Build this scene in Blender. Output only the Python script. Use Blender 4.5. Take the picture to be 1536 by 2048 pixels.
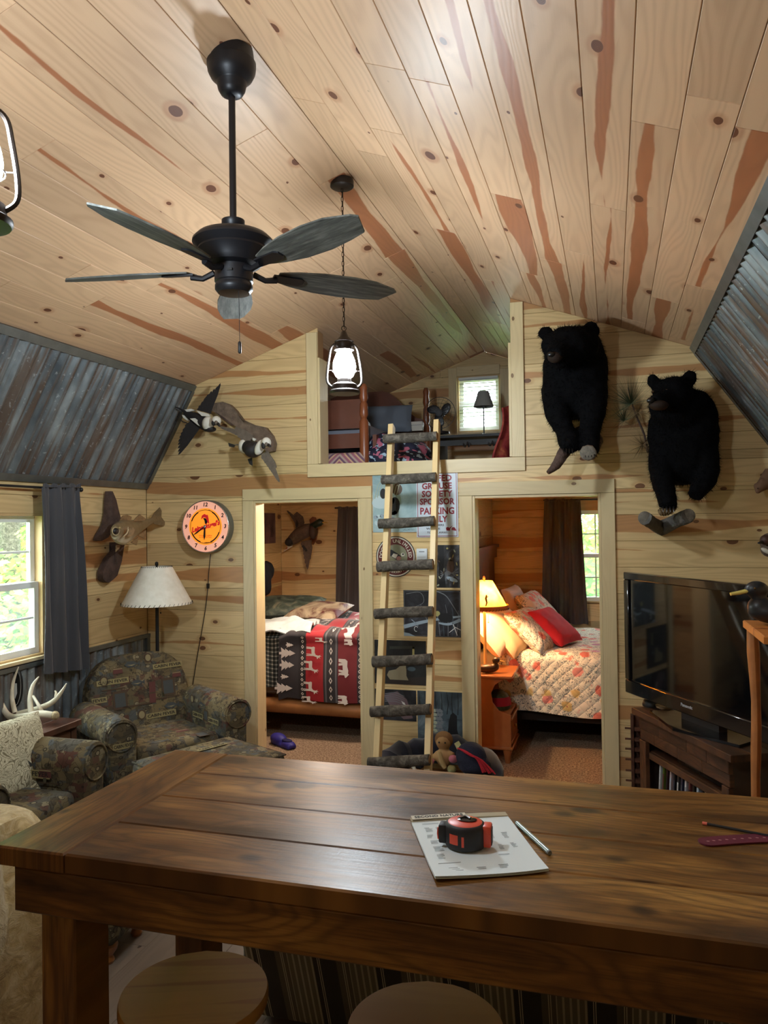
import bpy, bmesh, math, random
from mathutils import Vector, Matrix, Euler, noise as mnoise
random.seed(7)
scene = bpy.context.scene
C = scene.collection
PI = math.pi
for _o in list(bpy.data.objects): bpy.data.objects.remove(_o)

# ------------------------------------------------------------------ camera
F, YAW, PITCH, ROLL = 1538.0, 0.288, 0.013, -0.0134      # focal length in pixels of the 1536 x 2048 frame
EYE = Vector((0.0, 0.0, 1.82))
_f = Vector((-math.sin(YAW)*math.cos(PITCH), math.cos(YAW)*math.cos(PITCH), math.sin(PITCH)))
_r = Vector((math.cos(YAW), math.sin(YAW), 0.0)); _u = _r.cross(_f)
CR = math.cos(ROLL)*_r + math.sin(ROLL)*_u
CU = -math.sin(ROLL)*_r + math.cos(ROLL)*_u
CF = _f
cam = bpy.data.cameras.new('camera'); camo = bpy.data.objects.new('camera', cam); C.objects.link(camo)
cam.sensor_fit = 'HORIZONTAL'; cam.sensor_width = 36.0; cam.lens = 36.0*F/1536.0
cam.clip_start = 0.02; cam.clip_end = 200
camo.matrix_world = Matrix(((CR.x, CU.x, -CF.x, EYE.x), (CR.y, CU.y, -CF.y, EYE.y), (CR.z, CU.z, -CF.z, EYE.z), (0, 0, 0, 1)))
scene.camera = camo
def ray(x, y): return CF + CR*((x-768)/F) - CU*((y-1024)/F)
def PY(x, y, Y): d = ray(x, y); return EYE + d*(Y/d.y)
def PX(x, y, X): d = ray(x, y); return EYE + d*(X/d.x)
def PZ(x, y, Z): d = ray(x, y); return EYE + d*((Z-EYE.z)/d.z)
def PP(x, y, P, n):
    d = ray(x, y); P = Vector(P); n = Vector(n); return EYE + d*((P-EYE).dot(n)/d.dot(n))

# ------------------------------------------------------------------ world, exposure
W = bpy.data.worlds.new('world'); scene.world = W; W.use_nodes = True
_bg = W.node_tree.nodes['Background']; _bg.inputs[0].default_value = (0.86, 0.95, 1.0, 1); _bg.inputs[1].default_value = 14.0
vs = scene.view_settings
vs.view_transform = 'Standard'; vs.look = 'None'; vs.gamma = 1.0; vs.use_curve_mapping = False; vs.exposure = 0.24
LANTERN_GLOW = 400.0          # emission of the frosted lantern globes (their builders use it)

# ------------------------------------------------------------------ material helpers
def srgb(r, g, b):
    f = lambda c: (c/255.0)/12.92 if c/255.0 <= 0.04045 else (((c/255.0)+0.055)/1.055)**2.4
    return (f(r), f(g), f(b), 1.0)
class NT:
    def __init__(s, name):
        s.m = bpy.data.materials.new(name); s.m.use_nodes = True; s.t = s.m.node_tree; s.n = s.t.nodes
        s.b = s.n['Principled BSDF']; s.out = s.n['Material Output']
    def l(s, a, b): s.t.links.new(a, b)
    def put(s, inp, v):
        if isinstance(v, bpy.types.NodeSocket): s.l(v, inp)
        elif v is not None: inp.default_value = v
    def node(s, typ, **kw):
        n = s.n.new(typ)
        for k, v in kw.items(): setattr(n, k, v)
        return n
    def math(s, op, a, b=None, c=None):
        n = s.node('ShaderNodeMath', operation=op)
        for i, v in enumerate((a, b, c)): s.put(n.inputs[i], v)
        return n.outputs[0]
    def vec(s, x=0.0, y=0.0, z=0.0):
        n = s.node('ShaderNodeCombineXYZ'); s.put(n.inputs[0], x); s.put(n.inputs[1], y); s.put(n.inputs[2], z); return n.outputs[0]
    def sep(s, v):
        n = s.node('ShaderNodeSeparateXYZ'); s.l(v, n.inputs[0]); return n.outputs
    def noise(s, v, scale=1.0, detail=2.0, rough=0.5, dist=0.0, out=0):
        n = s.node('ShaderNodeTexNoise'); s.put(n.inputs['Vector'], v); n.inputs['Scale'].default_value = scale
        n.inputs['Detail'].default_value = detail; n.inputs['Roughness'].default_value = rough; n.inputs['Distortion'].default_value = dist
        return n.outputs[out]
    def vor(s, v, scale=1.0, dim='2D', feat='F1', rnd=1.0):
        n = s.node('ShaderNodeTexVoronoi', voronoi_dimensions=dim, feature=feat); s.put(n.inputs['Vector'], v)
        n.inputs['Scale'].default_value = scale; n.inputs['Randomness'].default_value = rnd
        return n
    def smooth(s, v, a, b):
        n = s.node('ShaderNodeMapRange', interpolation_type='SMOOTHSTEP'); s.put(n.inputs[0], v)
        n.inputs[1].default_value = a; n.inputs[2].default_value = b; return n.outputs[0]
    def rng(s, v, a, b, c, d):
        n = s.node('ShaderNodeMapRange'); s.put(n.inputs[0], v)
        for i, q in enumerate((a, b, c, d)): n.inputs[i+1].default_value = q
        return n.outputs[0]
    def mix(s, f, a, b, mode='MIX'):
        n = s.node('ShaderNodeMix', data_type='RGBA', blend_type=mode); s.put(n.inputs[0], f); s.put(n.inputs[6], a); s.put(n.inputs[7], b); return n.outputs[2]
    def ramp(s, f, stops, interp='LINEAR'):
        n = s.node('ShaderNodeValToRGB'); s.put(n.inputs[0], f); cr = n.color_ramp; cr.interpolation = interp
        while len(cr.elements) < len(stops): cr.elements.new(0.5)
        for e, (p, c) in zip(cr.elements, stops): e.position = p; e.color = c
        return n.outputs[0]
    def bump(s, h, strength=0.2, dist=0.01):
        n = s.node('ShaderNodeBump'); s.put(n.inputs['Height'], h); n.inputs['Strength'].default_value = strength; n.inputs['Distance'].default_value = dist
        s.l(n.outputs[0], s.b.inputs['Normal'])
    def obj(s): return s.node('ShaderNodeTexCoord').outputs['Object']
    def gen(s): return s.node('ShaderNodeTexCoord').outputs['Generated']
    def uv(s): return s.node('ShaderNodeUVMap').outputs[0]
    def info(s, k): return s.node('ShaderNodeObjectInfo').outputs[k]
    def set(s, **kw):
        for k, v in kw.items(): s.put(s.b.inputs[k.replace('_', ' ')], v)
        return s.m
def plain(name, col, rough=0.5, metal=0.0, spec=0.5, var=0.0, vscale=8.0, coat=0.0, bump=0.0, bscale=40.0, sheen=0.0):
    t = NT(name)
    if var > 0:
        n = t.noise(t.obj(), vscale, 3.0, 0.6)
        dark = tuple(c*(1-var) for c in col[:3])+(1,); lite = tuple(min(1, c*(1+var)) for c in col[:3])+(1,)
        t.put(t.b.inputs['Base Color'], t.ramp(n, [(0.3, dark), (0.7, lite)]))
    else: t.b.inputs['Base Color'].default_value = col
    t.b.inputs['Roughness'].default_value = rough; t.b.inputs['Metallic'].default_value = metal
    t.b.inputs['Specular IOR Level'].default_value = spec; t.b.inputs['Coat Weight'].default_value = coat
    t.b.inputs['Sheen Weight'].default_value = sheen
    if bump > 0: t.bump(t.noise(t.obj(), bscale, 3.0, 0.6), bump, 0.01)
    return t.m
def emis(name, col, strength):
    t = NT(name); t.b.inputs['Base Color'].default_value = col
    t.b.inputs['Emission Color'].default_value = col; t.b.inputs['Emission Strength'].default_value = strength; return t.m

def pine(name, sap, heart, knot, rough=0.38, grain=0.16, tint=0.10, knots=1.0, bumps=0.06):
    """knotty board: UV.x runs along the board in metres, UV.y across it (0 on the centre line);
    object colour: red = how much heartwood, green = tone."""
    t = NT(name); u, v, _ = t.sep(t.uv()); oc = t.sep(t.info('Color')); rnd = t.math('MULTIPLY', t.info('Random'), 90.0)
    na = t.noise(t.vec(t.math('MULTIPLY', u, 0.55), 0.0, rnd), 1.0, 1.5)
    nb = t.noise(t.vec(t.math('MULTIPLY', u, 0.6), 7.3, rnd), 1.0, 2.5)
    rag = t.noise(t.vec(t.math('MULTIPLY', u, 7.0), t.math('MULTIPLY', v, 30.0), rnd), 1.0, 3.0)
    shift = t.math('MULTIPLY', t.math('SUBTRACT', na, 0.5), 0.16)
    half = t.math('ADD', t.math('MULTIPLY', t.math('SUBTRACT', nb, 0.5), 0.20), t.math('SUBTRACT', t.math('MULTIPLY', oc[0], 0.105), 0.052))
    d = t.math('SUBTRACT', t.math('ABSOLUTE', t.math('SUBTRACT', v, shift)), half)
    d = t.math('ADD', d, t.math('MULTIPLY', t.math('SUBTRACT', rag, 0.5), 0.014))
    hw = t.math('SUBTRACT', 1.0, t.smooth(d, -0.003, 0.004))
    # knots
    kv = t.vec(t.math('ADD', t.math('MULTIPLY', u, 2.5), t.math('MULTIPLY', rag, 0.04)), t.math('ADD', t.math('MULTIPLY', v, 4.2), rnd), 0.0)
    vo = t.vor(kv); kd = vo.outputs['Distance']; kc = t.sep(vo.outputs['Color'])
    kr = t.math('MULTIPLY', t.math('POWER', kc[0], 3.0), 0.12*knots)
    core = t.math('SUBTRACT', 1.0, t.smooth(t.math('SUBTRACT', kd, kr), -0.004, 0.006))
    core = t.math('MULTIPLY', core, t.smooth(kr, 0.012, 0.022))
    halo = t.math('MULTIPLY', t.math('SUBTRACT', 1.0, t.smooth(t.math('SUBTRACT', kd, t.math('MULTIPLY', kr, 1.7)), -0.02, 0.05)), t.smooth(kr, 0.02, 0.05))
    # growth rings bending round the knots
    gw = t.noise(t.vec(t.math('MULTIPLY', u, 0.9), t.math('MULTIPLY', v, 6.5), rnd), 1.0, 1.5)
    kb = t.math('MULTIPLY', t.math('EXPONENT', t.math('MULTIPLY', kd, -7.0)), t.math('MULTIPLY', kr, 9.0))
    ph = t.math('ADD', t.math('ADD', t.math('MULTIPLY', gw, 11.0), t.math('MULTIPLY', v, 26.0)), t.math('MULTIPLY', kb, 2.0))
    ring = t.math('POWER', t.math('ABSOLUTE', t.math('SINE', t.math('MULTIPLY', ph, 3.14159))), 3.0)
    fine = t.noise(t.vec(t.math('MULTIPLY', u, 4.0), t.math('MULTIPLY', v, 260.0), rnd), 1.0, 2.0)
    g = t.math('ADD', t.math('MULTIPLY', ring, grain), t.math('MULTIPLY', t.math('SUBTRACT', fine, 0.5), 0.12))
    tone = t.rng(t.math('ADD', t.math('FRACT', t.math('MULTIPLY', rnd, 0.37)), t.math('SUBTRACT', oc[1], 0.5)), 0.0, 1.0, 1.0-tint, 1.0+tint)
    col = t.mix(hw, sap, heart)
    col = t.mix(t.math('MULTIPLY', halo, 0.45), col, heart)
    col = t.mix(g, col, t.mix(0.55, heart, knot))
    col = t.mix(core, col, t.mix(t.math('MULTIPLY', t.math('ABSOLUTE', t.math('SINE', t.math('MULTIPLY', kd, 190.0))), 0.35), knot, heart))
    col = t.mix(1.0, col, t.vec(tone, tone, tone), 'MULTIPLY')
    t.set(Base_Color=col, Roughness=rough); t.b.inputs['Specular IOR Level'].default_value = 0.4
    t.bump(t.math('ADD', t.math('MULTIPLY', ring, -0.4), t.math('MULTIPLY', core, -0.8)), bumps, 0.004)
    return t.m

# ------------------------------------------------------------------ geometry helpers
class MB:
    """collects geometry in one coordinate frame; build() links it as one mesh object"""
    def __init__(s): s.v = []; s.f = []; s.uv = {}; s.mi = {}; s.cur = 0
    def add(s, vs, fs):
        o = len(s.v); s.v += [Vector(p) for p in vs]
        for f in fs:
            if s.cur: s.mi[len(s.f)] = s.cur
            s.f.append(tuple(i+o for i in f))
        return s
    def box(s, c, d, rot=None, bev=0.0):
        x, y, z = d[0]/2, d[1]/2, d[2]/2
        if bev > 0:
            b = min(bev, x*0.9, y*0.9, z*0.9); vs = []; 
            for sx in (-1, 1):
                for sy in (-1, 1):
                    for sz in (-1, 1):
                        vs += [(sx*x, sy*(y-b), sz*(z-b)), (sx*(x-b), sy*y, sz*(z-b)), (sx*(x-b), sy*(y-b), sz*z)]
            bm = bmesh.new(); [bm.verts.new(p) for p in vs]; bmesh.ops.convex_hull(bm, input=bm.verts); bm.verts.index_update()
            vv = [p.co.copy() for p in bm.verts]; ff = [[q.index for q in f.verts] for f in bm.faces]; bm.free()
        else:
            vv = [Vector((a, b_, c_)) for a in (-x, x) for b_ in (-y, y) for c_ in (-z, z)]
            ff = [(0, 1, 3, 2), (4, 6, 7, 5), (0, 4, 5, 1), (2, 3, 7, 6), (0, 2, 6, 4), (1, 5, 7, 3)]
        M = (Euler(rot).to_matrix() if rot is not None and not isinstance(rot, Matrix) else rot)
        c = Vector(c)
        return s.add([(M @ p if M else p)+c for p in vv], ff)
    def tube(s, path, rad, seg=10, cap=True, flat=None, closed=False):
        P = [Vector(p) for p in path]; n = len(P)
        if not hasattr(rad, '__len__'): rad = [rad]*n
        T = []
        for i in range(n):
            a = P[(i-1) % n] if (closed or i > 0) else P[i]; b = P[(i+1) % n] if (closed or i < n-1) else P[i]
            d = (b-a); T.append(d.normalized() if d.length > 1e-9 else Vector((0, 0, 1)))
        up = Vector((0, 0, 1)) if abs(T[0].z) < 0.9 else Vector((0, 1, 0))
        if flat is not None: up = Vector(flat[2]) if len(flat) > 2 else up
        nrm = (up - T[0]*up.dot(T[0])).normalized(); vs = []; fs = []
        for i in range(n):
            nrm = (nrm - T[i]*nrm.dot(T[i])); nrm = nrm.normalized() if nrm.length > 1e-6 else T[i].orthogonal().normalized()
            bi = T[i].cross(nrm)
            ra, rb = (rad[i], rad[i]) if flat is None else (rad[i]*flat[0], rad[i]*flat[1])
            for k in range(seg):
                a = 2*PI*k/seg; vs.append(P[i] + nrm*(math.cos(a)*ra) + bi*(math.sin(a)*rb))
        m = n if closed else n-1
        for i in range(m):
            for k in range(seg):
                j = (i+1) % n; fs.append((i*seg+k, i*seg+(k+1) % seg, j*seg+(k+1) % seg, j*seg+k))
        if cap and not closed:
            fs.append(tuple(range(seg))[::-1]); fs.append(tuple((n-1)*seg+k for k in range(seg)))
        return s.add(vs, fs)
    def lathe(s, prof, c=(0, 0, 0), seg=20, M=None, cap=True, sx=1.0, sy=1.0):
        vs = []; fs = []; c = Vector(c); n = len(prof)
        for (r, z) in prof:
            for k in range(seg):
                a = 2*PI*k/seg; p = Vector((r*math.cos(a)*sx, r*math.sin(a)*sy, z)); vs.append((M @ p if M else p)+c)
        for i in range(n-1):
            for k in range(seg): fs.append((i*seg+k, i*seg+(k+1) % seg, (i+1)*seg+(k+1) % seg, (i+1)*seg+k))
        if cap:
            fs.append(tuple(range(seg))[::-1]); fs.append(tuple((n-1)*seg+k for k in range(seg)))
        return s.add(vs, fs)
    def ell(s, c, r, rot=None, seg=14, rings=9):
        if not hasattr(r, '__len__'): r = (r, r, r)
        M = (Euler(rot).to_matrix() if rot is not None and not isinstance(rot, Matrix) else rot); c = Vector(c)
        vs = [Vector((0, 0, r[2]))]; fs = []
        for i in range(1, rings):
            t = PI*i/rings
            for k in range(seg):
                a = 2*PI*k/seg; vs.append(Vector((r[0]*math.sin(t)*math.cos(a), r[1]*math.sin(t)*math.sin(a), r[2]*math.cos(t))))
        vs.append(Vector((0, 0, -r[2]))); L = len(vs)-1
        for k in range(seg):
            fs.append((0, 1+k, 1+(k+1) % seg)); fs.append((L, L-seg+(k+1) % seg, L-seg+k))
        for i in range(rings-2):
            for k in range(seg): fs.append((1+i*seg+k, 1+(i+1)*seg+k, 1+(i+1)*seg+(k+1) % seg, 1+i*seg+(k+1) % seg))
        return s.add([(M @ p if M else p)+c for p in vs], fs)
    def poly(s, pts):                                      # a flat face
        return s.add(pts, [tuple(range(len(pts)))])
    def prism(s, pts, off):                                # pts: planar outline, off: extrusion vector
        off = Vector(off); n = len(pts); P = [Vector(p) for p in pts]
        fs = [tuple(range(n)), tuple(range(2*n-1, n-1, -1))]+[(i, i+n, (i+1) % n+n, (i+1) % n) for i in range(n)]
        return s.add(P+[p+off for p in P], fs)
    def grid(s, fn, nu, nv, close_u=False):
        vs = [fn(i/nu if not close_u else i/nu, j/nv) for i in range(nu if close_u else nu+1) for j in range(nv+1)]; fs = []
        m = nu if close_u else nu
        for i in range(m):
            i2 = (i+1) % nu if close_u else i+1
            for j in range(nv): fs.append((i*(nv+1)+j, i2*(nv+1)+j, i2*(nv+1)+j+1, i*(nv+1)+j+1))
        return s.add(vs, fs)
    def sheet(s, fn, nu, nv, th):                          # grid with thickness along its normal
        g = [[Vector(fn(i/nu, j/nv)) for j in range(nv+1)] for i in range(nu+1)]; b = []
        for i in range(nu+1):
            row = []
            for j in range(nv+1):
                du = g[min(i+1, nu)][j]-g[max(i-1, 0)][j]; dv = g[i][min(j+1, nv)]-g[i][max(j-1, 0)]
                n = du.cross(dv); n = n.normalized() if n.length > 1e-12 else Vector((0, 0, 1)); row.append(g[i][j]-n*th)
            b.append(row)
        vs = [p for r in g for p in r]+[p for r in b for p in r]; N = (nu+1)*(nv+1); ix = lambda i, j: i*(nv+1)+j; fs = []
        for i in range(nu):
            for j in range(nv):
                fs.append((ix(i, j), ix(i+1, j), ix(i+1, j+1), ix(i, j+1))); fs.append(tuple(N+q for q in (ix(i, j+1), ix(i+1, j+1), ix(i+1, j), ix(i, j))))
        for i in range(nu):
            fs.append((ix(i+1, 0), ix(i, 0), N+ix(i, 0), N+ix(i+1, 0))); fs.append((ix(i, nv), ix(i+1, nv), N+ix(i+1, nv), N+ix(i, nv)))
        for j in range(nv):
            fs.append((ix(0, j), ix(0, j+1), N+ix(0, j+1), N+ix(0, j))); fs.append((ix(nu, j+1), ix(nu, j), N+ix(nu, j), N+ix(nu, j+1)))
        return s.add(vs, fs)
    def mesh(s, name, mats, smooth=True, ang=40, inv=None):
        me = bpy.data.meshes.new(name)
        me.from_pydata([tuple(inv @ p) if inv else tuple(p) for p in s.v], [], s.f)
        for m in (mats if isinstance(mats, (list, tuple)) else [mats]): me.materials.append(m)
        for i, k in s.mi.items(): me.polygons[i].material_index = k
        bm = bmesh.new(); bm.from_mesh(me); bmesh.ops.recalc_face_normals(bm, faces=bm.faces); bm.to_mesh(me); bm.free()
        if smooth:
            me.polygons.foreach_set('use_smooth', [True]*len(me.polygons)); me.set_sharp_from_angle(angle=math.radians(ang))
        return me
    def build(s, name, mats, parent=None, smooth=True, ang=40, world=False):
        inv = None
        if world and parent is not None: inv = root_of(parent).matrix_basis.inverted()
        return link(name, s.mesh(name, mats, smooth, ang, inv), parent)
def root_of(o):
    while o.parent: o = o.parent
    return o
def link(name, me, parent=None):
    o = bpy.data.objects.new(name, me); C.objects.link(o)
    if parent is not None: o.parent = parent
    return o
def tag(o, label, cat, group=None, kind=None):
    if label: o['label'] = label
    if cat: o['category'] = cat
    if group: o['group'] = group
    if kind: o['kind'] = kind
    return o
def thing(name, label, cat, loc=(0, 0, 0), rz=0.0, group=None, rot=None):
    o = bpy.data.objects.new(name, None); C.objects.link(o); o.empty_display_size = 0.1
    o.location = loc; o.rotation_euler = rot if rot is not None else (0, 0, rz)
    o.matrix_basis = Matrix.Translation(Vector(loc)) @ Euler(rot if rot is not None else (0, 0, rz)).to_matrix().to_4x4()
    return tag(o, label, cat, group)
def structure(o): o['kind'] = 'structure'; return o
def copy_tree(o, parent=None):
    c = o.copy(); C.objects.link(c); c.parent = parent
    for ch in list(o.children): copy_tree(ch, c)
    return c
def remeshed(mb, voxel, smooth_it=4, disp=0.0, dscale=8.0):
    """one continuous skin round overlapping shapes; returns an MB"""
    me = mb.mesh('tmp', [], False); o = bpy.data.objects.new('tmp', me); C.objects.link(o)
    m = o.modifiers.new('r', 'REMESH'); m.mode = 'VOXEL'; m.voxel_size = voxel
    m2 = o.modifiers.new('s', 'SMOOTH'); m2.factor = 0.5; m2.iterations = smooth_it
    dg = bpy.context.evaluated_depsgraph_get(); dg.update(); e = o.evaluated_get(dg); em = e.to_mesh()
    out = MB(); out.v = [v.co.copy() for v in em.vertices]; out.f = [tuple(p.vertices) for p in em.polygons]; nr = [v.normal.copy() for v in em.vertices]
    e.to_mesh_clear(); bpy.data.objects.remove(o); bpy.data.meshes.remove(me)
    out.n = nr
    if disp:
        out.v = [v+n*(mnoise.noise(v*dscale)*disp) for v, n in zip(out.v, nr)]
    return out
def catmull(P, n=6):
    P = [Vector(p) for p in P]; out = []
    for i in range(len(P)-1):
        a = P[max(i-1, 0)]; b = P[i]; c = P[i+1]; d = P[min(i+2, len(P)-1)]
        for k in range(n):
            t = k/n; out.append(0.5*((2*b)+(c-a)*t+(2*a-5*b+4*c-d)*t*t+(3*b-a-3*c+d)*t*t*t))
    out.append(P[-1]); return out
def interp(L, n):                                          # resample a list of numbers to n values
    out = []
    for i in range(n):
        t = i*(len(L)-1)/(n-1); k = min(int(t), len(L)-2); out.append(L[k]+(L[k+1]-L[k])*(t-k))
    return out
_fc = {}
def text(name, body, size, mat, parent, M, extrude=0.0008, shear=0.0, bold=0.0, align='CENTER', width=None, world=False, spacing=1.0):
    """flat lettering; M places it: text lies in M's local XY plane, facing +Z"""
    cu = bpy.data.curves.new('t', 'FONT'); cu.body = body; cu.size = size; cu.extrude = extrude; cu.shear = shear; cu.offset = bold
    cu.align_x = align; cu.align_y = 'CENTER'; cu.resolution_u = 2; cu.space_character = spacing
    o = bpy.data.objects.new('t', cu); C.objects.link(o); dg = bpy.context.evaluated_depsgraph_get(); dg.update()
    me = bpy.data.meshes.new_from_object(o.evaluated_get(dg)); bpy.data.objects.remove(o); bpy.data.curves.remove(cu)
    xs = [v.co.x for v in me.vertices]
    S = Matrix.Identity(4)
    if width and xs: S = Matrix.Diagonal((width/(max(xs)-min(xs)), 1, 1, 1))
    inv = root_of(parent).matrix_basis.inverted() if (world and parent) else Matrix.Identity(4)
    me.transform(inv @ M @ S); me.materials.clear(); me.materials.append(mat); me.name = name
    return link(name, me, parent)
def frame(origin, xdir, ydir):
    x = Vector(xdir).normalized(); y = Vector(ydir); y = (y-x*y.dot(x)).normalized(); z = x.cross(y); o = Vector(origin)
    return Matrix(((x.x, y.x, z.x, o.x), (x.y, y.y, z.y, o.y), (x.z, y.z, z.z, o.z), (0, 0, 0, 1)))
def clip(poly, a, b, c):                                   # keep a*x+b*y<=c
    out = []
    for i in range(len(poly)):
        p, q = poly[i], poly[(i+1) % len(poly)]; dp = a*p[0]+b*p[1]-c; dq = a*q[0]+b*q[1]-c
        if dp <= 0: out.append(p)
        if dp*dq < 0: t = dp/(dp-dq); out.append((p[0]+(q[0]-p[0])*t, p[1]+(q[1]-p[1])*t))
    return out
def inset(poly, d):
    n = len(poly); ar = sum(poly[i][0]*poly[(i+1) % n][1]-poly[(i+1) % n][0]*poly[i][1] for i in range(n)); sg = 1 if ar > 0 else -1
    lines = []
    for i in range(n):
        p, q = poly[i], poly[(i+1) % n]; ex, ey = q[0]-p[0], q[1]-p[1]; L = math.hypot(ex, ey) or 1e-9
        nx, ny = -ey/L*sg, ex/L*sg; lines.append((nx, ny, nx*p[0]+ny*p[1]+d))
    out = []
    for i in range(n):
        a, b, c = lines[i-1]; e, f, g = lines[i]; det = a*f-b*e
        if abs(det) < 1e-9: out.append((poly[i][0]+e*d, poly[i][1]+f*d))
        else: out.append(((c*f-b*g)/det, (a*g-c*e)/det))
    return out
def board(name, parent, poly, O, U, V, th, mat, cham=0.002, gap=0.0008, uvc=None, heart=None, tone=None):
    """a board: outline poly in (u,v) metres on the plane O+u*U+v*V; its face looks along U x V, thickness goes behind"""
    poly = [p for i, p in enumerate(poly) if math.hypot(p[0]-poly[i-1][0], p[1]-poly[i-1][1]) > 1e-4]
    if len(poly) < 3: return None
    us = [p[0] for p in poly]; vs_ = [p[1] for p in poly]
    if max(us)-min(us) < 0.012 or max(vs_)-min(vs_) < 0.012: return None
    U = Vector(U); V = Vector(V); O = Vector(O); N = U.cross(V).normalized()
    p1 = inset(poly, gap); p0 = inset(poly, gap+cham); n = len(poly)
    if (root_of(parent) if parent else None) is not None: inv = root_of(parent).matrix_basis.inverted()
    else: inv = Matrix.Identity(4)
    rings = [(p0, 0.0), (p1, -cham), (p1, -th)]
    V3 = [inv @ (O+U*a+V*b+N*h) for R_, h in rings for a, b in R_]
    fs = [tuple(range(n))]
    for k in (0, 1): fs += [(k*n+i, (k+1)*n+i, (k+1)*n+(i+1) % n, k*n+(i+1) % n) for i in range(n)]
    fs.append(tuple(2*n+i for i in range(n-1, -1, -1)))
    ar = sum(poly[i][0]*poly[(i+1) % n][1]-poly[(i+1) % n][0]*poly[i][1] for i in range(n))
    if ar < 0: fs = [f[::-1] for f in fs]
    me = bpy.data.meshes.new(name); me.from_pydata([tuple(p) for p in V3], [], fs); me.materials.append(mat)
    uvl = me.uv_layers.new(name='UVMap'); cu, cv = random.uniform(0, 40), (min(vs_)+max(vs_))/2 if uvc is None else uvc
    flat = [q for R_, h in rings for q in R_]; co = []
    along = (max(us)-min(us)) >= (max(vs_)-min(vs_))*0.8
    for lp in me.loops:
        a, b = flat[lp.vertex_index]
        if along: co += [a+cu, b-cv]
        else: co += [b+cu, a-(min(us)+max(us))/2]
    uvl.data.foreach_set('uv', co)
    o = link(name, me, parent)
    o.color = (random.random() if heart is None else heart, random.random() if tone is None else tone, 0, 1)
    return o
# ------------------------------------------------------------------ materials of the room
PINE = pine('knotty_pine_wall', srgb(218, 190, 138), srgb(186, 138, 90), srgb(78, 44, 30), tint=0.13, knots=0.9, grain=0.2)
PINEC = pine('knotty_pine_ceiling', srgb(214, 176, 140), srgb(174, 112, 76), srgb(78, 44, 34), rough=0.45, tint=0.10, knots=0.8)
TRIM = pine('pine_trim', srgb(216, 196, 152), srgb(198, 168, 120), srgb(92, 60, 40), tint=0.05, knots=0.55, grain=0.10)
STUD = pine('pine_stud', srgb(232, 204, 150), srgb(214, 172, 118), srgb(120, 74, 44), tint=0.04, knots=0.5, grain=0.08)
BACK = plain('backing_wood', srgb(150, 112, 70), 0.8)  # plain brown backing behind the boards, seen in their joints
def metal_mat():
    t = NT('weathered_galvanised'); o = t.obj(); x, y, z = t.sep(o)
    big = t.noise(t.vec(t.math('MULTIPLY', x, 3.0), t.math('MULTIPLY', y, 5.0), t.math('MULTIPLY', z, 2.0)), 1.0, 4.0, 0.65)
    st = t.noise(t.vec(x, t.math('MULTIPLY', y, 26.0), t.math('MULTIPLY', z, 1.4)), 1.0, 3.0, 0.6)
    sp = t.noise(o, 34.0, 4.0, 0.7)
    c = t.ramp(big, [(0.32, srgb(86, 94, 100)), (0.5, srgb(116, 124, 128)), (0.72, srgb(158, 164, 164))])
    c = t.mix(t.math('MULTIPLY', t.smooth(st, 0.46, 0.62), 0.8), c, srgb(104, 82, 64))
    c = t.mix(t.math('MULTIPLY', t.smooth(sp, 0.60, 0.70), 0.5), c, srgb(206, 212, 210))
    return t.set(Base_Color=c, Metallic=0.55, Roughness=t.rng(big, 0.3, 0.7, 0.38, 0.6))
CORR = metal_mat()
ZTRIM = plain('zinc_trim', srgb(120, 124, 122), 0.45, 0.7, var=0.15)
def carpet_mat():
    t = NT('brown_carpet'); o = t.obj(); n = t.noise(o, 70.0, 4.0, 0.85); m = t.noise(o, 3.0, 2.0)
    c = t.ramp(n, [(0.38, srgb(92, 72, 54)), (0.5, srgb(160, 132, 104)), (0.60, srgb(214, 188, 154))])
    t.set(Base_Color=t.mix(t.math('MULTIPLY', m, 0.35), c, srgb(110, 88, 68)), Roughness=0.95); t.bump(n, 0.9, 0.02); return t.m
CARPET = carpet_mat()
LAM = pine('grey_brown_laminate', srgb(124, 112, 100), srgb(96, 84, 74), srgb(60, 50, 44), rough=0.4, tint=0.12, knots=0.6)
WHITE = plain('white_vinyl', srgb(236, 238, 236), 0.4)
def glass_mat():
    t = NT('window_glass'); tr = t.node('ShaderNodeBsdfTransparent'); gl = t.node('ShaderNodeBsdfGlossy'); gl.inputs['Roughness'].default_value = 0.02
    mx = t.node('ShaderNodeMixShader'); mx.inputs[0].default_value = 0.05; tr.inputs[0].default_value = (0.97, 0.99, 0.98, 1)
    t.l(tr.outputs[0], mx.inputs[1]); t.l(gl.outputs[0], mx.inputs[2]); t.l(mx.outputs[0], t.out.inputs[0]); return t.m
GLASS = glass_mat()

# ------------------------------------------------------------------ room dimensions
D, YF, YB = 5.35, 7.95, -2.0            # dividing wall, far gable, wall behind the camera
XL, XR, XM = -3.563, 1.09, -1.237       # side walls, ridge
ZM, KL, ZKL, KR, ZKR, ZB = 3.577, -3.113, 2.911, 0.518, 2.933, 2.115
SL = (ZM-ZKL)/(XM-KL); SR = (ZM-ZKR)/(KR-XM)
def roof_z(x):
    if x < KL: return ZKL-(KL-x)*(ZKL-ZB)/(KL-XL)
    if x < XM: return ZM-(XM-x)*SL
    if x < KR: return ZM-(x-XM)*SR
    return ZKR-(x-KR)*(ZKR-ZB)/(XR-KR)
ROOF_CLIPS = [(-SL, 1, ZM-SL*XM), (SR, 1, ZM+SR*XM), (-(ZKL-ZB)/(KL-XL), 1, ZKL-KL*(ZKL-ZB)/(KL-XL)), ((ZKR-ZB)/(XR-KR), 1, ZKR+KR*(ZKR-ZB)/(XR-KR))]
CH, C0 = 0.1743, 0.104                  # course height of the wall boards
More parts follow.
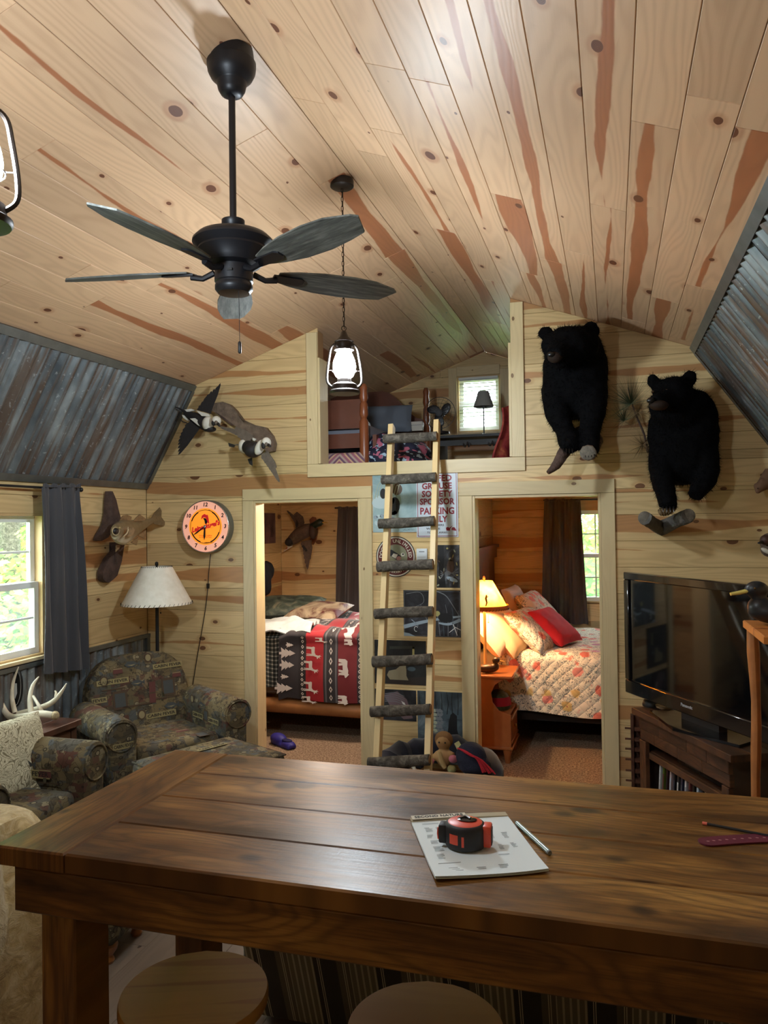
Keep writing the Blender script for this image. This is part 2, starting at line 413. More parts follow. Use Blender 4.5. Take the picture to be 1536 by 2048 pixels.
def courses(parent, O, U, V, u0, u1, z0, z1, holes, clips, mat=PINE, th=0.011, maxlen=3.4, seedh=None):
    k = math.floor((z0-C0)/CH)
    while C0+k*CH < z1:
        a, b = max(z0, C0+k*CH), min(z1, C0+(k+1)*CH); k += 1
        if b-a < 0.01: continue
        cuts = sorted(set([a, b]+[q for h in holes for q in (h[2], h[3]) if a+0.012 < q < b-0.012]))
        for a2, b2 in zip(cuts, cuts[1:]):
            mid = (a2+b2)/2; segs = [(u0, u1)]
            for h in holes:
                if h[2] <= mid <= h[3]:
                    ns = []
                    for s0, s1 in segs:
                        if h[1] <= s0 or h[0] >= s1: ns.append((s0, s1)); continue
                        if h[0] > s0: ns.append((s0, h[0]))
                        if h[1] < s1: ns.append((h[1], s1))
                    segs = ns
            hv = random.random()
            for s0, s1 in segs:
                pts = [s0]
                if s1-s0 > maxlen: pts.append(s0+random.uniform(0.35, 0.65)*(s1-s0))
                elif s1-s0 > 1.8 and random.random() < 0.45: pts.append(s0+random.uniform(0.3, 0.7)*(s1-s0))
                pts.append(s1)
                for q0, q1 in zip(pts, pts[1:]):
                    pl = [(q0, a2), (q1, a2), (q1, b2), (q0, b2)]
                    for cl in clips: pl = clip(pl, *cl) if pl else pl
                    if len(pl) >= 3: board('plank', parent, pl, O, U, V, th, mat, uvc=(a+b)/2, heart=random.choice((0.1, 0.2, 0.35, 0.5, 0.8, 0.95)))
def xz(poly, y): return [(p[0], y, p[1]) for p in poly]

# ------------------------------------------------------------------ dividing wall with two doorways and the loft opening
DL = (-2.62, -1.763, -0.01, 1.995); DR = (-0.936, -0.071, -0.01, 1.995); LO = (-2.085, -0.653, 2.255, 9.0)
m = MB(); Y0, Y1 = D+0.0115, D+0.115
for x0, x1 in ((XL, DL[0]), (DL[1], DR[0]), (DR[1], XR)): m.prism(xz([(x0, 0), (x1, 0), (x1, 1.995), (x0, 1.995)], Y0), (0, Y1-Y0, 0))
m.prism(xz([(XL, 1.995), (XR, 1.995), (XR, ZB), (XL, ZB)], Y0), (0, Y1-Y0, 0))
m.prism(xz([(XL, ZB), (LO[0], ZB), (LO[0], roof_z(LO[0])-0.02), (KL, ZKL-0.02)], Y0), (0, Y1-Y0, 0))
m.prism(xz([(LO[1], ZB), (XR, ZB), (KR, ZKR-0.02), (LO[1], roof_z(LO[1])-0.02)], Y0), (0, Y1-Y0, 0))
m.prism(xz([(LO[0], ZB), (LO[1], ZB), (LO[1], 2.255), (LO[0], 2.255)], Y0), (0, Y1-Y0, 0))
wall_back = structure(m.build('wall_back', BACK, smooth=False))
courses(wall_back, (0, D, 0), (1, 0, 0), (0, 0, 1), XL, XR, 0.0, 3.6, [DL, DR, LO], ROOF_CLIPS)
def casing(nm, rects, y=D, th=0.018, mat=TRIM):
    p = bpy.data.objects.new(nm, None); C.objects.link(p); structure(p)
    for (x0, x1, z0, z1) in rects:
        board('trim_board', p, [(x0, z0), (x1, z0), (x1, z1), (x0, z1)], (0, y-th, 0), (1, 0, 0), (0, 0, 1), th-0.0005, mat, heart=0.0, gap=0.0005)
    return p
t1 = casing('trim_1', [(-2.709, -2.62, 0.0, 1.995), (-1.763, -1.674, 0.0, 1.995), (-2.709, -1.674, 1.9955, 2.084)])
t2 = casing('trim_2', [(-1.028, -0.936, 0.0, 1.995), (-0.071, 0.021, 0.0, 1.995), (-1.028, 0.021, 1.9955, 2.088)])
t3 = casing('trim_3', [(-2.172, -2.085, 2.2565, roof_z(-2.172)-0.004), (-0.653, -0.564, 2.2565, roof_z(-0.564)-0.004), (-2.172, -0.564, 2.16, 2.256)])
def jambs(parent, x0, x1, z1, ya, yb, top=True, sill=False, zb=0.0):
    th = 0.018
    board('jamb', parent, [(ya, zb), (yb, zb), (yb, z1), (ya, z1)], (x0+th, 0, 0), (0, 1, 0), (0, 0, 1), th-0.001, TRIM, heart=0.1)
    board('jamb', parent, [(-yb, zb), (-ya, zb), (-ya, z1), (-yb, z1)], (x1-th, 0, 0), (0, -1, 0), (0, 0, 1), th-0.001, TRIM, heart=0.1)
    if top: board('jamb', parent, [(x0+th, -yb), (x1-th, -yb), (x1-th, -ya), (x0+th, -ya)], (0, 0, z1-th), (1, 0, 0), (0, -1, 0), th-0.001, TRIM, heart=0.1)
jambs(t1, DL[0], DL[1], 1.994, D-0.012, D+0.14); jambs(t2, DR[0], DR[1], 1.994, D-0.012, D+0.14)
jambs(t3, LO[0], LO[1], 3.05, D-0.012, D+0.16, top=False, zb=2.26)

# ------------------------------------------------------------------ ceilings of boards
def ceiling(nm, side):
    x_out, z_out, s = (KL, ZKL, -1) if side == 'L' else (KR, ZKR, 1)
    L = math.hypot(x_out-XM, ZM-z_out); dx, dz = (x_out-XM)/L, (z_out-ZM)/L
    m = MB(); nrm = Vector((-dz*s, 0, dx*s)) if s > 0 else Vector((dz, 0, -dx)); nrm = Vector((nrm.x, 0, nrm.z)); 
    if nrm.z < 0: nrm = -nrm
    q = [Vector((XM, 0, ZM)), Vector((x_out, 0, z_out))]
    a0 = [q[0]+nrm*0.012, q[1]+nrm*0.012]; a1 = [q[0]+nrm*0.09, q[1]+nrm*0.09]
    m.prism([(p.x, YB, p.z) for p in (a0[0], a0[1], a1[1], a1[0])], (0, YF-YB+0.1, 0))
    c = structure(m.build(nm, BACK, smooth=False))
    rows = 12; w = L/rows
    for r in range(rows):
        y = YB+random.uniform(-1.5, 0)
        while y < YF:
            ln = random.choice((1.15, 1.6, 2.1, 2.5, 3.1)); y2 = min(y+ln, YF)
            if y2 > YB+0.02:
                ya = max(y, YB)
                # v grows downhill for the right slope; keep the face looking down
                if s > 0: U, V = (0, 1, 0), (dx, 0, dz); pl = [(ya, r*w), (y2, r*w), (y2, (r+1)*w), (ya, (r+1)*w)]
                else: U, V = (0, -1, 0), (dx, 0, dz); pl = [(-y2, r*w), (-ya, r*w), (-ya, (r+1)*w), (-y2, (r+1)*w)]
                hv = random.choice((0.05, 0.3, 0.5, 0.65, 0.8, 0.95)) if s > 0 else random.choice((0.0, 0.05, 0.1, 0.2, 0.3, 0.75, 0.9))
                board('plank', c, pl, (XM, 0, ZM), U, V, 0.0115, PINEC, heart=hv)
            y = y2
    return c
m = MB(); m.prism([(XM-0.12, YB, ZM+0.02), (XM, YB, ZM+0.016), (XM+0.12, YB, ZM+0.02), (XM, YB, ZM+0.14)], (0, YF-YB+0.1, 0)); structure(m.build('ceiling_ridge_leak_bar', BACK, smooth=False))  # unseen bar added above the ridge gap so no sky light leaks through
ceiling_left = ceiling('ceiling_left', 'L'); ceiling_right = ceiling('ceiling_right', 'R')

# ------------------------------------------------------------------ steep corrugated slopes
def corrugated(parent, name, P, along, up, length, height, per=0.082, amp=0.0125, th=0.0012):
    P = Vector(P); along = Vector(along).normalized(); up = Vector(up).normalized(); N = along.cross(up).normalized(); n = int(length/per*8)
    def fn(i, j):
        s = i*length; h = j*height
        return P+along*s+up*h+N*(math.sin(2*PI*s/per)*amp)
    m = MB(); m.sheet(fn, n, 1, th); return m.build(name, CORR, parent, ang=50)
def slope(nm, side):
    xo, zo, xi, zi = (XL, ZB, KL, ZKL) if side == 'L' else (XR, ZB, KR, ZKR)
    up = Vector((xi-xo, 0, zi-zo)); H = up.length; up.normalize()
    nin = Vector((up.z, 0, -up.x)) if side == 'L' else Vector((-up.z, 0, up.x))
    m = MB(); a = Vector((xo, 0, zo))-nin*0.012; b = Vector((xi, 0, zi))-nin*0.012; e = -nin*0.07
    m.prism([(p.x, YB, p.z) for p in (a, b, b+e, a+e)], (0, YF-YB+0.1, 0)); p = structure(m.build(nm, BACK, smooth=False))
    y = D-0.02
    while y > YB+0.3:
        y2 = max(y-0.686, YB+0.05); ln = y-y2
        if side == 'L': corrugated(p, 'sheet', Vector((xo, y, zo))+up*0.035+nin*0.006, (0, -1, 0), up, ln-0.001, H-0.07)
        else: corrugated(p, 'sheet', Vector((xo, y2, zo))+up*0.035+nin*0.006, (0, 1, 0), up, ln-0.001, H-0.07)
        y = y2
    L = D-YB-0.02; yc = (D+YB)/2
    ang = math.atan2(up.z, up.x) if side == 'L' else math.atan2(up.z, up.x)
    R = Matrix(((up.x, 0, nin.x), (0, 1, 0), (up.z, 0, nin.z)))
    for k, (h0, w) in enumerate(((0.0, 0.05), (H-0.05, 0.05))):
        q = MB(); q.box(Vector((xo, yc, zo))+up*(h0+w/2)+nin*0.020, (w, L, 0.004), R); q.box(Vector((xo, yc, zo))+up*(h0+(0.002 if k == 0 else w-0.002))+nin*0.010, (0.004, L, 0.022), R)
        q.build('edge_strip', ZTRIM, p, smooth=False)
    q = MB(); q.box(Vector((xo, D-0.022, zo))+up*(H/2)+nin*0.021, (H-0.1, 0.04, 0.004), R); q.build('end_strip', ZTRIM, p, smooth=False)
    return p
slope('wall_slope_left', 'L'); slope('wall_slope_right', 'R')
m = MB()                                # unseen bars added outside knees and eaves to stop light leaking in
for (x, z, ox, oz) in ((KL, ZKL, -0.05, 0.055), (KR, ZKR, 0.05, 0.055), (XL, ZB, -0.075, 0.03), (XR, ZB, 0.075, 0.03)):
    c_ = Vector((x+ox, 0, z+oz)); m.prism([(c_.x+0.058*math.cos(t), YB, c_.z+0.058*math.sin(t)) for t in [2*PI*i/12 for i in range(12)]], (0, YF-YB+0.1, 0))
structure(m.build('ceiling_leak_bars', BACK, smooth=False))

# ------------------------------------------------------------------ side walls
WL = (3.12, 4.19, 0.985, 1.905)         # window in the left wall (y, y, z, z)
m = MB()
def yz(poly, x): return [(x, p[0], p[1]) for p in poly]
for (a, b, c_, d_) in ((YB, WL[0], 0, ZB), (WL[1], YF+0.1, 0, ZB), (WL[0], WL[1], 0, WL[2]), (WL[0], WL[1], WL[3], ZB)):
    m.prism(yz([(a, c_), (b, c_), (b, d_), (a, d_)], XL-0.012), (-0.10, 0, 0))
wall_left = structure(m.build('wall_left', BACK, smooth=False))
# face looks along +X : U=(0,1,0), V=(0,0,1)
courses(wall_left, (XL, 0, 0), (0, 1, 0), (0, 0, 1), YB, D-0.001, 0.955, ZB, [WL], [])
courses(wall_left, (XL, 0, 0), (0, 1, 0), (0, 0, 1), D+0.116, YF, 0.0, 2.05, [], [])
y = D-0.03
while y > 1.0:
    corrugated(wall_left, 'wainscot_sheet', (XL+0.006, y, 0.01), (0, -1, 0), (0, 0, 1), 0.685, 0.915); y -= 0.686
q = MB(); q.box((XL+0.014, (D+1.0)/2, 0.945), (0.028, D-1.0-0.005, 0.028)); q.box((XL+0.012, D-0.02, 0.47), (0.024, 0.038, 0.92)); q.build('wainscot_cap', ZTRIM, wall_left, smooth=False)
m = MB(); m.box((XR+0.062, (YB+YF)/2+0.05, ZB/2), (0.10, YF-YB+0.1, ZB)); wall_right = structure(m.build('wall_right', BACK, smooth=False))
courses(wall_right, (XR, 0, 0), (0, -1, 0), (0, 0, 1), -D+0.001, -YB, 0.0, ZB, [], [])
courses(wall_right, (XR, 0, 0), (0, -1, 0), (0, 0, 1), -YF, -D-0.116, 0.0, 2.05, [], [])
m = MB(); m.prism(xz([(XL-0.1, 0), (XR+0.1, 0), (XR+0.1, ZB), (KR, ZKR), (XM, ZM), (KL, ZKL), (XL-0.1, ZB)], YB), (0, -0.1, 0))
wall_front = structure(m.build('wall_front', BACK, smooth=False))
courses(wall_front, (0, YB+0.0115, 0), (-1, 0, 0), (0, 0, 1), -XR, -XL, 0.0, 3.6, [], [(-c[0], c[1], c[2]) for c in ROOF_CLIPS])

# ------------------------------------------------------------------ far gable, partition, loft floor, bedroom ceilings, floors
WR = (-0.40, 0.55, 0.985, 1.925); WB = (-2.60, -1.80, 0.985, 1.925); WLOFT = (-1.535, -1.085, 2.745, 3.335)
m = MB(); Y0 = YF+0.0115; holes = [WR, WB, WLOFT]
xs = [XL, WB[0], WB[1], WLOFT[0], WLOFT[1], WR[0], WR[1], XR]; 
def wallcell(x0, x1, z0, z1): m.prism(xz([(x0, z0), (x1, z0), (x1, z1), (x0, z1)], Y0), (0, 0.1, 0))
wallcell(XL, XR, 0, WR[2]); wallcell(XL, XR, WR[3], 2.745)
for x0, x1 in ((XL, WB[0]), (WB[1], WR[0]), (WR[1], XR)): wallcell(x0, x1, WR[2], WR[3])
m.prism(xz([(KL-0.2, 2.745), (WLOFT[0], 2.745), (WLOFT[0], roof_z(WLOFT[0])), (KL, ZKL)], Y0), (0, 0.1, 0))
m.prism(xz([(WLOFT[1], 2.745), (KR+0.2, 2.745), (KR, ZKR), (WLOFT[1], roof_z(WLOFT[1]))], Y0), (0, 0.1, 0))
m.prism(xz([(WLOFT[0], WLOFT[3]), (WLOFT[1], WLOFT[3]), (WLOFT[1], roof_z(WLOFT[1])), (XM, ZM), (WLOFT[0], roof_z(WLOFT[0]))], Y0), (0, 0.1, 0))
wall_far = structure(m.build('wall_far', BACK, smooth=False))
courses(wall_far, (0, YF, 0), (1, 0, 0), (0, 0, 1), XL, XR, 0.35, 3.6, holes, ROOF_CLIPS)
t4 = casing('trim_4', [(WLOFT[0]-0.09, WLOFT[0], WLOFT[2]-0.09, WLOFT[3]+0.09), (WLOFT[1], WLOFT[1]+0.09, WLOFT[2]-0.09, WLOFT[3]+0.05), (WLOFT[0], WLOFT[1], WLOFT[3], WLOFT[3]+0.1), (WLOFT[0], WLOFT[1], WLOFT[2]-0.09, WLOFT[2])], y=YF)
PXL, PXR = -1.262, -1.185
m = MB(); m.box(((PXL+PXR)/2, (D+0.12+YF)/2, 1.02), (PXR-PXL-0.024, YF-D-0.13, 2.04)); wall_part = structure(m.build('wall_partition', BACK, smooth=False))
courses(wall_part, (PXR, 0, 0), (0, 1, 0), (0, 0, 1), D+0.116, YF-0.001, 0.0, 2.04, [], [])
courses(wall_part, (PXL, 0, 0), (0, -1, 0), (0, 0, 1), -YF+0.001, -D-0.116, 0.0, 2.04, [], [])
m = MB(); m.box(((XL+XR)/2, (D+0.12+YF)/2, 2.125), (XR-XL, YF-D-0.12, 0.12)); structure(m.build('floor_loft', plain('loft_floor_board', srgb(150, 120, 84), 0.7, var=0.1), smooth=False))
cb = bpy.data.objects.new('ceiling_bedroom', None); C.objects.link(cb); structure(cb)
y = D+0.12
while y < YF-0.02:
    y2 = min(y+0.175, YF); board('plank', cb, [(XL, -y2), (XR, -y2), (XR, -y), (XL, -y)], (0, 0, 2.05), (1, 0, 0), (0, -1, 0), 0.012, PINEC, heart=random.random()*0.6); y = y2
m = MB(); m.box(((XL+XR)/2, (D+0.06+YF)/2+0.06, -0.02), (XR-XL+0.24, YF-D-0.06+0.12, 0.04)); structure(m.build('floor_bedroom', CARPET, smooth=False))
m = MB(); m.box(((XL+XR)/2, (YB+D+0.06)/2-0.05, -0.03), (XR-XL+0.24, D+0.06-YB+0.1, 0.04)); floor = structure(m.build('floor', BACK, smooth=False))
x = XL
while x < XR-0.01:
    x2 = min(x+0.178, XR); y = YB-random.uniform(0, 1.2)
    while y < D+0.05:
        y2 = min(y+1.22, D+0.058)
        if y2 > YB: board('floor_plank', floor, [(max(y, YB), -x2), (y2, -x2), (y2, -x), (max(y, YB), -x)], (0, 0, 0), (0, 1, 0), (-1, 0, 0), 0.009, LAM, cham=0.001, gap=0.0004, heart=random.random()*0.5)
        y = y2
    x = x2

# ------------------------------------------------------------------ windows
def screen_mat():
    t = NT('insect_screen_mesh'); tr = t.node('ShaderNodeBsdfTransparent'); df = t.node('ShaderNodeBsdfDiffuse'); df.inputs[0].default_value = srgb(196, 206, 210); tl_ = t.node('ShaderNodeBsdfTranslucent'); tl_.inputs[0].default_value = srgb(196, 206, 210); ad = t.node('ShaderNodeMixShader'); mx = t.node('ShaderNodeMixShader'); mx.inputs[0].default_value = 0.09
    t.l(df.outputs[0], ad.inputs[1]); t.l(tl_.outputs[0], ad.inputs[2]); t.l(tr.outputs[0], mx.inputs[1]); t.l(ad.outputs[0], mx.inputs[2]); t.l(mx.outputs[0], t.out.inputs[0]); return t.m
SCREEN = screen_mat()
def window(nm, P0, ud, w, h, nrm, cols=2, rows_=2, depth=0.1, screen=False):
    """double hung sash; P0 = lower left inner corner, ud = horizontal direction, nrm = into the room"""
    P0 = Vector(P0); ud = Vector(ud); nrm = Vector(nrm); Z = Vector((0, 0, 1)); p = bpy.data.objects.new(nm, None); C.objects.link(p); structure(p)
    R = Matrix((ud, Z, nrm)).transposed()
    def bx(mb, u, z, dep, su, sz, sd): mb.box(P0+ud*u+Z*z+nrm*dep, (su, sz, sd), R)
    f = MB()
    for u in (0.008, w-0.008): bx(f, u, h/2, -0.055, 0.016, h, 0.11)
    bx(f, w/2, h-0.008, -0.055, w-0.032, 0.016, 0.11); bx(f, w/2, 0.008, -0.055, w-0.032, 0.016, 0.11); f.build('frame', TRIM if True else WHITE, p, smooth=False)
    for k in (0, 1):
        z0, z1, dep = ((0.016, h*0.52, -0.045) if k == 0 else (h*0.48, h-0.016, -0.075)); s = MB()
        for u in (0.036, w-0.036): bx(s, u, (z0+z1)/2, dep, 0.04, z1-z0, 0.028)
        for z in (z0+0.02, z1-0.02): bx(s, w/2, z, dep, w-0.112, 0.04, 0.028)
        o = s.build('sash', WHITE, p, smooth=False); g = MB()
        for i in range(1, rows_): bx(g, w/2, z0+(z1-z0)*i/rows_, dep, w-0.112, 0.014, 0.012)
        for i in range(1, cols): bx(g, w*i/cols, (z0+z1)/2, dep, 0.014, z1-z0-0.08, 0.0118)
        g.build('grille', WHITE, o, smooth=False); g = MB(); bx(g, w/2, (z0+z1)/2, dep-0.004, w-0.112, z1-z0-0.08, 0.003); g.build('pane', GLASS, o, smooth=False)
        if k == 0 and screen: g = MB(); bx(g, w/2, (z0+z1)/2, dep-0.028, w-0.10, z1-z0-0.05, 0.001); g.build('insect_screen', SCREEN, o, smooth=False)
    return p
window('window_1', (XL, WL[1], WL[2]), (0, -1, 0), WL[1]-WL[0], WL[3]-WL[2], (1, 0, 0), cols=1, screen=True)
window('window_2', (WR[0], YF, WR[2]), (1, 0, 0), WR[1]-WR[0], WR[3]-WR[2], (0, -1, 0), cols=4, rows_=2, screen=True)
window('window_3', (WB[0], YF, WB[2]), (1, 0, 0), WB[1]-WB[0], WB[3]-WB[2], (0, -1, 0), cols=2)
window('window_4', (WLOFT[0], YF, WLOFT[2]), (1, 0, 0), WLOFT[1]-WLOFT[0], WLOFT[3]-WLOFT[2], (0, -1, 0), cols=1, rows_=1)
p = bpy.data.objects.new('trim_5', None); C.objects.link(p); structure(p)
board('window_sill', p, [(WL[0]-0.06, -0.10), (WL[1]+0.06, -0.10), (WL[1]+0.06, 0.035), (WL[0]-0.06, 0.035)], (XL, 0, WL[2]+0.004), (0, 1, 0), (1, 0, 0), 0.02, TRIM, heart=0.5)
o_ = p.children[0]
# face must look up: U x V = (0,1,0)x(1,0,0) = -Z, so lay it the other way round
bpy.data.objects.remove(o_)
board('window_sill', p, [(-0.10, WL[0]-0.06), (0.035, WL[0]-0.06), (0.035, WL[1]+0.06), (-0.10, WL[1]+0.06)], (XL, 0, WL[2]+0.004), (1, 0, 0), (0, 1, 0), 0.02, TRIM, heart=0.5)
# ------------------------------------------------------------------ more shape helpers
def bevel(mb, w, seg=2, ang=30):
    me = mb.mesh('tmp', [], False); bm = bmesh.new(); bm.from_mesh(me); bmesh.ops.remove_doubles(bm, verts=bm.verts, dist=1e-5)
    bm.normal_update()
    es = [e for e in bm.edges if len(e.link_faces) == 2 and e.calc_face_angle(0) > math.radians(ang)]
    bmesh.ops.bevel(bm, geom=es, offset=w, segments=seg, profile=0.5, affect='EDGES', clamp_overlap=True)
    out = MB(); bm.verts.index_update(); out.v = [v.co.copy() for v in bm.verts]; out.f = [tuple(v.index for v in f.verts) for f in bm.faces]
    bm.free(); bpy.data.meshes.remove(me); return out
def rbox(c, d, r, rot=None, seg=3):
    m = MB(); m.box(c, d, rot); return bevel(m, r, seg)
def joined(*ms):
    o = MB()
    for q in ms: o.add(q.v, q.f)
    return o
def pillow(c, w, h, t, M, pw=4.0, seed=0, nu=14, wr=0.006):
    """cushion in M's XY plane (M is 3x3), w x h, t thick"""
    c = Vector(c); o = MB()
    for sgn in (1, -1):
        def fn(i, j):
            a, b = 2*i-1, 2*j-1; k = max(0.0, (1-abs(a)**pw))**0.5*max(0.0, (1-abs(b)**pw))**0.5
            bow = 1-0.06*(1-abs(b)**2) if False else 1.0
            x = a*w/2*(1-0.07*(1-a*a)*0-0.05*(1-b*b)*abs(a)); y = b*h/2*(1-0.05*(1-a*a)*abs(b))
            z = sgn*(t/2*k+wr*k*mnoise.noise(Vector((x*14+seed, y*14, sgn*3+seed))))
            return c+M @ Vector((x, y, z))
        o.grid(fn, nu, nu)
    return o
def rotm(x=0, y=0, z=0): return Euler((x, y, z)).to_matrix()
def basis(xd, yd):
    x = Vector(xd).normalized(); y = Vector(yd); y = (y-x*y.dot(x)).normalized(); z = x.cross(y)
    return Matrix((x, y, z)).transposed()

# ------------------------------------------------------------------ furniture materials
def stain_mat(name, a, b, c, rough, coat):
    t = NT(name); u, v, _ = t.sep(t.uv()); rnd = t.math('MULTIPLY', t.info('Random'), 60.0)
    n1 = t.noise(t.vec(t.math('MULTIPLY', u, 2.2), t.math('MULTIPLY', v, 9.0), rnd), 1.0, 4.0, 0.6)
    n2 = t.noise(t.vec(t.math('MULTIPLY', u, 5.0), t.math('MULTIPLY', v, 150.0), rnd), 1.0, 4.0, 0.7)
    gw = t.noise(t.vec(t.math('MULTIPLY', u, 1.6), t.math('MULTIPLY', v, 7.0), rnd), 1.0, 1.5)
    ring = t.math('POWER', t.math('ABSOLUTE', t.math('SINE', t.math('ADD', t.math('MULTIPLY', gw, 46.0), t.math('MULTIPLY', v, 70.0)))), 5.0)
    vo = t.vor(t.vec(t.math('MULTIPLY', u, 2.6), t.math('ADD', t.math('MULTIPLY', v, 4.5), rnd), 0.0)); kd = vo.outputs['Distance']; kc = t.sep(vo.outputs['Color'])
    kr = t.math('MULTIPLY', t.math('POWER', kc[0], 2.0), 0.12)
    core = t.math('SUBTRACT', 1.0, t.smooth(t.math('SUBTRACT', kd, kr), -0.03, 0.05))
    col = t.ramp(n1, [(0.30, a), (0.52, b), (0.72, c)])
    col = t.mix(t.math('MULTIPLY', ring, 0.45), col, a)
    col = t.mix(t.math('MULTIPLY', t.smooth(n2, 0.45, 0.70), 0.6), col, a)
    col = t.mix(t.math('MULTIPLY', core, 0.8), col, tuple(q*0.35 for q in a[:3])+(1,))
    t.set(Base_Color=col, Roughness=t.rng(n1, 0.3, 0.7, rough, rough+0.12)); t.b.inputs['Specular IOR Level'].default_value = 0.38; t.b.inputs['Coat Weight'].default_value = coat; t.b.inputs['Coat Roughness'].default_value = 0.22
    sw = t.noise(t.vec(t.math('MULTIPLY', u, 170.0), t.math('MULTIPLY', v, 6.0), rnd), 1.0, 2.0)
    t.bump(t.math('ADD', t.math('MULTIPLY', n2, 0.25), t.math('ADD', t.math('MULTIPLY', n1, 0.6), t.math('MULTIPLY', sw, 0.08))), 0.28, 0.006)
    return t.m
TABLEW = stain_mat('dark_stained_pine', srgb(66, 43, 21), srgb(130, 88, 40), srgb(178, 130, 64), 0.28, 0.2)
STANDW = stain_mat('rustic_brown_wood', srgb(48, 30, 20), srgb(92, 58, 34), srgb(122, 82, 50), 0.5, 0.0)
ENDW = stain_mat('walnut_wood', srgb(38, 24, 18), srgb(84, 52, 36), srgb(110, 72, 50), 0.35, 0.2)
STOOLW = pine('birch_stool', srgb(204, 162, 92), srgb(184, 138, 76), srgb(150, 104, 56), rough=0.35, knots=0.0, tint=0.06, grain=0.12)
CEDAR = pine('live_edge_cedar', srgb(190, 118, 56), srgb(160, 88, 40), srgb(66, 34, 20), rough=0.45, tint=0.08)
MAPLE = plain('honey_maple', srgb(158, 96, 52), 0.35, var=0.14, vscale=5, coat=0.3)
def fabric_cabin():
    t = NT('lodge_print_fabric'); o = t.obj()
    def cells(sc, metric, off):
        mp = t.node('ShaderNodeMapping'); t.l(o, mp.inputs[0]); mp.inputs[1].default_value = (off, off*2, off*3); mp.inputs[2].default_value = (0.05, 0.08, 0.12); mp.inputs[3].default_value = (1.0, 1.0, 1.35)
        n = t.vor(mp.outputs[0], sc, '3D'); n.distance = metric; return n
    v1 = cells(10.0, 'CHEBYCHEV', 0.0); v2 = cells(26.0, 'CHEBYCHEV', 3.1); v3 = cells(17.0, 'EUCLIDEAN', 7.7)
    c1 = t.sep(v1.outputs['Color']); c2 = t.sep(v2.outputs['Color']); c3 = t.sep(v3.outputs['Color'])
    a = t.ramp(c1[0], [(0.0, srgb(118, 104, 76)), (0.22, srgb(88, 86, 78)), (0.42, srgb(116, 102, 74)), (0.60, srgb(96, 62, 54)), (0.70, srgb(90, 80, 60)), (0.84, srgb(84, 90, 92)), (0.94, srgb(128, 116, 88))], 'CONSTANT')
    b = t.ramp(c2[1], [(0.0, srgb(70, 64, 54)), (0.3, srgb(122, 110, 82)), (0.5, srgb(76, 80, 80)), (0.66, srgb(100, 90, 64)), (0.82, srgb(98, 68, 60)), (0.9, srgb(146, 136, 108))], 'CONSTANT')
    col = t.mix(0.15, t.mix(t.math('MULTIPLY', t.smooth(c2[0], 0.5, 0.52), 0.8), a, b), srgb(108, 98, 74))
    rim = t.math('SUBTRACT', 1.0, t.smooth(t.math('ABSOLUTE', t.math('SUBTRACT', v3.outputs['Distance'], 0.30)), 0.02, 0.05))
    col = t.mix(t.math('MULTIPLY', rim, t.math('MULTIPLY', t.smooth(c3[0], 0.55, 0.6), 0.75)), col, srgb(48, 42, 38))
    dsk = t.math('MULTIPLY', t.math('SUBTRACT', 1.0, t.smooth(v3.outputs['Distance'], 0.24, 0.27)), t.smooth(c3[0], 0.8, 0.82)); col = t.mix(dsk, col, srgb(140, 130, 104))
    wr = t.math('SUBTRACT', 1.0, t.smooth(t.math('ABSOLUTE', t.math('SUBTRACT', t.noise(o, 15.0, 1.0, 0.5, 1.0), 0.5)), 0.006, 0.024))
    col = t.mix(t.math('MULTIPLY', wr, 0.7), col, srgb(50, 42, 36))
    sh = t.noise(o, 5.0, 2.0); col = t.mix(t.math('MULTIPLY', t.smooth(sh, 0.45, 0.7), 0.4), col, srgb(58, 54, 46))
    t.set(Base_Color=col, Roughness=0.92); t.b.inputs['Specular IOR Level'].default_value = 0.15
    t.bump(t.noise(o, 300.0, 1.0), 0.25, 0.004); return t.m
CABIN = fabric_cabin()
PATCH = plain('print_banner_tan', srgb(146, 134, 92), 0.9); INK = plain('print_ink_dark', srgb(40, 34, 30), 0.9)
BUN = plain('bun_foot_wood', srgb(150, 96, 50), 0.3, coat=0.4)
BLACKM = plain('matte_black', srgb(20, 20, 22), 0.5)

# ------------------------------------------------------------------ bar table
TZ = 1.13
T = thing('bar_table', 'dark-stained bar-height plank table in the foreground', 'table', (-0.3, 1.73, 0))
def tb(nm, x0, x1, y0, y1, z, th, mat=TABLEW, cham=0.004):
    if x1-x0 >= y1-y0: return board(nm, T, [(x0, y0), (x1, y0), (x1, y1), (x0, y1)], (0, 0, z), (1, 0, 0), (0, 1, 0), th, mat, cham=cham, gap=0.0008, tone=random.random())
    return board(nm, T, [(x0, y0), (x1, y0), (x1, y1), (x0, y1)], (0, 0, z), (1, 0, 0), (0, 1, 0), th, mat, cham=cham, gap=0.0008)
TX0, TX1, TY0, TY1 = -1.300, 0.98, 1.365, 2.090
tb('breadboard_end', TX0, -1.118, TY0, TY1, TZ, 0.040); tb('breadboard_end', 0.80, TX1, TY0, TY1, TZ, 0.040)
for k in range(4): tb('plank', -1.1175, 0.7995, TY0+0.002+k*0.1805, TY0+0.002+(k+1)*0.1805, TZ, 0.040)
def vb(nm, P, U, V, w, h, th): return board(nm, T, [(0, 0), (w, 0), (w, h), (0, h)], P, U, V, th, TABLEW, cham=0.004)
vb('apron', (-1.250, TY0+0.004, 0.992), (1, 0, 0), (0, 0, 1), 2.18, 0.0975, 0.036)
vb('apron', (0.93, TY1-0.02, 0.992), (-1, 0, 0), (0, 0, 1), 2.18, 0.0975, 0.036)
vb('apron', (-1.249, TY1-0.06, 0.992), (0, -1, 0), (0, 0, 1), 0.62, 0.0975, 0.036); vb('apron', (0.929, TY0+0.045, 0.992), (0, 1, 0), (0, 0, 1), 0.62, 0.0975, 0.036)
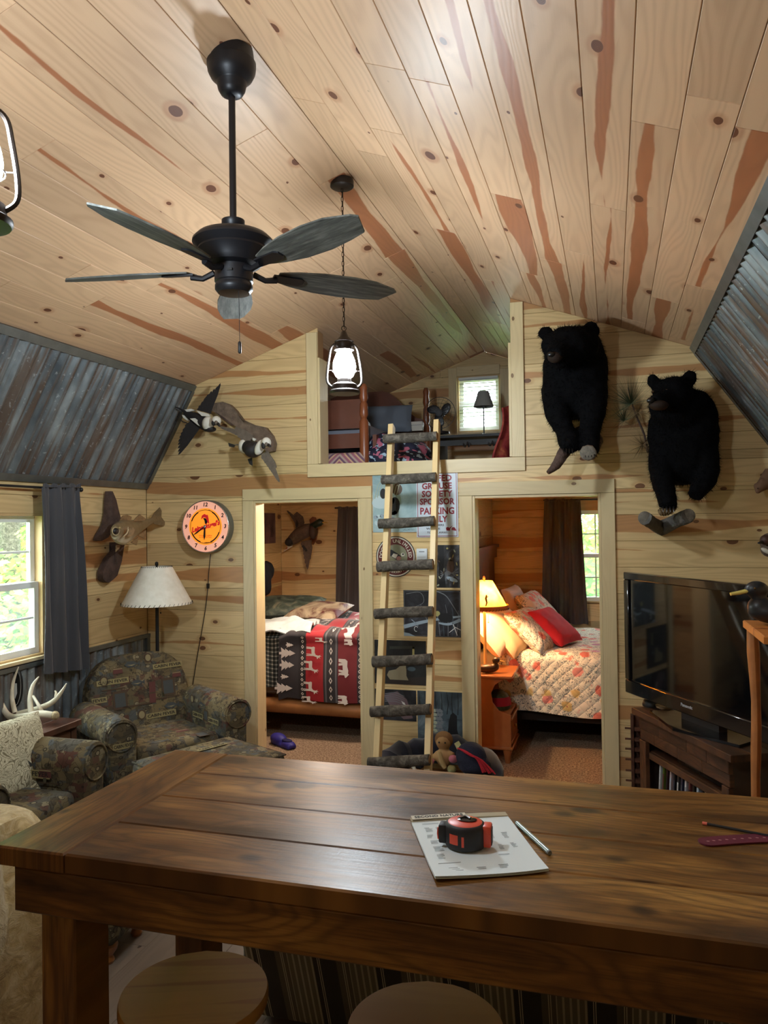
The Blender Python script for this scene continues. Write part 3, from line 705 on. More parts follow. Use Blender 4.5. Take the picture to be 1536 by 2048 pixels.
for sx in (-1.165, 0.845):
    for sy in (1.46, 1.99):
        a = vb('leg', (sx-0.045, sy-0.057, 0.0), (1, 0, 0), (0, 0, 1), 0.09, 0.99, 0.114)
    vb('foot_rail', (sx-0.02, 1.57, 0.06), (0, 1, 0) if False else (1, 0, 0), (0, 0, 1), 0.04, 0.09, 0.0) if False else None
    m = MB(); m.box((sx, 1.725, 0.10), (0.04, 0.40, 0.09)); m.build('foot_rail', plain('dark_rail_wood', srgb(66, 42, 24), 0.5), T, smooth=False, world=True)

# ------------------------------------------------------------------ bar stools
def stool(x, y, label, rz):
    S = thing('bar_stool', label, 'stool', (x, y, 0), rz, 'round wooden stools under the bar table')
    for k in range(4):                                  # seat glued up from four staves
        a, b = -0.165+k*0.0825, -0.165+(k+1)*0.0825; pl = []
        for i in range(9): u = a+(b-a)*i/8; pl.append((u, -math.sqrt(max(0, 0.165**2-u*u))))
        for i in range(9): u = b-(b-a)*i/8; pl.append((u, math.sqrt(max(0, 0.165**2-u*u))))
        pl = [(q[1], -q[0]) for q in pl]
        o = board('seat_stave', S, pl, (0, 0, 0), (1, 0, 0), (0, 1, 0), 0.032, STOOLW, cham=0.0001, gap=-0.0002)
        for v in o.data.vertices: v.co = S.matrix_basis @ v.co
        for v in o.data.vertices: v.co = v.co+Vector((0, 0, 0.752))
    m = MB(); m.lathe([(0.1655, 0.7215), (0.168, 0.727), (0.168, 0.744), (0.1655, 0.7505)], seg=40, cap=False); m.build('seat_rim', STOOLW, S)
    for k in range(4):
        a = PI/4+k*PI/2; m = MB(); m.tube([(0.105*math.cos(a), 0.105*math.sin(a), 0.72), (0.17*math.cos(a), 0.17*math.sin(a), 0.0)], [0.018, 0.015], 12); m.build('leg', STOOLW, S)
    for z, r in ((0.20, 0.152), (0.34, 0.139)):
        for k in range(4):
            if (k % 2 == 0) == (z < 0.3): continue
            a = PI/4+k*PI/2; b = a+PI/2; m = MB(); m.tube([(r*math.cos(a), r*math.sin(a), z), (r*math.cos(b), r*math.sin(b), z)], 0.010, 8); m.build('stretcher', STOOLW, S)
    return S
stool(-0.935, 1.575, 'round wooden bar stool nearest the left table leg', 0.35)
stool(-0.395, 1.59, 'round wooden bar stool cut off by the bottom edge of the picture, further right', 0.2)

# ------------------------------------------------------------------ striped sofa behind the table
def stripe_mat():
    t = NT('striped_sofa_fabric'); x, y, z = t.sep(t.obj())
    f = t.math('FRACT', t.math('MULTIPLY', x, 4.4)); base = t.ramp(f, [(0, srgb(118, 112, 96)), (0.42, srgb(62, 58, 54)), (0.80, srgb(100, 94, 82))], 'CONSTANT')
    th = t.math('ABSOLUTE', t.math('SUBTRACT', t.math('FRACT', t.math('MULTIPLY', x, 44.0)), 0.5)); fine = t.math('MULTIPLY', t.smooth(th, 0.30, 0.40), t.math('LESS_THAN', f, 0.42))
    col = t.mix(t.math('MULTIPLY', fine, 0.85), base, srgb(186, 180, 160))
    for p in (0.50, 0.53, 0.90, 0.93):
        w = t.math('SUBTRACT', 1.0, t.smooth(t.math('ABSOLUTE', t.math('SUBTRACT', f, p)), 0.004, 0.008)); col = t.mix(w, col, srgb(196, 190, 170))
    t.set(Base_Color=col, Roughness=0.95); return t.m
STRIPE = stripe_mat()
S = thing('sofa', 'striped fabric sofa with its back turned to the bar table', 'sofa', (-0.42, 2.75, 0))
m = MB(); m.prism([(-0.86, -0.17, 0.015), (-0.86, -0.48, 0.84), (-0.86, -0.30, 0.88), (-0.86, 0.0, 0.42), (-0.86, 0.0, 0.015)], (1.72, 0, 0)); bevel(m, 0.03, 3).build('backrest', STRIPE, S)
rbox((0, 0.32, 0.27), (1.55, 0.62, 0.30), 0.03).build('base', STRIPE, S)
for k in (-0.5, 0.5): rbox((k*0.77, 0.36, 0.46), (0.74, 0.56, 0.10), 0.04).build('seat_cushion', STRIPE, S)
for s_ in (-1, 1): rbox((s_*0.86, 0.22, 0.34), (0.14, 0.76, 0.52), 0.05).build('arm', STRIPE, S)
for sx in (-0.75, 0.75):
    for sy in (-0.1, 0.5): m = MB(); m.lathe([(0.03, 0.0), (0.035, 0.05), (0.035, 0.095)], (sx, sy, 0), 10); m.build('foot', BUN, S)

# ------------------------------------------------------------------ lodge-print armchairs, ottomans
def banner(parent, P, xd, yd, w=0.20, part='CABIN FEVER', h=0.036):
    M = frame(P, xd, yd); b = MB(); b.box((0, 0, 0), (w, h, 0.001)); b.v = [M @ p for p in b.v]; o = b.build('printed_banner', PATCH, parent, smooth=False)
    text('banner_lettering', part, h*0.78, INK, o, M @ Matrix.Translation((0, 0, 0.0009)), extrude=0.0003, width=w*0.92, bold=0.0006)
def armchair(nm, label, loc, rz, w=1.12, depth=0.95, back_h=0.95, seat_z=0.45, arm_z=0.66, cat='armchair', nfoot=True, cush=1):
    A = thing(nm, label, cat, loc, rz); aw = 0.20; iw = w-2*aw; fy, by = -depth/2, depth/2
    rbox((0, 0.02, 0.21), (w-0.08, depth-0.10, 0.24), 0.03).build('base', CABIN, A)
    for k in range(cush): rbox(((k-(cush-1)/2)*iw/cush, -0.09, seat_z-0.075), (iw/cush-0.006, depth-0.30, 0.16), 0.045, seg=4).build('seat_cushion', CABIN, A)
    # arched back, leaning
    pts = []; bw = iw+0.16; hb = back_h-0.30
    for i in range(17):
        a = PI*i/16; pts.append((math.cos(a)*bw/2*(abs(math.cos(a))**-0.35 if abs(math.cos(a)) > 0.05 else 1.0) if False else bw/2*(1 if math.cos(a) > 0 else -1)*abs(math.cos(a))**0.62, hb*0.42+hb*0.58*abs(math.sin(a))**0.80))
    pts = [(bw/2, 0.0)]+pts+[(-bw/2, 0.0)]
    m = MB(); m.prism([(p[0], 0, p[1]) for p in pts], (0, 0.20, 0)); m = bevel(m, 0.055, 4, 50); lean = rotm(x=-0.20)
    m.v = [lean @ p+Vector((0, by-0.27, 0.30)) for p in m.v]; m.build('backrest', CABIN, A)
    for s_ in (-1, 1):
        prof = [(-0.075, 0.10), (0.085, 0.10), (0.085, arm_z-0.16)]+[(0.02+0.105*math.cos(t), arm_z-0.105+0.105*math.sin(t)) for t in [(-0.35+i*(PI+0.7)/12) for i in range(13)]]+[(-0.075, arm_z-0.17)]
        m = MB(); m.prism([(s_*(w/2-aw/2+p[0]-0.01), fy+0.04, p[1]) for p in prof], (0, depth-0.22, 0)); a = bevel(m, 0.014, 2, 50).build('arm', CABIN, A)
        q = MB(); cp = (s_*(w/2-aw/2+0.01), fy+0.036, arm_z-0.105); q.tube([(cp[0]+0.088*math.cos(t), cp[1], cp[2]+0.088*math.sin(t)) for t in [2*PI*i/20 for i in range(20)]], 0.005, 6, closed=True); q.build('piping', CABIN, a)
    for sx in (-1, 1):
        for sy in (-1, 1): m = MB(); m.lathe([(0.022, 0.0), (0.026, 0.012), (0.018, 0.03), (0.036, 0.055), (0.04, 0.075), (0.03, 0.095)], (sx*(w/2-0.10), sy*(depth/2-0.12), 0), 14); m.build('foot', BUN, A)
    A['lean'] = 0.20
    return A
def back_pt(A, x, z, by=0.43): 
    q = rotm(x=-0.20) @ Vector((x, -0.003, z)); return q+Vector((0, by-0.27, 0.30))
BX = (1, 0, 0); BZ = tuple(rotm(x=-0.20) @ Vector((0, 0, 1)))
A1 = armchair('armchair', 'wide lodge-print armchair in the corner under the floor lamp', (-2.945, 4.52, 0), math.radians(57), w=0.97, depth=0.86)
for x, z, tx in ((-0.20, 0.47, 'CABIN FEVER'), (0.20, 0.53, 'CABIN FEVER'), (0.12, 0.20, 'CABIN FEVER'), (-0.30, 0.36, 'FEVER')): banner(A1, back_pt(A1, x, z), BX, BZ, 0.22 if ' ' in tx else 0.10, tx)
banner(A1, (0.287, -0.02, 0.50), (0, -1, 0), (0, 0, 1), 0.15); banner(A1, (0.287, -0.24, 0.50), (0, -1, 0), (0, 0, 1), 0.15)
banner(A1, (-0.487, -0.24, 0.30), (0, -1, 0), (0, 0, 1), 0.18); banner(A1, (-0.385, -0.392, 0.50), BX, (0, 0, 1), 0.13)
PRT = {k: plain('print_'+k, srgb(*c), 0.92) for k, c in (('slate', (70, 74, 74)), ('wine', (96, 56, 52)), ('brown', (78, 62, 46)), ('sand', (142, 130, 96)), ('olive', (84, 82, 62)))}
def motif(parent, P, xd, yd, kind, x, y, s, rnd):
    M = frame(P, xd, yd) @ Matrix.Translation((x, y, 0)); q = MB(); r = MB(); lay = lambda pts, z: [M @ Vector((p[0]*s, p[1]*s, z)) for p in pts]; up_ = M.to_3x3() @ Vector((0, 0, 0.0005))
    if kind == 'frame':
        q.prism(lay([(-0.5, -0.62), (0.5, -0.62), (0.5, 0.62), (-0.5, 0.62)], 0.0), up_); a, b = 'brown', 'slate'; r.prism(lay([(-0.36, -0.46), (0.36, -0.46), (0.36, 0.46), (-0.36, 0.46)], 0.0007), up_)
    elif kind == 'gauge':
        q.prism(lay([(0.42*math.cos(t), 0.5*math.sin(t)) for t in [2*PI*i/16 for i in range(16)]], 0.0), up_); a, b = 'brown', 'sand'; r.prism(lay([(0.30*math.cos(t), 0.36*math.sin(t)) for t in [2*PI*i/16 for i in range(16)]], 0.0007), up_)
    elif kind == 'fish':
        q.prism(lay([(-0.6, 0), (-0.3, 0.24), (0.15, 0.22), (0.45, 0.04), (0.66, 0.22), (0.62, -0.22), (0.45, -0.04), (0.15, -0.22), (-0.3, -0.24)], 0.0), up_); a, b = 'slate', 'sand'; r.prism(lay([(-0.4, -0.02), (-0.1, -0.04), (0.3, -0.02), (0.0, -0.14)], 0.0007), up_)
    elif kind == 'cloth':
        q.prism(lay([(-0.3, -0.8), (0.22, -0.82), (0.3, 0.8), (-0.22, 0.78)], 0.0), up_); a, b = 'wine', 'brown'; r.prism(lay([(-0.22, -0.1), (0.24, -0.1), (0.24, 0.0), (-0.22, 0.0)], 0.0007), up_)
    elif kind == 'creel':
        q.prism(lay([(-0.5, -0.3), (0.5, -0.3), (0.42, 0.22), (-0.42, 0.22)], 0.0), up_); a, b = 'wine', 'sand'; r.prism(lay([(-0.45, 0.1), (0.45, 0.1), (0.43, 0.18), (-0.43, 0.18)], 0.0007), up_)
    else:
        q.prism(lay([(-1.0, -0.06), (1.0, -0.06), (1.0, 0.04), (-1.0, 0.04)], 0.0), up_); a, b = 'brown', 'olive'; r.prism(lay([(-0.5, 0.04), (-0.2, 0.04), (-0.2, 0.42), (-0.5, 0.42)], 0.0), up_)
    o = q.build('printed_motif', PRT[a], parent, smooth=False); r.build('motif_detail', PRT[b], o, smooth=False)
_mr = random.Random(12)
for kd, x, z, s in (('frame', -0.16, 0.34, 0.10), ('frame', 0.19, 0.38, 0.10), ('gauge', -0.26, 0.48, 0.07), ('gauge', 0.06, 0.60, 0.065), ('gauge', -0.02, 0.22, 0.07), ('cloth', -0.27, 0.22, 0.09), ('cloth', 0.07, 0.36, 0.09), ('fish', -0.06, 0.57, 0.09), ('fish', 0.20, 0.25, 0.09), ('creel', -0.16, 0.54, 0.07), ('creel', 0.26, 0.46, 0.07), ('shelf', -0.05, 0.29, 0.10), ('shelf', 0.18, 0.31, 0.09), ('shelf', -0.20, 0.42, 0.08), ('fish', -0.03, 0.44, 0.08)): motif(A1, back_pt(A1, 0, 0), BX, BZ, kd, x, z, s, _mr)
for kd, y, z, s in (('gauge', 0.06, 0.60, 0.06), ('fish', -0.08, 0.585, 0.07), ('frame', -0.14, 0.52, 0.06), ('shelf', -0.06, 0.46, 0.06)): motif(A1, (0.286, 0, 0), (0, -1, 0), (0, 0, 1), kd, -y, z, s, _mr)
for kd, x, y, s in (('fish', -0.12, -0.30, 0.10), ('creel', 0.10, -0.16, 0.09), ('shelf', -0.05, -0.08, 0.09), ('frame', 0.16, -0.33, 0.08)): motif(A1, (0, 0, 0.4562), BX, (0, 1, 0), kd, x, y, s, _mr)
A2 = armchair('armchair', 'lodge-print armchair at the left edge holding the paisley pillow', (-2.99, 3.03, 0), math.radians(90), w=0.86, depth=0.95, arm_z=0.715, seat_z=0.50, back_h=0.98)
# inner face of the far arm (local +x side after turning): text faces local -x
for kd, y, z, s in (('gauge', -0.22, 0.60, 0.07), ('fish', 0.10, 0.61, 0.10), ('creel', 0.22, 0.575, 0.08), ('cloth', 0.02, 0.60, 0.05), ('frame', -0.06, 0.615, 0.05), ('shelf', 0.24, 0.525, 0.06)): motif(A2, (0.2215, 0, 0), (0, -1, 0), (0, 0, 1), kd, y, z, s, _mr)
banner(A2, (0.23-0.008, -0.13, 0.565), (0, -1, 0), (0, 0, 1), 0.24, h=0.042)
def ottoman(label, loc, rz, w, d, z):
    O = thing('ottoman', label, 'ottoman', loc, rz)
    rbox((0, 0, z-0.09), (w, d, 0.17), 0.05, seg=4).build('cushion', CABIN, O); rbox((0, 0, 0.19), (w-0.04, d-0.04, 0.20), 0.02).build('base', CABIN, O)
    pts = [(w/2-0.012, d/2-0.012), (-w/2+0.012, d/2-0.012), (-w/2+0.012, -d/2+0.012), (w/2-0.012, -d/2+0.012)]; m = MB()
    pp = []
    for i in range(4):
        a, b = Vector(pts[i]), Vector(pts[(i+1) % 4])
        for k in range(6): pp.append((*(a+(b-a)*k/6), z-0.02))
    m.tube(pp, 0.006, 6, closed=True); m.build('piping', CABIN, O)
    for sx in (-1, 1):
        for sy in (-1, 1): m = MB(); m.lathe([(0.022, 0.0), (0.026, 0.012), (0.018, 0.03), (0.036, 0.055), (0.04, 0.075), (0.03, 0.092)], (sx*(w/2-0.07), sy*(d/2-0.07), 0), 14); m.build('foot', BUN, O)
    return O
O1 = ottoman('lodge-print ottoman in front of the wide corner armchair', (-2.23, 3.95, 0), math.radians(64), 0.68, 0.58, 0.50)
banner(O1, (0.1, 0.12, 0.5015), BX, (0, 1, 0), 0.2)
ottoman('small lodge-print footstool on turned feet seen beneath the bar table', (-2.24, 2.86, 0), math.radians(4), 0.52, 0.36, 0.36)

# paisley pillow on the left armchair
def paisley():
    t = NT('paisley_cloth'); o = t.obj(); n = t.noise(o, 9.0, 1.5, 0.5, 1.6); w = t.math('ABSOLUTE', t.math('SINE', t.math('MULTIPLY', n, 46.0)))
    v = t.vor(o, 16.0, '3D'); r = t.math('ABSOLUTE', t.math('SINE', t.math('MULTIPLY', v.outputs['Distance'], 14.0)))
    col = t.mix(t.smooth(w, 0.55, 0.30), srgb(206, 200, 170), srgb(126, 118, 92)); col = t.mix(t.math('MULTIPLY', t.smooth(r, 0.25, 0.08), 0.8), col, srgb(134, 126, 98))
    t.set(Base_Color=col, Roughness=0.9); return t.m
P = thing('throw_pillow', 'cream paisley throw pillow on the left armchair', 'pillow', (-3.02, 3.06, 0.5))
pc = PX(16, 1522, -2.97); pillow(pc, 0.44, 0.42, 0.17, basis((0.25, 1, 0), (-0.30, 0.05, 1)), wr=0.012, seed=2).build('cushion', paisley(), P, world=True)
pillow(pc+Vector((0.13, 0.10, -0.15)), 0.20, 0.16, 0.07, basis((0.4, 1, 0), (-0.5, 0.3, 0.8)), wr=0.012, seed=5).build('folded_corner', paisley(), P, world=True)

# recliner under blankets, near left edge
RC = thing('recliner', 'recliner wrapped in a shiny taupe slipcover at the lower left', 'chair', (-2.36, 2.02, 0))
SAT = plain('taupe_satin', srgb(128, 112, 100), 0.38, var=0.12, vscale=4, sheen=0.5)
def satin(i, j):
    y = -0.36+0.72*i; z = 0.03+0.66*j; x = 0.40-0.10*j+0.035*math.sin(i*19)*(1-0.5*j)+0.02*math.sin(i*43+1.0)*(1-j); return Vector((x, y, z))
m = MB(); m.sheet(satin, 40, 10, 0.006); m.build('slipcover_side', SAT, RC)
rbox((-0.02, 0, 0.36), (0.62, 0.60, 0.67), 0.09, seg=4).build('body', SAT, RC); rbox((-0.36, 0, 0.48), (0.18, 0.60, 0.88), 0.07, seg=3).build('headrest', SAT, RC)
for sx in (-0.25, 0.22):
    for sy in (-0.25, 0.25): m = MB(); m.lathe([(0.03, 0.0), (0.03, 0.04)], (sx, sy, 0), 10); m.build('foot', BLACKM, RC)
def plush():
    t = NT('tan_plush'); o = t.obj(); n = t.noise(o, 16.0, 5.0, 0.7, 0.8); b = t.noise(o, 5.0, 3.0, 0.6, 0.6)
    col = t.ramp(n, [(0.3, srgb(164, 138, 90)), (0.5, srgb(208, 184, 132)), (0.7, srgb(238, 224, 182))]); t.set(Base_Color=t.mix(t.math('MULTIPLY', b, 0.3), col, srgb(120, 96, 58)), Roughness=0.95)
    t.b.inputs['Sheen Weight'].default_value = 0.4; t.bump(n, 0.6, 0.02); return t.m
BK = thing('plush_blanket', 'tan plush blanket with black edging draped over the recliner', 'blanket', (-2.26, 2.02, 0.85))
def drape(i, j, off=0.0):
    y = 1.72+0.62*i; s = j*1.35
    if s < 0.55: x, z = -2.60+s, 0.745+0.03*math.sin(s*9+i*4)
    else:
        k = s-0.55; x, z = -2.025+0.035*math.sin(i*15+k*3)+0.03*k+0.05*min(1, k*4), 0.73-k*(0.92+0.12*math.sin(i*5.2))
    return Vector((x+0.012*math.sin(i*31), y+0.02*math.sin(j*7), z+0.012*mnoise.noise(Vector((i*6, j*8, 1)))))
m = MB(); m.sheet(drape, 36, 40, 0.016); m.build('plush', plush(), BK, world=True)
m = MB(); m.tube([drape(i/36, 1.0)+Vector((0.004, 0, 0)) for i in range(37)], 0.016, 8); m.tube([drape(0.0, j/30)+Vector((0.002, -0.002, -0.004)) for j in range(31)], 0.010, 8); m.tube([drape(1.0, j/30)+Vector((0.002, 0.002, -0.004)) for j in range(31)], 0.010, 8); m.build('edging', BLACKM, BK, world=True)

# ------------------------------------------------------------------ end table, antlers, oval plaque
E = thing('end_table', 'dark walnut end table under the left window', 'table', (-3.31, 3.80, 0))
for k in range(3): board('top_plank', E, [(-3.53+k*0.145, 3.55), (-3.53+(k+1)*0.145, 3.55), (-3.53+(k+1)*0.145, 3.95), (-3.53+k*0.145, 3.95)], (0, 0, 0.655), (1, 0, 0), (0, 1, 0), 0.035, ENDW, cham=0.003)
for sx in (-3.49, -3.14):
    for sy in (3.59, 3.91): m = MB(); m.box((sx, sy, 0.31), (0.045, 0.045, 0.615)); m.build('leg', STANDW, E, smooth=False, world=True)
m = MB(); m.box((-3.315, 3.585, 0.575), (0.30, 0.02, 0.08)); m.build('apron', STANDW, E, smooth=False, world=True); m = MB(); m.box((-3.135, 3.75, 0.575), (0.02, 0.27, 0.08)); m.build('apron', STANDW, E, smooth=False, world=True)
m = MB(); m.box((-3.315, 3.75, 0.15), (0.30, 0.27, 0.02)); m.build('shelf', ENDW, E, smooth=False, world=True)
BONE = plain('antler_bone', srgb(222, 214, 190), 0.5, var=0.16, vscale=10); BURR = plain('antler_burr', srgb(176, 158, 122), 0.8, var=0.3, vscale=60, bump=0.6, bscale=120)
AN = thing('antler_rack', 'pair of bleached antlers lying on the end table', 'antlers', (-3.3, 3.8, 0.656))
def ant(pts, rad, Y=3.80, nm='antler', par=None, dz=0.0):
    Q = [PY(x, y, Y+dy) for (x, y, dy) in pts]
    for q in Q: q.z = max(q.z, 0.656+0.012)
    P_ = catmull(Q, 6); m = MB(); m.tube(P_, interp(rad, len(P_)), 10); return m.build(nm, BONE, par or AN, world=True)
b1 = ant([(108, 1431, 0.0), (80, 1428, -0.03), (45, 1434, -0.03), (18, 1432, 0.0), (2, 1405, 0.04), (-6, 1360, 0.10)], [0.020, 0.022, 0.022, 0.020, 0.016, 0.006])
ant([(62, 1428, -0.03), (60, 1395, 0.0), (66, 1370, 0.03), (78, 1353, 0.06)], [0.018, 0.014, 0.011, 0.003], nm='tine', par=b1)
m = MB(); m.ell(PY(110, 1431, 3.80), (0.026, 0.024, 0.026)); m.build('burr', BURR, b1, world=True)
b2 = ant([(36, 1428, 0.05), (75, 1418, 0.06), (105, 1404, 0.07), (122, 1385, 0.07), (133, 1367, 0.07)], [0.017, 0.018, 0.016, 0.011, 0.003])
ant([(112, 1396, 0.07), (112, 1386, 0.07), (110, 1381, 0.07)], [0.012, 0.007, 0.003], nm='tine', par=b2)
ant([(30, 1426, 0.06), (24, 1395, 0.08), (26, 1365, 0.09), (37, 1334, 0.10)], [0.015, 0.013, 0.011, 0.003], nm='tine', par=b2)
ant([(84, 1424, -0.01), (78, 1412, -0.02), (66, 1392, 0.01)], [0.012, 0.010, 0.008], nm='tine', par=b2)
PL = thing('oval_plaque', 'black oval plaque with a pale emblem propped behind the antlers', 'plaque', PY(33, 1419, 3.93))
c_ = PY(33, 1376, 3.93); u_ = (PY(46, 1376, 3.93)-PY(20, 1376, 3.93)); mt = frame(c_, (1, 0.25, 0), (0.05, 0.10, 1))
m = MB(); m.lathe([(0.0, 0.0), (1.0, 0.0), (1.0, 0.012), (0.92, 0.016), (0.90, 0.012), (0.0, 0.012)], seg=36, cap=False); m.v = [mt @ Vector((p.x*0.042, p.y*0.118, p.z)) for p in m.v]; m.build('oval_board', plain('gloss_black', srgb(26, 27, 28), 0.3), PL, world=True)
EMB = plain('emblem_white', srgb(206, 206, 200), 0.5)
m = MB(); m.prism([mt @ Vector(p) for p in ((-0.014, -0.03, 0.0125), (0.0, -0.065, 0.0125), (0.012, -0.03, 0.0125), (0.008, 0.03, 0.0125), (-0.012, 0.03, 0.0125))], mt.to_3x3() @ Vector((0, 0, 0.001))); m.build('emblem', EMB, PL, smooth=False, world=True)
m = MB(); m.tube([mt @ Vector((0.034*math.cos(t), 0.105*math.sin(t), 0.013)) for t in [2*PI*i/36 for i in range(36)]], 0.0015, 5, closed=True); m.build('border_line', EMB, PL, world=True)

# ------------------------------------------------------------------ left window curtain and rod
CURT = plain('charcoal_curtain', srgb(64, 64, 68), 0.8, var=0.06, vscale=3, sheen=0.3); CURB = plain('brown_grey_curtain', srgb(72, 64, 62), 0.8, var=0.06, vscale=3, sheen=0.3)
RD = thing('curtain_rod', 'black curtain rod above the left window', 'curtain rod', (-3.50, 3.6, 2.07))
m = MB(); m.tube([(0, -1.0, 0), (0, 0.86, 0)], 0.008, 10); m.build('rod', BLACKM, RD); m = MB(); m.ell((0, 0.88, 0), 0.016); m.build('finial', BLACKM, RD)
for dy in (-0.6, 0.84): m = MB(); m.box((-0.03, dy, 0.004), (0.06, 0.012, 0.02)); m.build('bracket', BLACKM, RD, smooth=False)
def curtain(nm, label, A0, A1, B0, B1, normal, mat, folds=5, amp=0.03, ztop=None, gather=0.02, parent_loc=None, group=None):
    """A0-A1 top edge, B0-B1 bottom edge"""
    A0, A1, B0, B1 = map(Vector, (A0, A1, B0, B1)); N = Vector(normal); K = thing(nm, label, 'curtain', (A0+A1)/2, group=group)
    def fn(i, j):
        t = A0.lerp(A1, i); b = B0.lerp(B1, i); p = t.lerp(b, j); a = amp*(0.45+0.55*min(1, j*4))
        w = math.sin(i*folds*2*PI+0.6*math.sin(j*3))+0.35*math.sin(i*folds*4.6*PI+2*j+1)
        if j < 0.03: w += 0.5*math.sin(i*folds*7*PI)
        return p+N*(a*w)
    m = MB(); m.sheet(fn, folds*14, 26, 0.004); m.build('panel', mat, K, world=True, ang=70)
    h = MB(); h.sheet(lambda i, j: A0.lerp(A1, i)+N*(0.014+0.006*math.sin(i*folds*10*PI))+Vector((0, 0, 0.022*(1-j)+0.006*math.sin(i*folds*9)*(1-j))), folds*12, 2, 0.003); h.build('gathered_heading', mat, K, world=True, ang=70)
    return K
a0, a1, b0, b1 = PX(82, 975, -3.49), PX(158, 975, -3.49), PX(86, 1350, -3.47), PX(176, 1338, -3.47)
b0.z = 0.885; b1.z = 0.84
curtain('curtain', 'charcoal curtain panel beside the left window', a0, a1, b0, b1, (1, 0, 0), CURT, 3, 0.028)

# ------------------------------------------------------------------ floor lamp
SHADE = NT('parchment_shade'); SHADE.set(Base_Color=SHADE.ramp(SHADE.noise(SHADE.obj(), 22.0, 3.0), [(0.3, srgb(230, 226, 210)), (0.7, srgb(242, 239, 226))]), Roughness=0.8); SHADE = SHADE.m
LACE = plain('dark_lacing', srgb(40, 34, 28), 0.7)
LPX = PY(314, 1200, 4.97).x
FL = thing('floor_lamp', 'unlit floor lamp with laced cream shade in the corner', 'lamp', (LPX, 4.97, 0))
zt, zb_ = PY(314, 1133, 4.97).z, PY(314, 1208, 4.97).z; rb = (PY(373, 1205, 4.97).x-PY(252, 1205, 4.97).x)/2; rt = (PY(342, 1133, 4.97).x-PY(290, 1133, 4.97).x)/2
m = MB(); m.lathe([(0.14, 0.0), (0.14, 0.02), (0.03, 0.035), (0.013, 0.06)], seg=28); m.build('base', BLACKM, FL)
m = MB(); m.tube([(0, 0, 0.05), (0, 0, zt-0.02)], 0.013, 12); m.build('pole', BLACKM, FL)
m = MB(); m.lathe([(rb, zb_), (rt, zt)], seg=40, cap=False); m.lathe([(rt-0.003, zt), (rb-0.003, zb_)], seg=40, cap=False); sh = m.build('lamp_shade', SHADE, FL)
m = MB()
for k in range(46):
    a = 2*PI*k/46
    for (r, z, dz) in ((rb, zb_, 0.016), (rt, zt, -0.016)):
        m.tube([(r*1.006*math.cos(a), r*1.006*math.sin(a), z-0.002*(1 if dz > 0 else -1)), ((r-0.003*(1 if dz > 0 else -1))*1.006*math.cos(a+0.05), (r-0.003*(1 if dz > 0 else -1))*1.006*math.sin(a+0.05), z+dz)], 0.0018, 4)
m.build('lacing', LACE, sh)
m = MB(); m.lathe([(0.004, zt-0.01), (0.006, zt), (0.013, zt+0.012), (0.012, zt+0.03), (0.003, zt+0.036)], seg=14); m.build('finial', BLACKM, FL)
m = MB(); m.tube([(0.03, 0, zb_+0.01), (0.03, 0, zb_-0.06)], 0.0012, 5); m.ell((0.03, 0, zb_-0.065), 0.006); m.build('pull_chain', BLACKM, FL)
# ------------------------------------------------------------------ ceiling fan
FANM = plain('black_bronze', srgb(30, 30, 34), 0.42, 0.4)
def bladew():
    t = NT('weathered_grey_blade'); u, v, _ = t.sep(t.uv())
    n = t.noise(t.vec(t.math('MULTIPLY', u, 7.0), t.math('MULTIPLY', v, 70.0), t.math('MULTIPLY', t.info('Random'), 30.0)), 1.0, 4.0, 0.65)
    t.set(Base_Color=t.ramp(n, [(0.32, srgb(54, 56, 54)), (0.5, srgb(84, 86, 82)), (0.7, srgb(116, 116, 110))]), Roughness=0.6); return t.m
BLADE = bladew()
FX, FY = -1.320, 2.55
FAN = thing('ceiling_fan', 'five-blade ceiling fan with grey blades on a long black downrod', 'ceiling fan', (FX, FY, 2.66))
zc = roof_z(FX)-2.66; m = MB()
m.lathe([(0.026, zc-0.150), (0.040, zc-0.142), (0.050, zc-0.125), (0.055, zc-0.100), (0.058, zc-0.096), (0.076, zc-0.080), (0.087, zc-0.058), (0.090, zc-0.035), (0.090, zc-0.026), (0.084, zc-0.022), (0.080, zc+0.02)], seg=36); m.build('canopy', FANM, FAN)
m = MB(); m.tube([(0, 0, zc-0.12), (0, 0, 0.26)], 0.0125, 16); m.build('downrod', FANM, FAN)
m = MB(); m.lathe([(0.024, 0.285), (0.042, 0.278), (0.042, 0.265), (0.028, 0.245), (0.03, 0.235)], seg=28); m.build('collar', FANM, FAN)
m = MB(); m.lathe([(0.03, 0.238), (0.08, 0.234), (0.13, 0.218), (0.148, 0.200), (0.149, 0.192), (0.134, 0.176), (0.128, 0.17), (0.130, 0.162), (0.112, 0.14), (0.108, 0.128), (0.098, 0.112), (0.072, 0.105)], seg=40); m.build('motor_housing', FANM, FAN)
m = MB(); m.lathe([(0.070, 0.108), (0.070, 0.050), (0.066, 0.046), (0.066, 0.040), (0.069, 0.036), (0.069, 0.022), (0.058, 0.008), (0.030, 0.004)], seg=32); sh_ = m.build('switch_housing', FANM, FAN)
m = MB(); m.box((0.02, -0.055, 0.075), (0.02, 0.035, 0.008)); m.build('reverse_switch', BLACKM, sh_, smooth=False)
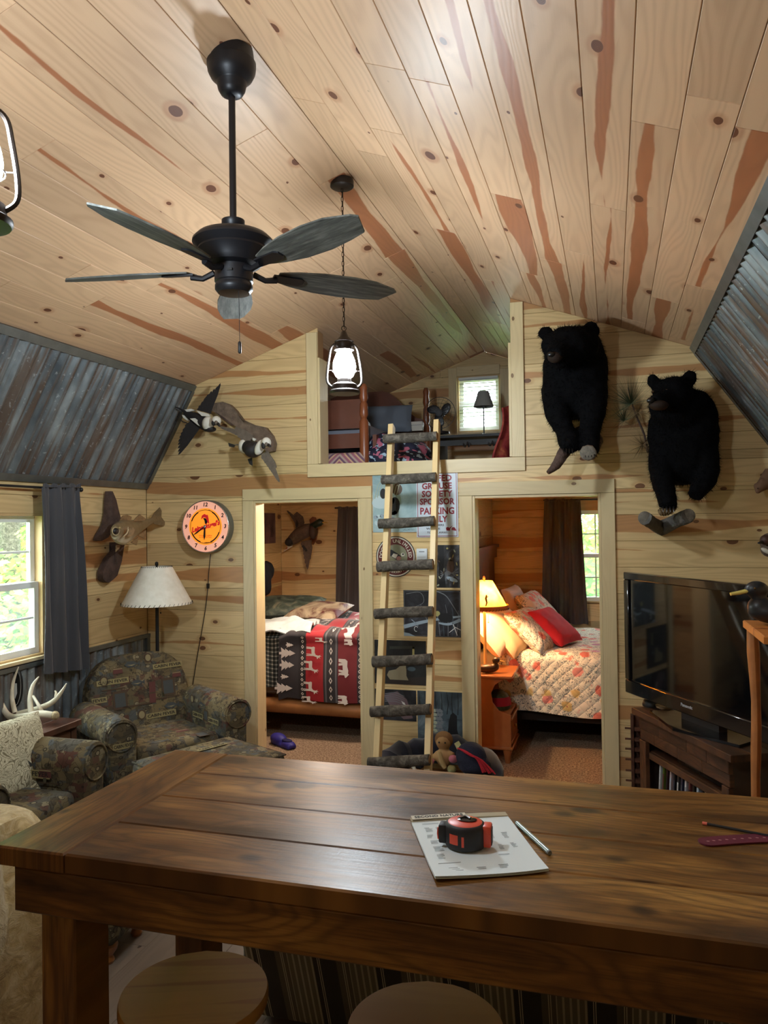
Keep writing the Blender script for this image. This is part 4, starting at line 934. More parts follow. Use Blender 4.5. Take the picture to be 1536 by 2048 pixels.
def blade(ang, tip):
    prof = [(0.17, -0.030), (0.24, -0.052), (0.34, -0.070), (0.46, -0.077), (0.56, -0.070), (0.655, -0.040), (0.675, -0.022), (0.63, 0.052), (0.56, 0.064), (0.46, 0.074), (0.34, 0.070), (0.24, 0.052), (0.17, 0.030)]
    M = Matrix.Rotation(ang, 4, 'Z') @ Matrix.Translation((0, 0, 0.092)) @ Matrix.Rotation(0.0, 4, 'Y') @ Matrix.Rotation(math.radians(-13), 4, 'X')
    me = bpy.data.meshes.new('blade'); n = len(prof); vs_ = [M @ Vector((a, b, z)) for z in (-0.003, 0.003) for a, b in prof]
    me.from_pydata([tuple(p) for p in vs_], [], [tuple(range(n))[::-1], tuple(range(n, 2*n))]+[(i, (i+1) % n, (i+1) % n+n, i+n) for i in range(n)])
    me.materials.append(BLADE); uvl = me.uv_layers.new(name='UVMap'); uvl.data.foreach_set('uv', [c for lp in me.loops for c in prof[lp.vertex_index % n]])
    b = link('blade', me, FAN)
    q = MB(); q.tube([M @ Vector((0.075, 0, -0.004)), M @ Vector((0.12, 0, -0.022)), M @ Vector((0.165, 0, -0.014))], [0.012, 0.011, 0.012], 8)
    q.prism([M @ Vector(p) for p in ((0.15, -0.022, -0.010), (0.26, -0.024, -0.010), (0.275, -0.012, -0.010), (0.275, 0.012, -0.010), (0.26, 0.024, -0.010), (0.15, 0.022, -0.010))], M.to_3x3() @ Vector((0, 0, 0.0065)))
    q.build('blade_bracket', FANM, b)
for k in range(5): blade(math.radians(117+72*k), 0)
m = MB(); m.tube([(0.035, -0.03, 0.01), (0.036, -0.03, -0.18)], 0.0010, 5); m.build('pull_chain', FANM, FAN)
m = MB(); m.lathe([(0.004, -0.222), (0.006, -0.218), (0.006, -0.182), (0.003, -0.178)], (0.036, -0.03, 0), 10); m.build('chain_fob', BLACKM, FAN)

# ------------------------------------------------------------------ hanging lanterns
LM = plain('oil_rubbed_bronze', srgb(58, 50, 46), 0.45, 0.6); GLOBE = emis('lit_frosted_globe', (0.80, 0.92, 1.0, 1), LANTERN_GLOW)
def lantern(x, y, z, label):
    L = thing('hanging_lantern', label, 'pendant light', (x, y, z), 0.5, 'lantern pendants under the ridge')
    m = MB(); m.lathe([(0.074, 0.0), (0.078, 0.006), (0.078, 0.014), (0.066, 0.022), (0.064, 0.045), (0.05, 0.055), (0.035, 0.058)], seg=32); m.build('fuel_tank', LM, L)
    m = MB(); m.lathe([(0.03, 0.058), (0.036, 0.062), (0.036, 0.075), (0.03, 0.078)], seg=20); m.build('burner', LM, L)
    m = MB(); m.lathe([(0.03, 0.078), (0.044, 0.09), (0.056, 0.115), (0.059, 0.14), (0.054, 0.17), (0.042, 0.20), (0.034, 0.218)], seg=28, cap=False); m.build('globe', GLOBE, L)
    for s_ in (-1, 1):
        m = MB(); m.tube(catmull([(s_*0.06, 0, 0.032), (s_*0.086, 0, 0.055), (s_*0.089, 0, 0.10), (s_*0.078, 0, 0.18), (s_*0.066, 0, 0.235), (s_*0.035, 0, 0.262)], 5), 0.0065, 8); m.build('frame_tube', LM, L)
    m = MB(); m.tube([(0.063*math.cos(t), 0.063*math.sin(t), 0.118) for t in [2*PI*i/24 for i in range(24)]], 0.0018, 5, closed=True); m.tube([(-0.086, 0, 0.118), (-0.062, 0, 0.118)], 0.0018, 5); m.tube([(0.086, 0, 0.118), (0.062, 0, 0.118)], 0.0018, 5); m.build('wire_guard', LM, L)
    m = MB(); m.lathe([(0.036, 0.218), (0.05, 0.222), (0.05, 0.228), (0.040, 0.232), (0.046, 0.250), (0.044, 0.262), (0.05, 0.266), (0.022, 0.292), (0.012, 0.318), (0.006, 0.322)], seg=28); m.build('hood', LM, L)
    m = MB(); m.tube([(0.012*math.cos(t), 0, 0.334+0.012*math.sin(t)) for t in [2*PI*i/16 for i in range(16)]], 0.0022, 6, closed=True); m.build('hanging_ring', LM, L)
    top = roof_z(x)-z; zz = 0.345; k = 0
    while zz < top-0.02:
        m = MB(); ax = (1, 0) if k % 2 else (0, 1)
        m.tube([(ax[0]*0.0055*math.cos(t), ax[1]*0.0055*math.cos(t), zz+0.014+0.015*math.sin(t)) for t in [2*PI*i/12 for i in range(12)]], 0.0016, 5, closed=True); m.build('chain_link', LM, L); zz += 0.0235; k += 1
    m = MB(); m.tube([(0.003, 0.0, 0.33), (0.004, 0.002, top-0.02)], 0.0018, 5); m.build('cord', BLACKM, L)
    m = MB(); m.lathe([(0.008, top-0.036), (0.052, top-0.034), (0.060, top-0.028), (0.060, top-0.004), (0.058, top+0.006)], seg=28); m.build('ceiling_canopy', LM, L)
lantern(-1.290, 3.68, 2.472, 'lit lantern pendant hanging in front of the loft opening')
lantern(-1.306, 1.33, 2.472, 'lit lantern pendant cut off by the left picture edge')

# ------------------------------------------------------------------ wall clock
KX, KZ = -2.992, PY(422, 1053, D).z
K = thing('wall_clock', 'round backlit beer clock with orange dial on the dividing wall', 'clock', (KX, D, KZ))
GREYM = plain('clock_case_grey', srgb(116, 118, 112), 0.4, 0.5); BLK = plain('print_black', srgb(16, 14, 14), 0.6)
RX = rotm(x=PI/2)                      # lathe axis -> -Y (towards the room)
m = MB(); m.lathe([(0.197, 0.0), (0.203, 0.006), (0.203, 0.072), (0.198, 0.08), (0.193, 0.08)], seg=56, M=RX, cap=True); m.build('case', GREYM, K)
m = MB(); m.tube([(0.198*math.cos(t), -0.081, 0.198*math.sin(t)) for t in [2*PI*i/56 for i in range(56)]], 0.004, 8, closed=True); m.build('bezel', plain('chrome_bezel', srgb(190, 190, 188), 0.25, 0.9), K)
def disc(nm, r0, r1, dep, mat, par, seg=56):
    q = MB(); q.lathe([(r0, dep), (r1, dep)] if r0 > 0 else [(0.0001, dep), (r1, dep)], seg=seg, M=RX, cap=False); return q.build(nm, mat, par)
dial = disc('dial', 0, 0.194, 0.0805, emis('dial_pink_glow', srgb(246, 176, 150), 0.42), K)
disc('dial_centre', 0, 0.142, 0.0812, emis('dial_orange_glow', srgb(250, 150, 40), 0.6), dial); disc('dial_ring', 0.126, 0.130, 0.0818, BLK, dial)
for a0_, a1_ in ((20, 62), (118, 160), (200, 250), (290, 340)):
    q = MB(); n = 12
    q.add([(0.120*math.cos(math.radians(a0_+(a1_-a0_)*i/n)), -0.0816, 0.120*math.sin(math.radians(a0_+(a1_-a0_)*i/n))) for i in range(n+1)]+[(0.126*math.cos(math.radians(a0_+(a1_-a0_)*i/n)), -0.0816, 0.126*math.sin(math.radians(a0_+(a1_-a0_)*i/n))) for i in range(n+1)], [(i, i+1, i+n+2, i+n+1) for i in range(n)]); q.build('dial_scroll_line', BLK, dial)
CM = lambda x, z, d=0.0825, rz=0.0: frame((x, -d, z), (math.cos(rz), 0, math.sin(rz)), (-math.sin(rz), 0, math.cos(rz)))
for h in range(1, 13):
    a = PI/2-h*PI/6; text('numeral', str(h), 0.042, BLK, dial, CM(0.168*math.cos(a), 0.168*math.sin(a)), shear=0.15, bold=0.0012)
REDP = emis('logo_red', srgb(214, 34, 40), 0.25)
text('logo_script', "Leinenkugel's", 0.052, REDP, dial, CM(0.0, 0.0, 0.083, 0.24), shear=0.35, bold=0.0024, width=0.25)
def flatp(nm, pts, dep, mat, par, fr=None):
    q = MB(); q.prism([(p[0], -dep, p[1]) for p in pts], (0, -0.0006, 0)); return q.build(nm, mat, par, smooth=False)
flatp('logo_headdress', [(-0.035, 0.055), (-0.028, 0.085), (-0.005, 0.098), (0.012, 0.088), (0.022, 0.092), (0.03, 0.06), (0.034, 0.02), (0.012, 0.035), (0.008, 0.066), (-0.012, 0.072)], 0.0826, REDP, dial)
flatp('logo_hair', [(-0.018, 0.066), (0.006, 0.064), (0.018, 0.04), (0.014, 0.012), (-0.002, 0.022), (-0.006, 0.046)], 0.0829, BLK, dial)
text('dial_small_print', 'A Brewing Tradition\nfor Over 125 Years', 0.0135, emis('dial_print_orange', srgb(214, 92, 20), 0.3), dial, CM(0.0, -0.075))
for i, tx in enumerate(('CHIPPEWA FALLS', 'BREWING CO')):
    text('dial_ring_print', tx, 0.0105, BLK, dial, CM(0.03 if i == 0 else 0.06, -0.122 if i == 0 else 0.112, 0.0828, 0.0 if i == 0 else -0.5))
def hand(nm, ang, ln, w):
    d_ = Vector((math.sin(ang), math.cos(ang))); n_ = Vector((d_.y, -d_.x)); pts = [n_*w*0.6-d_*0.012, n_*w+d_*ln*0.7, d_*ln, -n_*w+d_*ln*0.7, -n_*w*0.6-d_*0.012]; flatp(nm, [(p.x, p.y) for p in pts], 0.090, BLK, K)
hand('minute_hand', math.radians(237), 0.125, 0.006); hand('hour_hand', math.radians(183), 0.105, 0.009)
m = MB(); m.lathe([(0.010, 0.080), (0.010, 0.093), (0.006, 0.096)], seg=16, M=RX); m.build('hand_hub', plain('hub_silver', srgb(200, 200, 200), 0.3, 0.8), K)
m = MB(); pc_ = [PY(x, y, D-0.02) for x, y in ((421, 1108), (418, 1140), (416, 1170), (412, 1210), (404, 1260), (395, 1310), (385, 1372))]; m.tube(catmull(pc_, 4), 0.0028, 6); c_ = m.build('power_cord', BLACKM, K, world=True)
m = MB(); m.box(PY(416, 1172, D-0.022), (0.018, 0.016, 0.038)); m.build('inline_switch', BLACKM, c_, smooth=False, world=True)

# ------------------------------------------------------------------ ladder to the loft
def bark():
    t = NT('grey_bark'); o = t.obj(); n = t.noise(o, 26.0, 5.0, 0.7, 0.6); v = t.noise(o, 7.0, 2.0)
    c = t.ramp(n, [(0.3, srgb(52, 47, 42)), (0.5, srgb(92, 86, 77)), (0.7, srgb(138, 130, 118))]); t.set(Base_Color=t.mix(t.math('MULTIPLY', v, 0.3), c, srgb(66, 58, 48)), Roughness=0.95); t.bump(n, 0.9, 0.02); return t.m
BARK = bark(); LOGEND = plain('cut_log_end', srgb(150, 116, 82), 0.8, var=0.15, vscale=40)
LD = thing('loft_ladder', 'pine ladder with bark-covered log rungs leaning on the loft opening', 'ladder', (-1.22, 4.12, 0))
lean = lambda z: 4.12+z*0.448
rails = []
for (xt, yt, xb, yb_) in ((781, 847, 752, 1510), (872, 838, 854, 1525)):
    a = PY(xt, yt, 5.25); b = PY(xb, yb_, 4.32); d_ = (a-b).normalized(); foot = b-d_*(b.z/d_.z); L_ = (a-foot).length; side = Vector((1, 0, 0)); side = (side-d_*side.dot(d_)).normalized(); nf = side.cross(d_)
    rails.append((foot, d_)); o_ = foot-side*0.019+nf*0.0
    board('rail', LD, [(0, 0), (L_, 0), (L_, 0.038), (0, 0.038)], o_, d_, side*-1 if False else side, 0.0, STUD) if False else None
    me_o = board('rail', LD, [(0, 0), (0.038, 0), (0.038, L_), (0, L_)], o_, side, d_, 0.066, STUD, heart=0.1)
for (y, x0, x1) in ((875, 768, 874), (957, 764, 872), (1045, 758, 869), (1131, 755, 866), (1225, 750, 866), (1321, 746, 864), (1421, 742, 861), (1523, 737, 859)):
    # rung sits on the rails' front faces
    Yr = None; lo, hi = 3.9, 5.4
    for _ in range(30):
        mid = (lo+hi)/2; p = PY((x0+x1)/2, y, mid)
        if p.z > (mid-4.12)/0.4385: hi, lo = hi, mid
        else: hi = mid
    Yr = (lo+hi)/2-0.034; a, b = PY(x0, y+3, Yr), PY(x1, y-3, Yr); pts = []; rr = []
    for i in range(9): t = i/8; pts.append(a.lerp(b, t)+Vector((0, 0, 0.0015*math.sin(t*5+y)))); rr.append(0.033+0.0018*math.sin(t*7+y*0.3)+0.0008*math.sin(t*17+y))
    m = MB(); m.tube(pts, rr, 14, cap=True); r_ = m.build('rung', BARK, LD, world=True)
    for e, dd in ((pts[0], -1), (pts[-1], 1)): q = MB(); q.tube([e+Vector((dd*0.0005, 0, 0)), e+Vector((dd*0.0025, 0, 0))], 0.027, 14); q.build('cut_end', LOGEND, r_, world=True)

# ------------------------------------------------------------------ signs and prints between the doors
def print_panel(nm, label, px, mat, cat='print', th=0.004, y=D, group=None):
    x0, y0, x1, y1 = px; a = PY(x0, y0, y); b = PY(x1, y1, y); w, h = b.x-a.x, a.z-b.z
    T_ = thing(nm, label, cat, ((a.x+b.x)/2, y-0.0005, (a.z+b.z)/2), group=group)
    q = MB(); q.box((0, -th/2, 0), (w, th, h)); q.build('panel', mat, T_, smooth=False); return T_, w, h, th
def murk(name, stops, scale=6.0, dist=1.0):
    t = NT(name); t.set(Base_Color=t.ramp(t.noise(t.obj(), scale, 4.0, 0.6, dist), stops), Roughness=0.45); return t.m
def shape(T_, nm, pts, mat, th, w, h, lift=0.0006):
    q = MB(); q.prism([((p[0]-0.5)*w, -th-lift, (0.5-p[1])*h) for p in pts], (0, -0.0004, 0)); return q.build(nm, mat, T_, smooth=False)
def stroke(T_, nm, pts, wd, mat, th, w, h, lift=0.0012):
    P_ = catmull([((p[0]-0.5)*w, -th-lift, (0.5-p[1])*h) for p in pts], 5); n = len(P_); q = MB()
    L_, R_ = [], []
    for i in range(n):
        d_ = (P_[min(i+1, n-1)]-P_[max(i-1, 0)]); s_ = Vector((-d_.z, 0, d_.x)).normalized()*wd*(1-0.6*i/n); L_.append(P_[i]+s_); R_.append(P_[i]-s_)
    q.add(L_+R_, [(i, i+1, i+1+n, i+n) for i in range(n-1)]); return q.build(nm, mat, T_, smooth=False)
def oval(cx, cy, rx, ry, rot=0.0, n=16): return [(cx+rx*math.cos(t)*math.cos(rot)-ry*math.sin(t)*math.sin(rot), cy+rx*math.cos(t)*math.sin(rot)+ry*math.sin(t)*math.cos(rot)) for t in [2*PI*i/n for i in range(n)]]
c_black = plain('art_black', srgb(20, 20, 22), 0.5); c_pale = plain('art_pale_blue', srgb(190, 208, 212), 0.5); c_white = plain('art_white', srgb(228, 230, 226), 0.5); c_reed = plain('art_reed', srgb(170, 176, 150), 0.5); c_brown = plain('art_brown', srgb(92, 74, 62), 0.5); c_grey = plain('art_grey', srgb(120, 124, 128), 0.5)
c_icy = plain('art_icy', srgb(150, 166, 178), 0.5); c_gold = plain('art_gold', srgb(170, 160, 100), 0.5); c_maroon = plain('art_maroon', srgb(110, 40, 44), 0.5); c_dog = plain('art_dog', srgb(140, 130, 104), 0.5); c_slate = plain('art_slate', srgb(70, 86, 94), 0.5)
T_, w, h, th = print_panel('duck_print', 'pale blue wildfowl print at the top left between the doors', (745, 950, 836, 1064), murk('pond_print', [(0.3, srgb(120, 150, 156)), (0.55, srgb(160, 186, 190)), (0.75, srgb(190, 206, 206))], 4.0))
for k in range(9): stroke(T_, 'reed', [(0.05+0.06*k, 0.42-0.02*(k % 3)), (0.12+0.06*k, 0.2), (0.24+0.05*k, 0.06+0.05*(k % 4))], 0.003, c_reed, th, w, h)
shape(T_, 'duck_body', oval(0.24, 0.47, 0.26, 0.12, -0.1), c_pale, th, w, h); shape(T_, 'duck_head', oval(0.24, 0.33, 0.07, 0.09), c_black, th, w, h, 0.0012); shape(T_, 'duck_body', oval(0.48, 0.55, 0.13, 0.16, 0.3), c_black, th, w, h); shape(T_, 'duck_head', oval(0.55, 0.26, 0.12, 0.10), c_brown, th, w, h)
for k in range(14): shape(T_, 'pebble', oval(0.06+0.075*(k % 7)+0.02*(k//7), 0.74+0.10*(k//7)-0.012*(k % 7), 0.05, 0.035, 0.1*k, 10), c_pale if k % 2 else c_icy, th, w, h)
text('print_caption', 'DUCKS\nUNLIMITED', 0.017, c_slate, T_, frame((0.10, -th-0.0006, -0.185), (1, 0, 0), (0, 0, 1)), extrude=0.0002)
# parking sign
SIGNW = plain('sign_white', srgb(206, 216, 226), 0.35); SRED = plain('sign_red', srgb(140, 22, 40), 0.4); SGREY = plain('sign_grey_text', srgb(84, 84, 92), 0.4)
T_, w, h, th = print_panel('parking_sign', 'white metal society parking sign with red lettering', (832, 946, 917, 1074), SIGNW, 'sign', 0.002, D-0.005)
m = MB()
for (cx, cz, sx, sz) in ((0, h/2-0.008, w-0.018, 0.004), (0, -h/2+0.008, w-0.018, 0.004), (w/2-0.010, 0, 0.004, h-0.012), (-w/2+0.010, 0, 0.004, h-0.012)): m.box((cx, -th-0.0003, cz), (sx, 0.0005, sz))
m.build('border', SRED, T_, smooth=False)
for tx, z, s_, wd in (('RUFFED', 0.405, 0.060, 0.72), ('GROUSE', 0.285, 0.060, 0.72), ('SOCIETY', 0.165, 0.060, 0.74), ('SPONSOR', 0.045, 0.060, 0.84), ('PARKING', -0.10, 0.066, 0.82), ('ONLY', -0.225, 0.060, 0.48)):
    text('sign_line', tx, s_, SRED, T_, frame((0, -th-0.0004, z*h), (1, 0, 0), (0, 0, 1)), extrude=0.0003, width=w*wd, bold=0.0022)
for tx, z, wd, cx in (('ALL OTHERS', -0.315, 0.46, -0.02), ('WILL BE', -0.37, 0.34, -0.03), ('TOWED AWAY', -0.43, 0.5, 0.0)): text('sign_line', tx, 0.019, SGREY, T_, frame((cx, -th-0.0004, z*h), (1, 0, 0), (0, 0, 1)), extrude=0.0003, width=w*wd, bold=0.0006)
m = MB(); m.prism([(p[0], -th-0.0005, p[1]-0.375*h) for p in ((0.062, 0.008), (0.075, 0.014), (0.088, 0.008), (0.112, 0.026), (0.092, 0.0), (0.092, -0.012), (0.066, -0.012))], (0, -0.0003, 0)); m.build('tow_truck_mark', SRED, T_, smooth=False)
m = MB(); m.prism([(p[0], -th-0.0005, p[1]-0.375*h) for p in ((0.103, 0.004), (0.112, 0.013), (0.126, 0.010), (0.136, -0.006), (0.136, -0.014), (0.103, -0.008))], (0, -0.0003, 0)); m.build('towed_car_mark', SRED, T_, smooth=False)
# round conservation sign
a_, b_ = PY(752, 1072, D), PY(832, 1155, D); R0 = (b_.x-a_.x)/2
T_ = thing('round_sign', 'round maroon and white wildfowl conservation sign behind the ladder', 'sign', ((a_.x+b_.x)/2, D-0.001, (a_.z+b_.z)/2))
MAR = plain('sign_maroon', srgb(92, 30, 28), 0.4); CREAM = plain('sign_cream', srgb(206, 200, 184), 0.45); SAGE = plain('sign_sage', srgb(128, 130, 104), 0.5)
for nm, r0, r1, dp, mt_ in (('rim', 0, R0, 0.004, c_black), ('white_ring', 0, R0*0.96, 0.0045, CREAM), ('maroon_band', 0, R0*0.90, 0.005, MAR), ('picture_field', 0, R0*0.60, 0.0055, SAGE)): disc(nm, r0, r1, dp, mt_, T_, 44)
def arc_text(tx, r, a0_, step, size, flip=False):
    for i, ch in enumerate(tx):
        if ch == ' ': continue
        a = math.radians(a0_+(step*i)); n = (math.cos(a), 0, math.sin(a)); s_ = -1 if not flip else 1
        text('ring_letter', ch, size, CREAM, T_, frame((r*math.cos(a), -0.0058, r*math.sin(a)), (math.sin(a)*-s_, 0, -math.cos(a)*-s_), (math.cos(a)*-s_*-1 if not flip else -math.cos(a), 0, math.sin(a) if not flip else -math.sin(a))), extrude=0.0003, bold=0.0008)
arc_text('DUCKS', R0*0.75, 178, -13, 0.036); arc_text('UNLIMITED', R0*0.75, 94, -11.5, 0.034); arc_text('CONSERVATION', R0*0.75, 222, 8.6, 0.026, True)
def rs(nm, pts, mat, lift=0.0062):
    q = MB(); q.prism([(p[0]*R0, -lift, p[1]*R0) for p in pts], (0, -0.0004, 0)); return q.build(nm, mat, T_, smooth=False)
rs('duck_back', [(-0.5, 0.3), (-0.2, 0.34), (0.15, 0.12), (0.28, 0.02), (0.1, -0.2), (-0.2, 0.0), (-0.5, 0.15)], c_black); rs('duck_wing', [(-0.1, 0.16), (0.12, 0.1), (0.0, -0.1), (-0.2, 0.02)], CREAM, 0.0068); rs('duck_breast', oval(0.16, -0.08, 0.12, 0.1, 0.3), plain('art_rose', srgb(160, 110, 104), 0.5), 0.0072); rs('duck_head', oval(0.36, 0.1, 0.1, 0.09), CREAM, 0.0068); rs('duck_eye_patch', oval(0.38, 0.12, 0.05, 0.04), c_black, 0.0074)
# thermostat
a_ = PY(834, 1097, D); b_ = PY(856, 1125, D); T_ = thing('thermostat', 'small white wall thermostat between sign and ladder', 'thermostat', ((a_.x+b_.x)/2, D, (a_.z+b_.z)/2)); w, h = b_.x-a_.x, a_.z-b_.z
rbox((0, -0.011, 0), (w, 0.022, h), 0.005, seg=2).build('housing', plain('thermostat_white', srgb(214, 220, 224), 0.4), T_)
for z in (-0.1, -0.28): m = MB(); m.box((0, -0.0225, z*h), (w*0.74, 0.001, 0.0015)); m.build('vent_line', c_grey, T_, smooth=False)
m = MB(); m.box((0, -0.0225, 0.28*h), (w*0.5, 0.001, 0.006)); m.build('nameplate', c_grey, T_, smooth=False); m = MB(); m.box((0.0, -0.012, -h/2-0.004), (w*0.35, 0.012, 0.010)); m.build('slider', BLACKM, T_, smooth=False)
# grouse print
T_, w, h, th = print_panel('grouse_print', 'dark woodland grouse print right of the ladder', (871, 1090, 920, 1176), murk('wood_print', [(0.3, srgb(22, 22, 26)), (0.5, srgb(58, 56, 58)), (0.66, srgb(96, 104, 116)), (0.8, srgb(150, 140, 116))], 12.0))
shape(T_, 'tree_trunk', [(0.05, 0.0), (0.36, 0.0), (0.34, 0.5), (0.42, 1.0), (0.1, 1.0), (0.14, 0.5)], c_black, th, w, h); shape(T_, 'grouse_body', oval(0.62, 0.5, 0.15, 0.17, 0.35), c_brown, th, w, h); shape(T_, 'grouse_head', oval(0.66, 0.33, 0.07, 0.05), c_brown, th, w, h); shape(T_, 'snow_patch', oval(0.68, 0.80, 0.24, 0.05, 0.2), c_icy, th, w, h)
for k in range(4): stroke(T_, 'twig', [(0.2, 0.6+0.06*k), (0.5, 0.7-0.03*k), (0.95, 0.55+0.08*k)], 0.003, c_grey, th, w, h)
for k in range(14): shape(T_, 'leaf', oval(0.5+0.45*math.sin(k*2.3)*0.9, 0.08+0.06*(k % 7)+0.5*(k//7), 0.05, 0.022, k*0.7, 7), (c_gold, c_reed, c_brown)[k % 3], th, w, h, 0.0016)
# branch print
T_, w, h, th = print_panel('branch_print', 'dark framed print of snowy branches right of the ladder', (807, 1180, 922, 1275), murk('night_print', [(0.35, srgb(18, 18, 22)), (0.55, srgb(44, 44, 50)), (0.75, srgb(80, 84, 92))], 7.0))
for (p, wd, mt_) in (([(0.0, 0.80), (0.3, 0.70), (0.6, 0.62), (1.0, 0.55)], 0.014, c_icy), ([(1.0, 0.62), (0.8, 0.72), (0.62, 0.70)], 0.012, c_icy), ([(0.55, 0.0), (0.74, 0.1), (0.86, 0.3), (0.98, 0.55)], 0.004, c_grey), ([(0.05, 0.08), (0.3, 0.05), (0.36, 0.25), (0.2, 0.36), (0.04, 0.38)], 0.0022, c_grey), ([(0.86, 0.68), (0.9, 0.82), (0.94, 0.96)], 0.004, c_white), ([(0.9, 0.8), (0.8, 0.9)], 0.003, c_white), ([(0.9, 0.78), (1.0, 0.84)], 0.003, c_white), ([(0.14, 0.64), (0.2, 0.70), (0.26, 0.78)], 0.003, c_icy)): stroke(T_, 'branch', p, wd, mt_, th, w, h)
shape(T_, 'snow_bank', [(0.0, 0.92), (0.1, 0.94), (0.2, 1.0), (0.0, 1.0)], c_icy, th, w, h); shape(T_, 'bird_head', oval(0.60, 0.50, 0.045, 0.06), c_gold, th, w, h); shape(T_, 'bird_body', oval(0.74, 0.58, 0.13, 0.10), c_black, th, w, h, 0.002)
m = MB()
for (cx, cz, sx, sz) in ((0, h/2-0.006, w-0.012, 0.002), (0, -h/2+0.006, w-0.012, 0.002), (w/2-0.006, 0, 0.002, h-0.012), (-w/2+0.006, 0, 0.002, h-0.012)): m.box((cx, -th-0.0003, cz), (sx, 0.0005, sz))
m.build('border_line', c_grey, T_, smooth=False)
m = MB(); m.tube([(-0.28*w+0.014*math.cos(t), -th-0.001, -0.34*h+0.018*math.sin(t)) for t in [0.6+i*0.5 for i in range(10)]], 0.002, 5); m.build('club_emblem', c_white, T_)
for k in range(7): stroke(T_, 'twig', [(0.5+0.07*k, 0.98), (0.42+0.09*k, 0.66-0.05*(k % 3)), (0.30+0.11*k, 0.3+0.06*(k % 4))], 0.0025, (c_grey, c_slate)[k % 2], th, w, h, 0.0009)
# hearth dog print
T_, w, h, th = print_panel('dog_print', 'dark print of a yellow dog lying before a fireplace', (749, 1279, 853, 1371), murk('hearth_print', [(0.35, srgb(16, 17, 18)), (0.6, srgb(40, 42, 42)), (0.8, srgb(62, 64, 60))], 5.0))
shape(T_, 'mantel', [(0.3, 0.14), (0.78, 0.12), (0.78, 0.18), (0.3, 0.2)], plain('art_dark_olive', srgb(58, 60, 52), 0.5), th, w, h); shape(T_, 'firebox', [(0.36, 0.2), (0.7, 0.18), (0.7, 0.46), (0.36, 0.46)], c_black, th, w, h); shape(T_, 'candle', [(0.74, 0.14), (0.78, 0.14), (0.78, 0.44), (0.74, 0.44)], c_gold, th, w, h)
shape(T_, 'dog_body', [(0.24, 0.80), (0.28, 0.70), (0.42, 0.66), (0.50, 0.58), (0.56, 0.56), (0.62, 0.64), (0.62, 0.80), (0.66, 0.90), (0.30, 0.90)], c_dog, th, w, h); shape(T_, 'dog_head', oval(0.555, 0.60, 0.06, 0.075), c_dog, th, w, h, 0.0012); shape(T_, 'cushion', oval(0.72, 0.64, 0.08, 0.05), c_slate, th, w, h); shape(T_, 'floor_band', [(0.24, 0.90), (1.0, 0.80), (1.0, 1.0), (0.24, 1.0)], plain('art_umber', srgb(48, 40, 36), 0.5), th, w, h, 0.0004)
# drake print, stone wall print
T_, w, h, th = print_panel('drake_print', 'small dark print of a duck breast low behind the ladder', (750, 1377, 833, 1443), murk('drake_ground', [(0.35, srgb(24, 26, 30)), (0.6, srgb(52, 56, 62)), (0.8, srgb(80, 78, 80))], 6.0))
shape(T_, 'duck_breast', [(0.22, 0.2), (0.55, 0.05), (0.78, 0.3), (0.92, 0.9), (0.7, 0.95), (0.4, 0.6)], plain('art_plum', srgb(112, 92, 98), 0.5), th, w, h); shape(T_, 'wing_bar', [(0.64, 0.35), (0.72, 0.4), (0.84, 0.72), (0.8, 0.74)], c_white, th, w, h, 0.0012)
for k in range(5): stroke(T_, 'feather_line', [(0.25, 0.15+0.06*k), (0.5, 0.1+0.07*k), (0.72, 0.2+0.07*k)], 0.003, c_grey, th, w, h, 0.0016)
T_, w, h, th = print_panel('cabin_print', 'print of a dog beside a stone wall low between ladder and right door', (835, 1381, 926, 1492), murk('winter_print', [(0.3, srgb(36, 46, 52)), (0.55, srgb(82, 96, 104)), (0.75, srgb(140, 150, 154))], 6.0))
for k in range(8): stroke(T_, 'bare_tree', [(0.06+0.12*k, 0.42), (0.05+0.12*k+0.02*(k % 3), 0.2), (0.03+0.125*k, 0.0)], 0.0032, c_black, th, w, h)
for k in range(22): shape(T_, 'wall_stone', oval(0.38+0.07*(k % 3)+0.02*math.sin(k*3.1), 0.36+0.075*(k//3), 0.055, 0.032, 0.5*math.sin(k), 9), c_grey if k % 3 else c_reed, th, w, h, 0.001+0.0002*(k % 2))
shape(T_, 'dog_body', [(0.66, 0.86), (0.70, 0.55), (0.74, 0.42), (0.80, 0.38), (0.88, 0.44), (0.88, 0.7), (0.94, 0.88)], c_black, th, w, h, 0.0016); shape(T_, 'water_band', [(0.5, 0.36), (1.0, 0.34), (1.0, 0.5), (0.5, 0.5)], c_slate, th, w, h, 0.0006); shape(T_, 'snow_foreground', [(0.0, 0.9), (1.0, 0.88), (1.0, 1.0), (0.0, 1.0)], c_grey, th, w, h, 0.0006)
for y0_, y1_, x0_, x1_ in ((1275, 1280, 746, 924), (1372, 1379, 746, 927), (1175, 1180, 868, 922)):
    a_, b_ = PY(x0_, y0_, D), PY(x1_, y1_, D); board('batten', wall_back, [(a_.x, b_.z), (b_.x, b_.z), (b_.x, a_.z), (a_.x, a_.z)], (0, D-0.012, 0), (1, 0, 0), (0, 0, 1), 0.011, STUD, cham=0.001, heart=0.0)

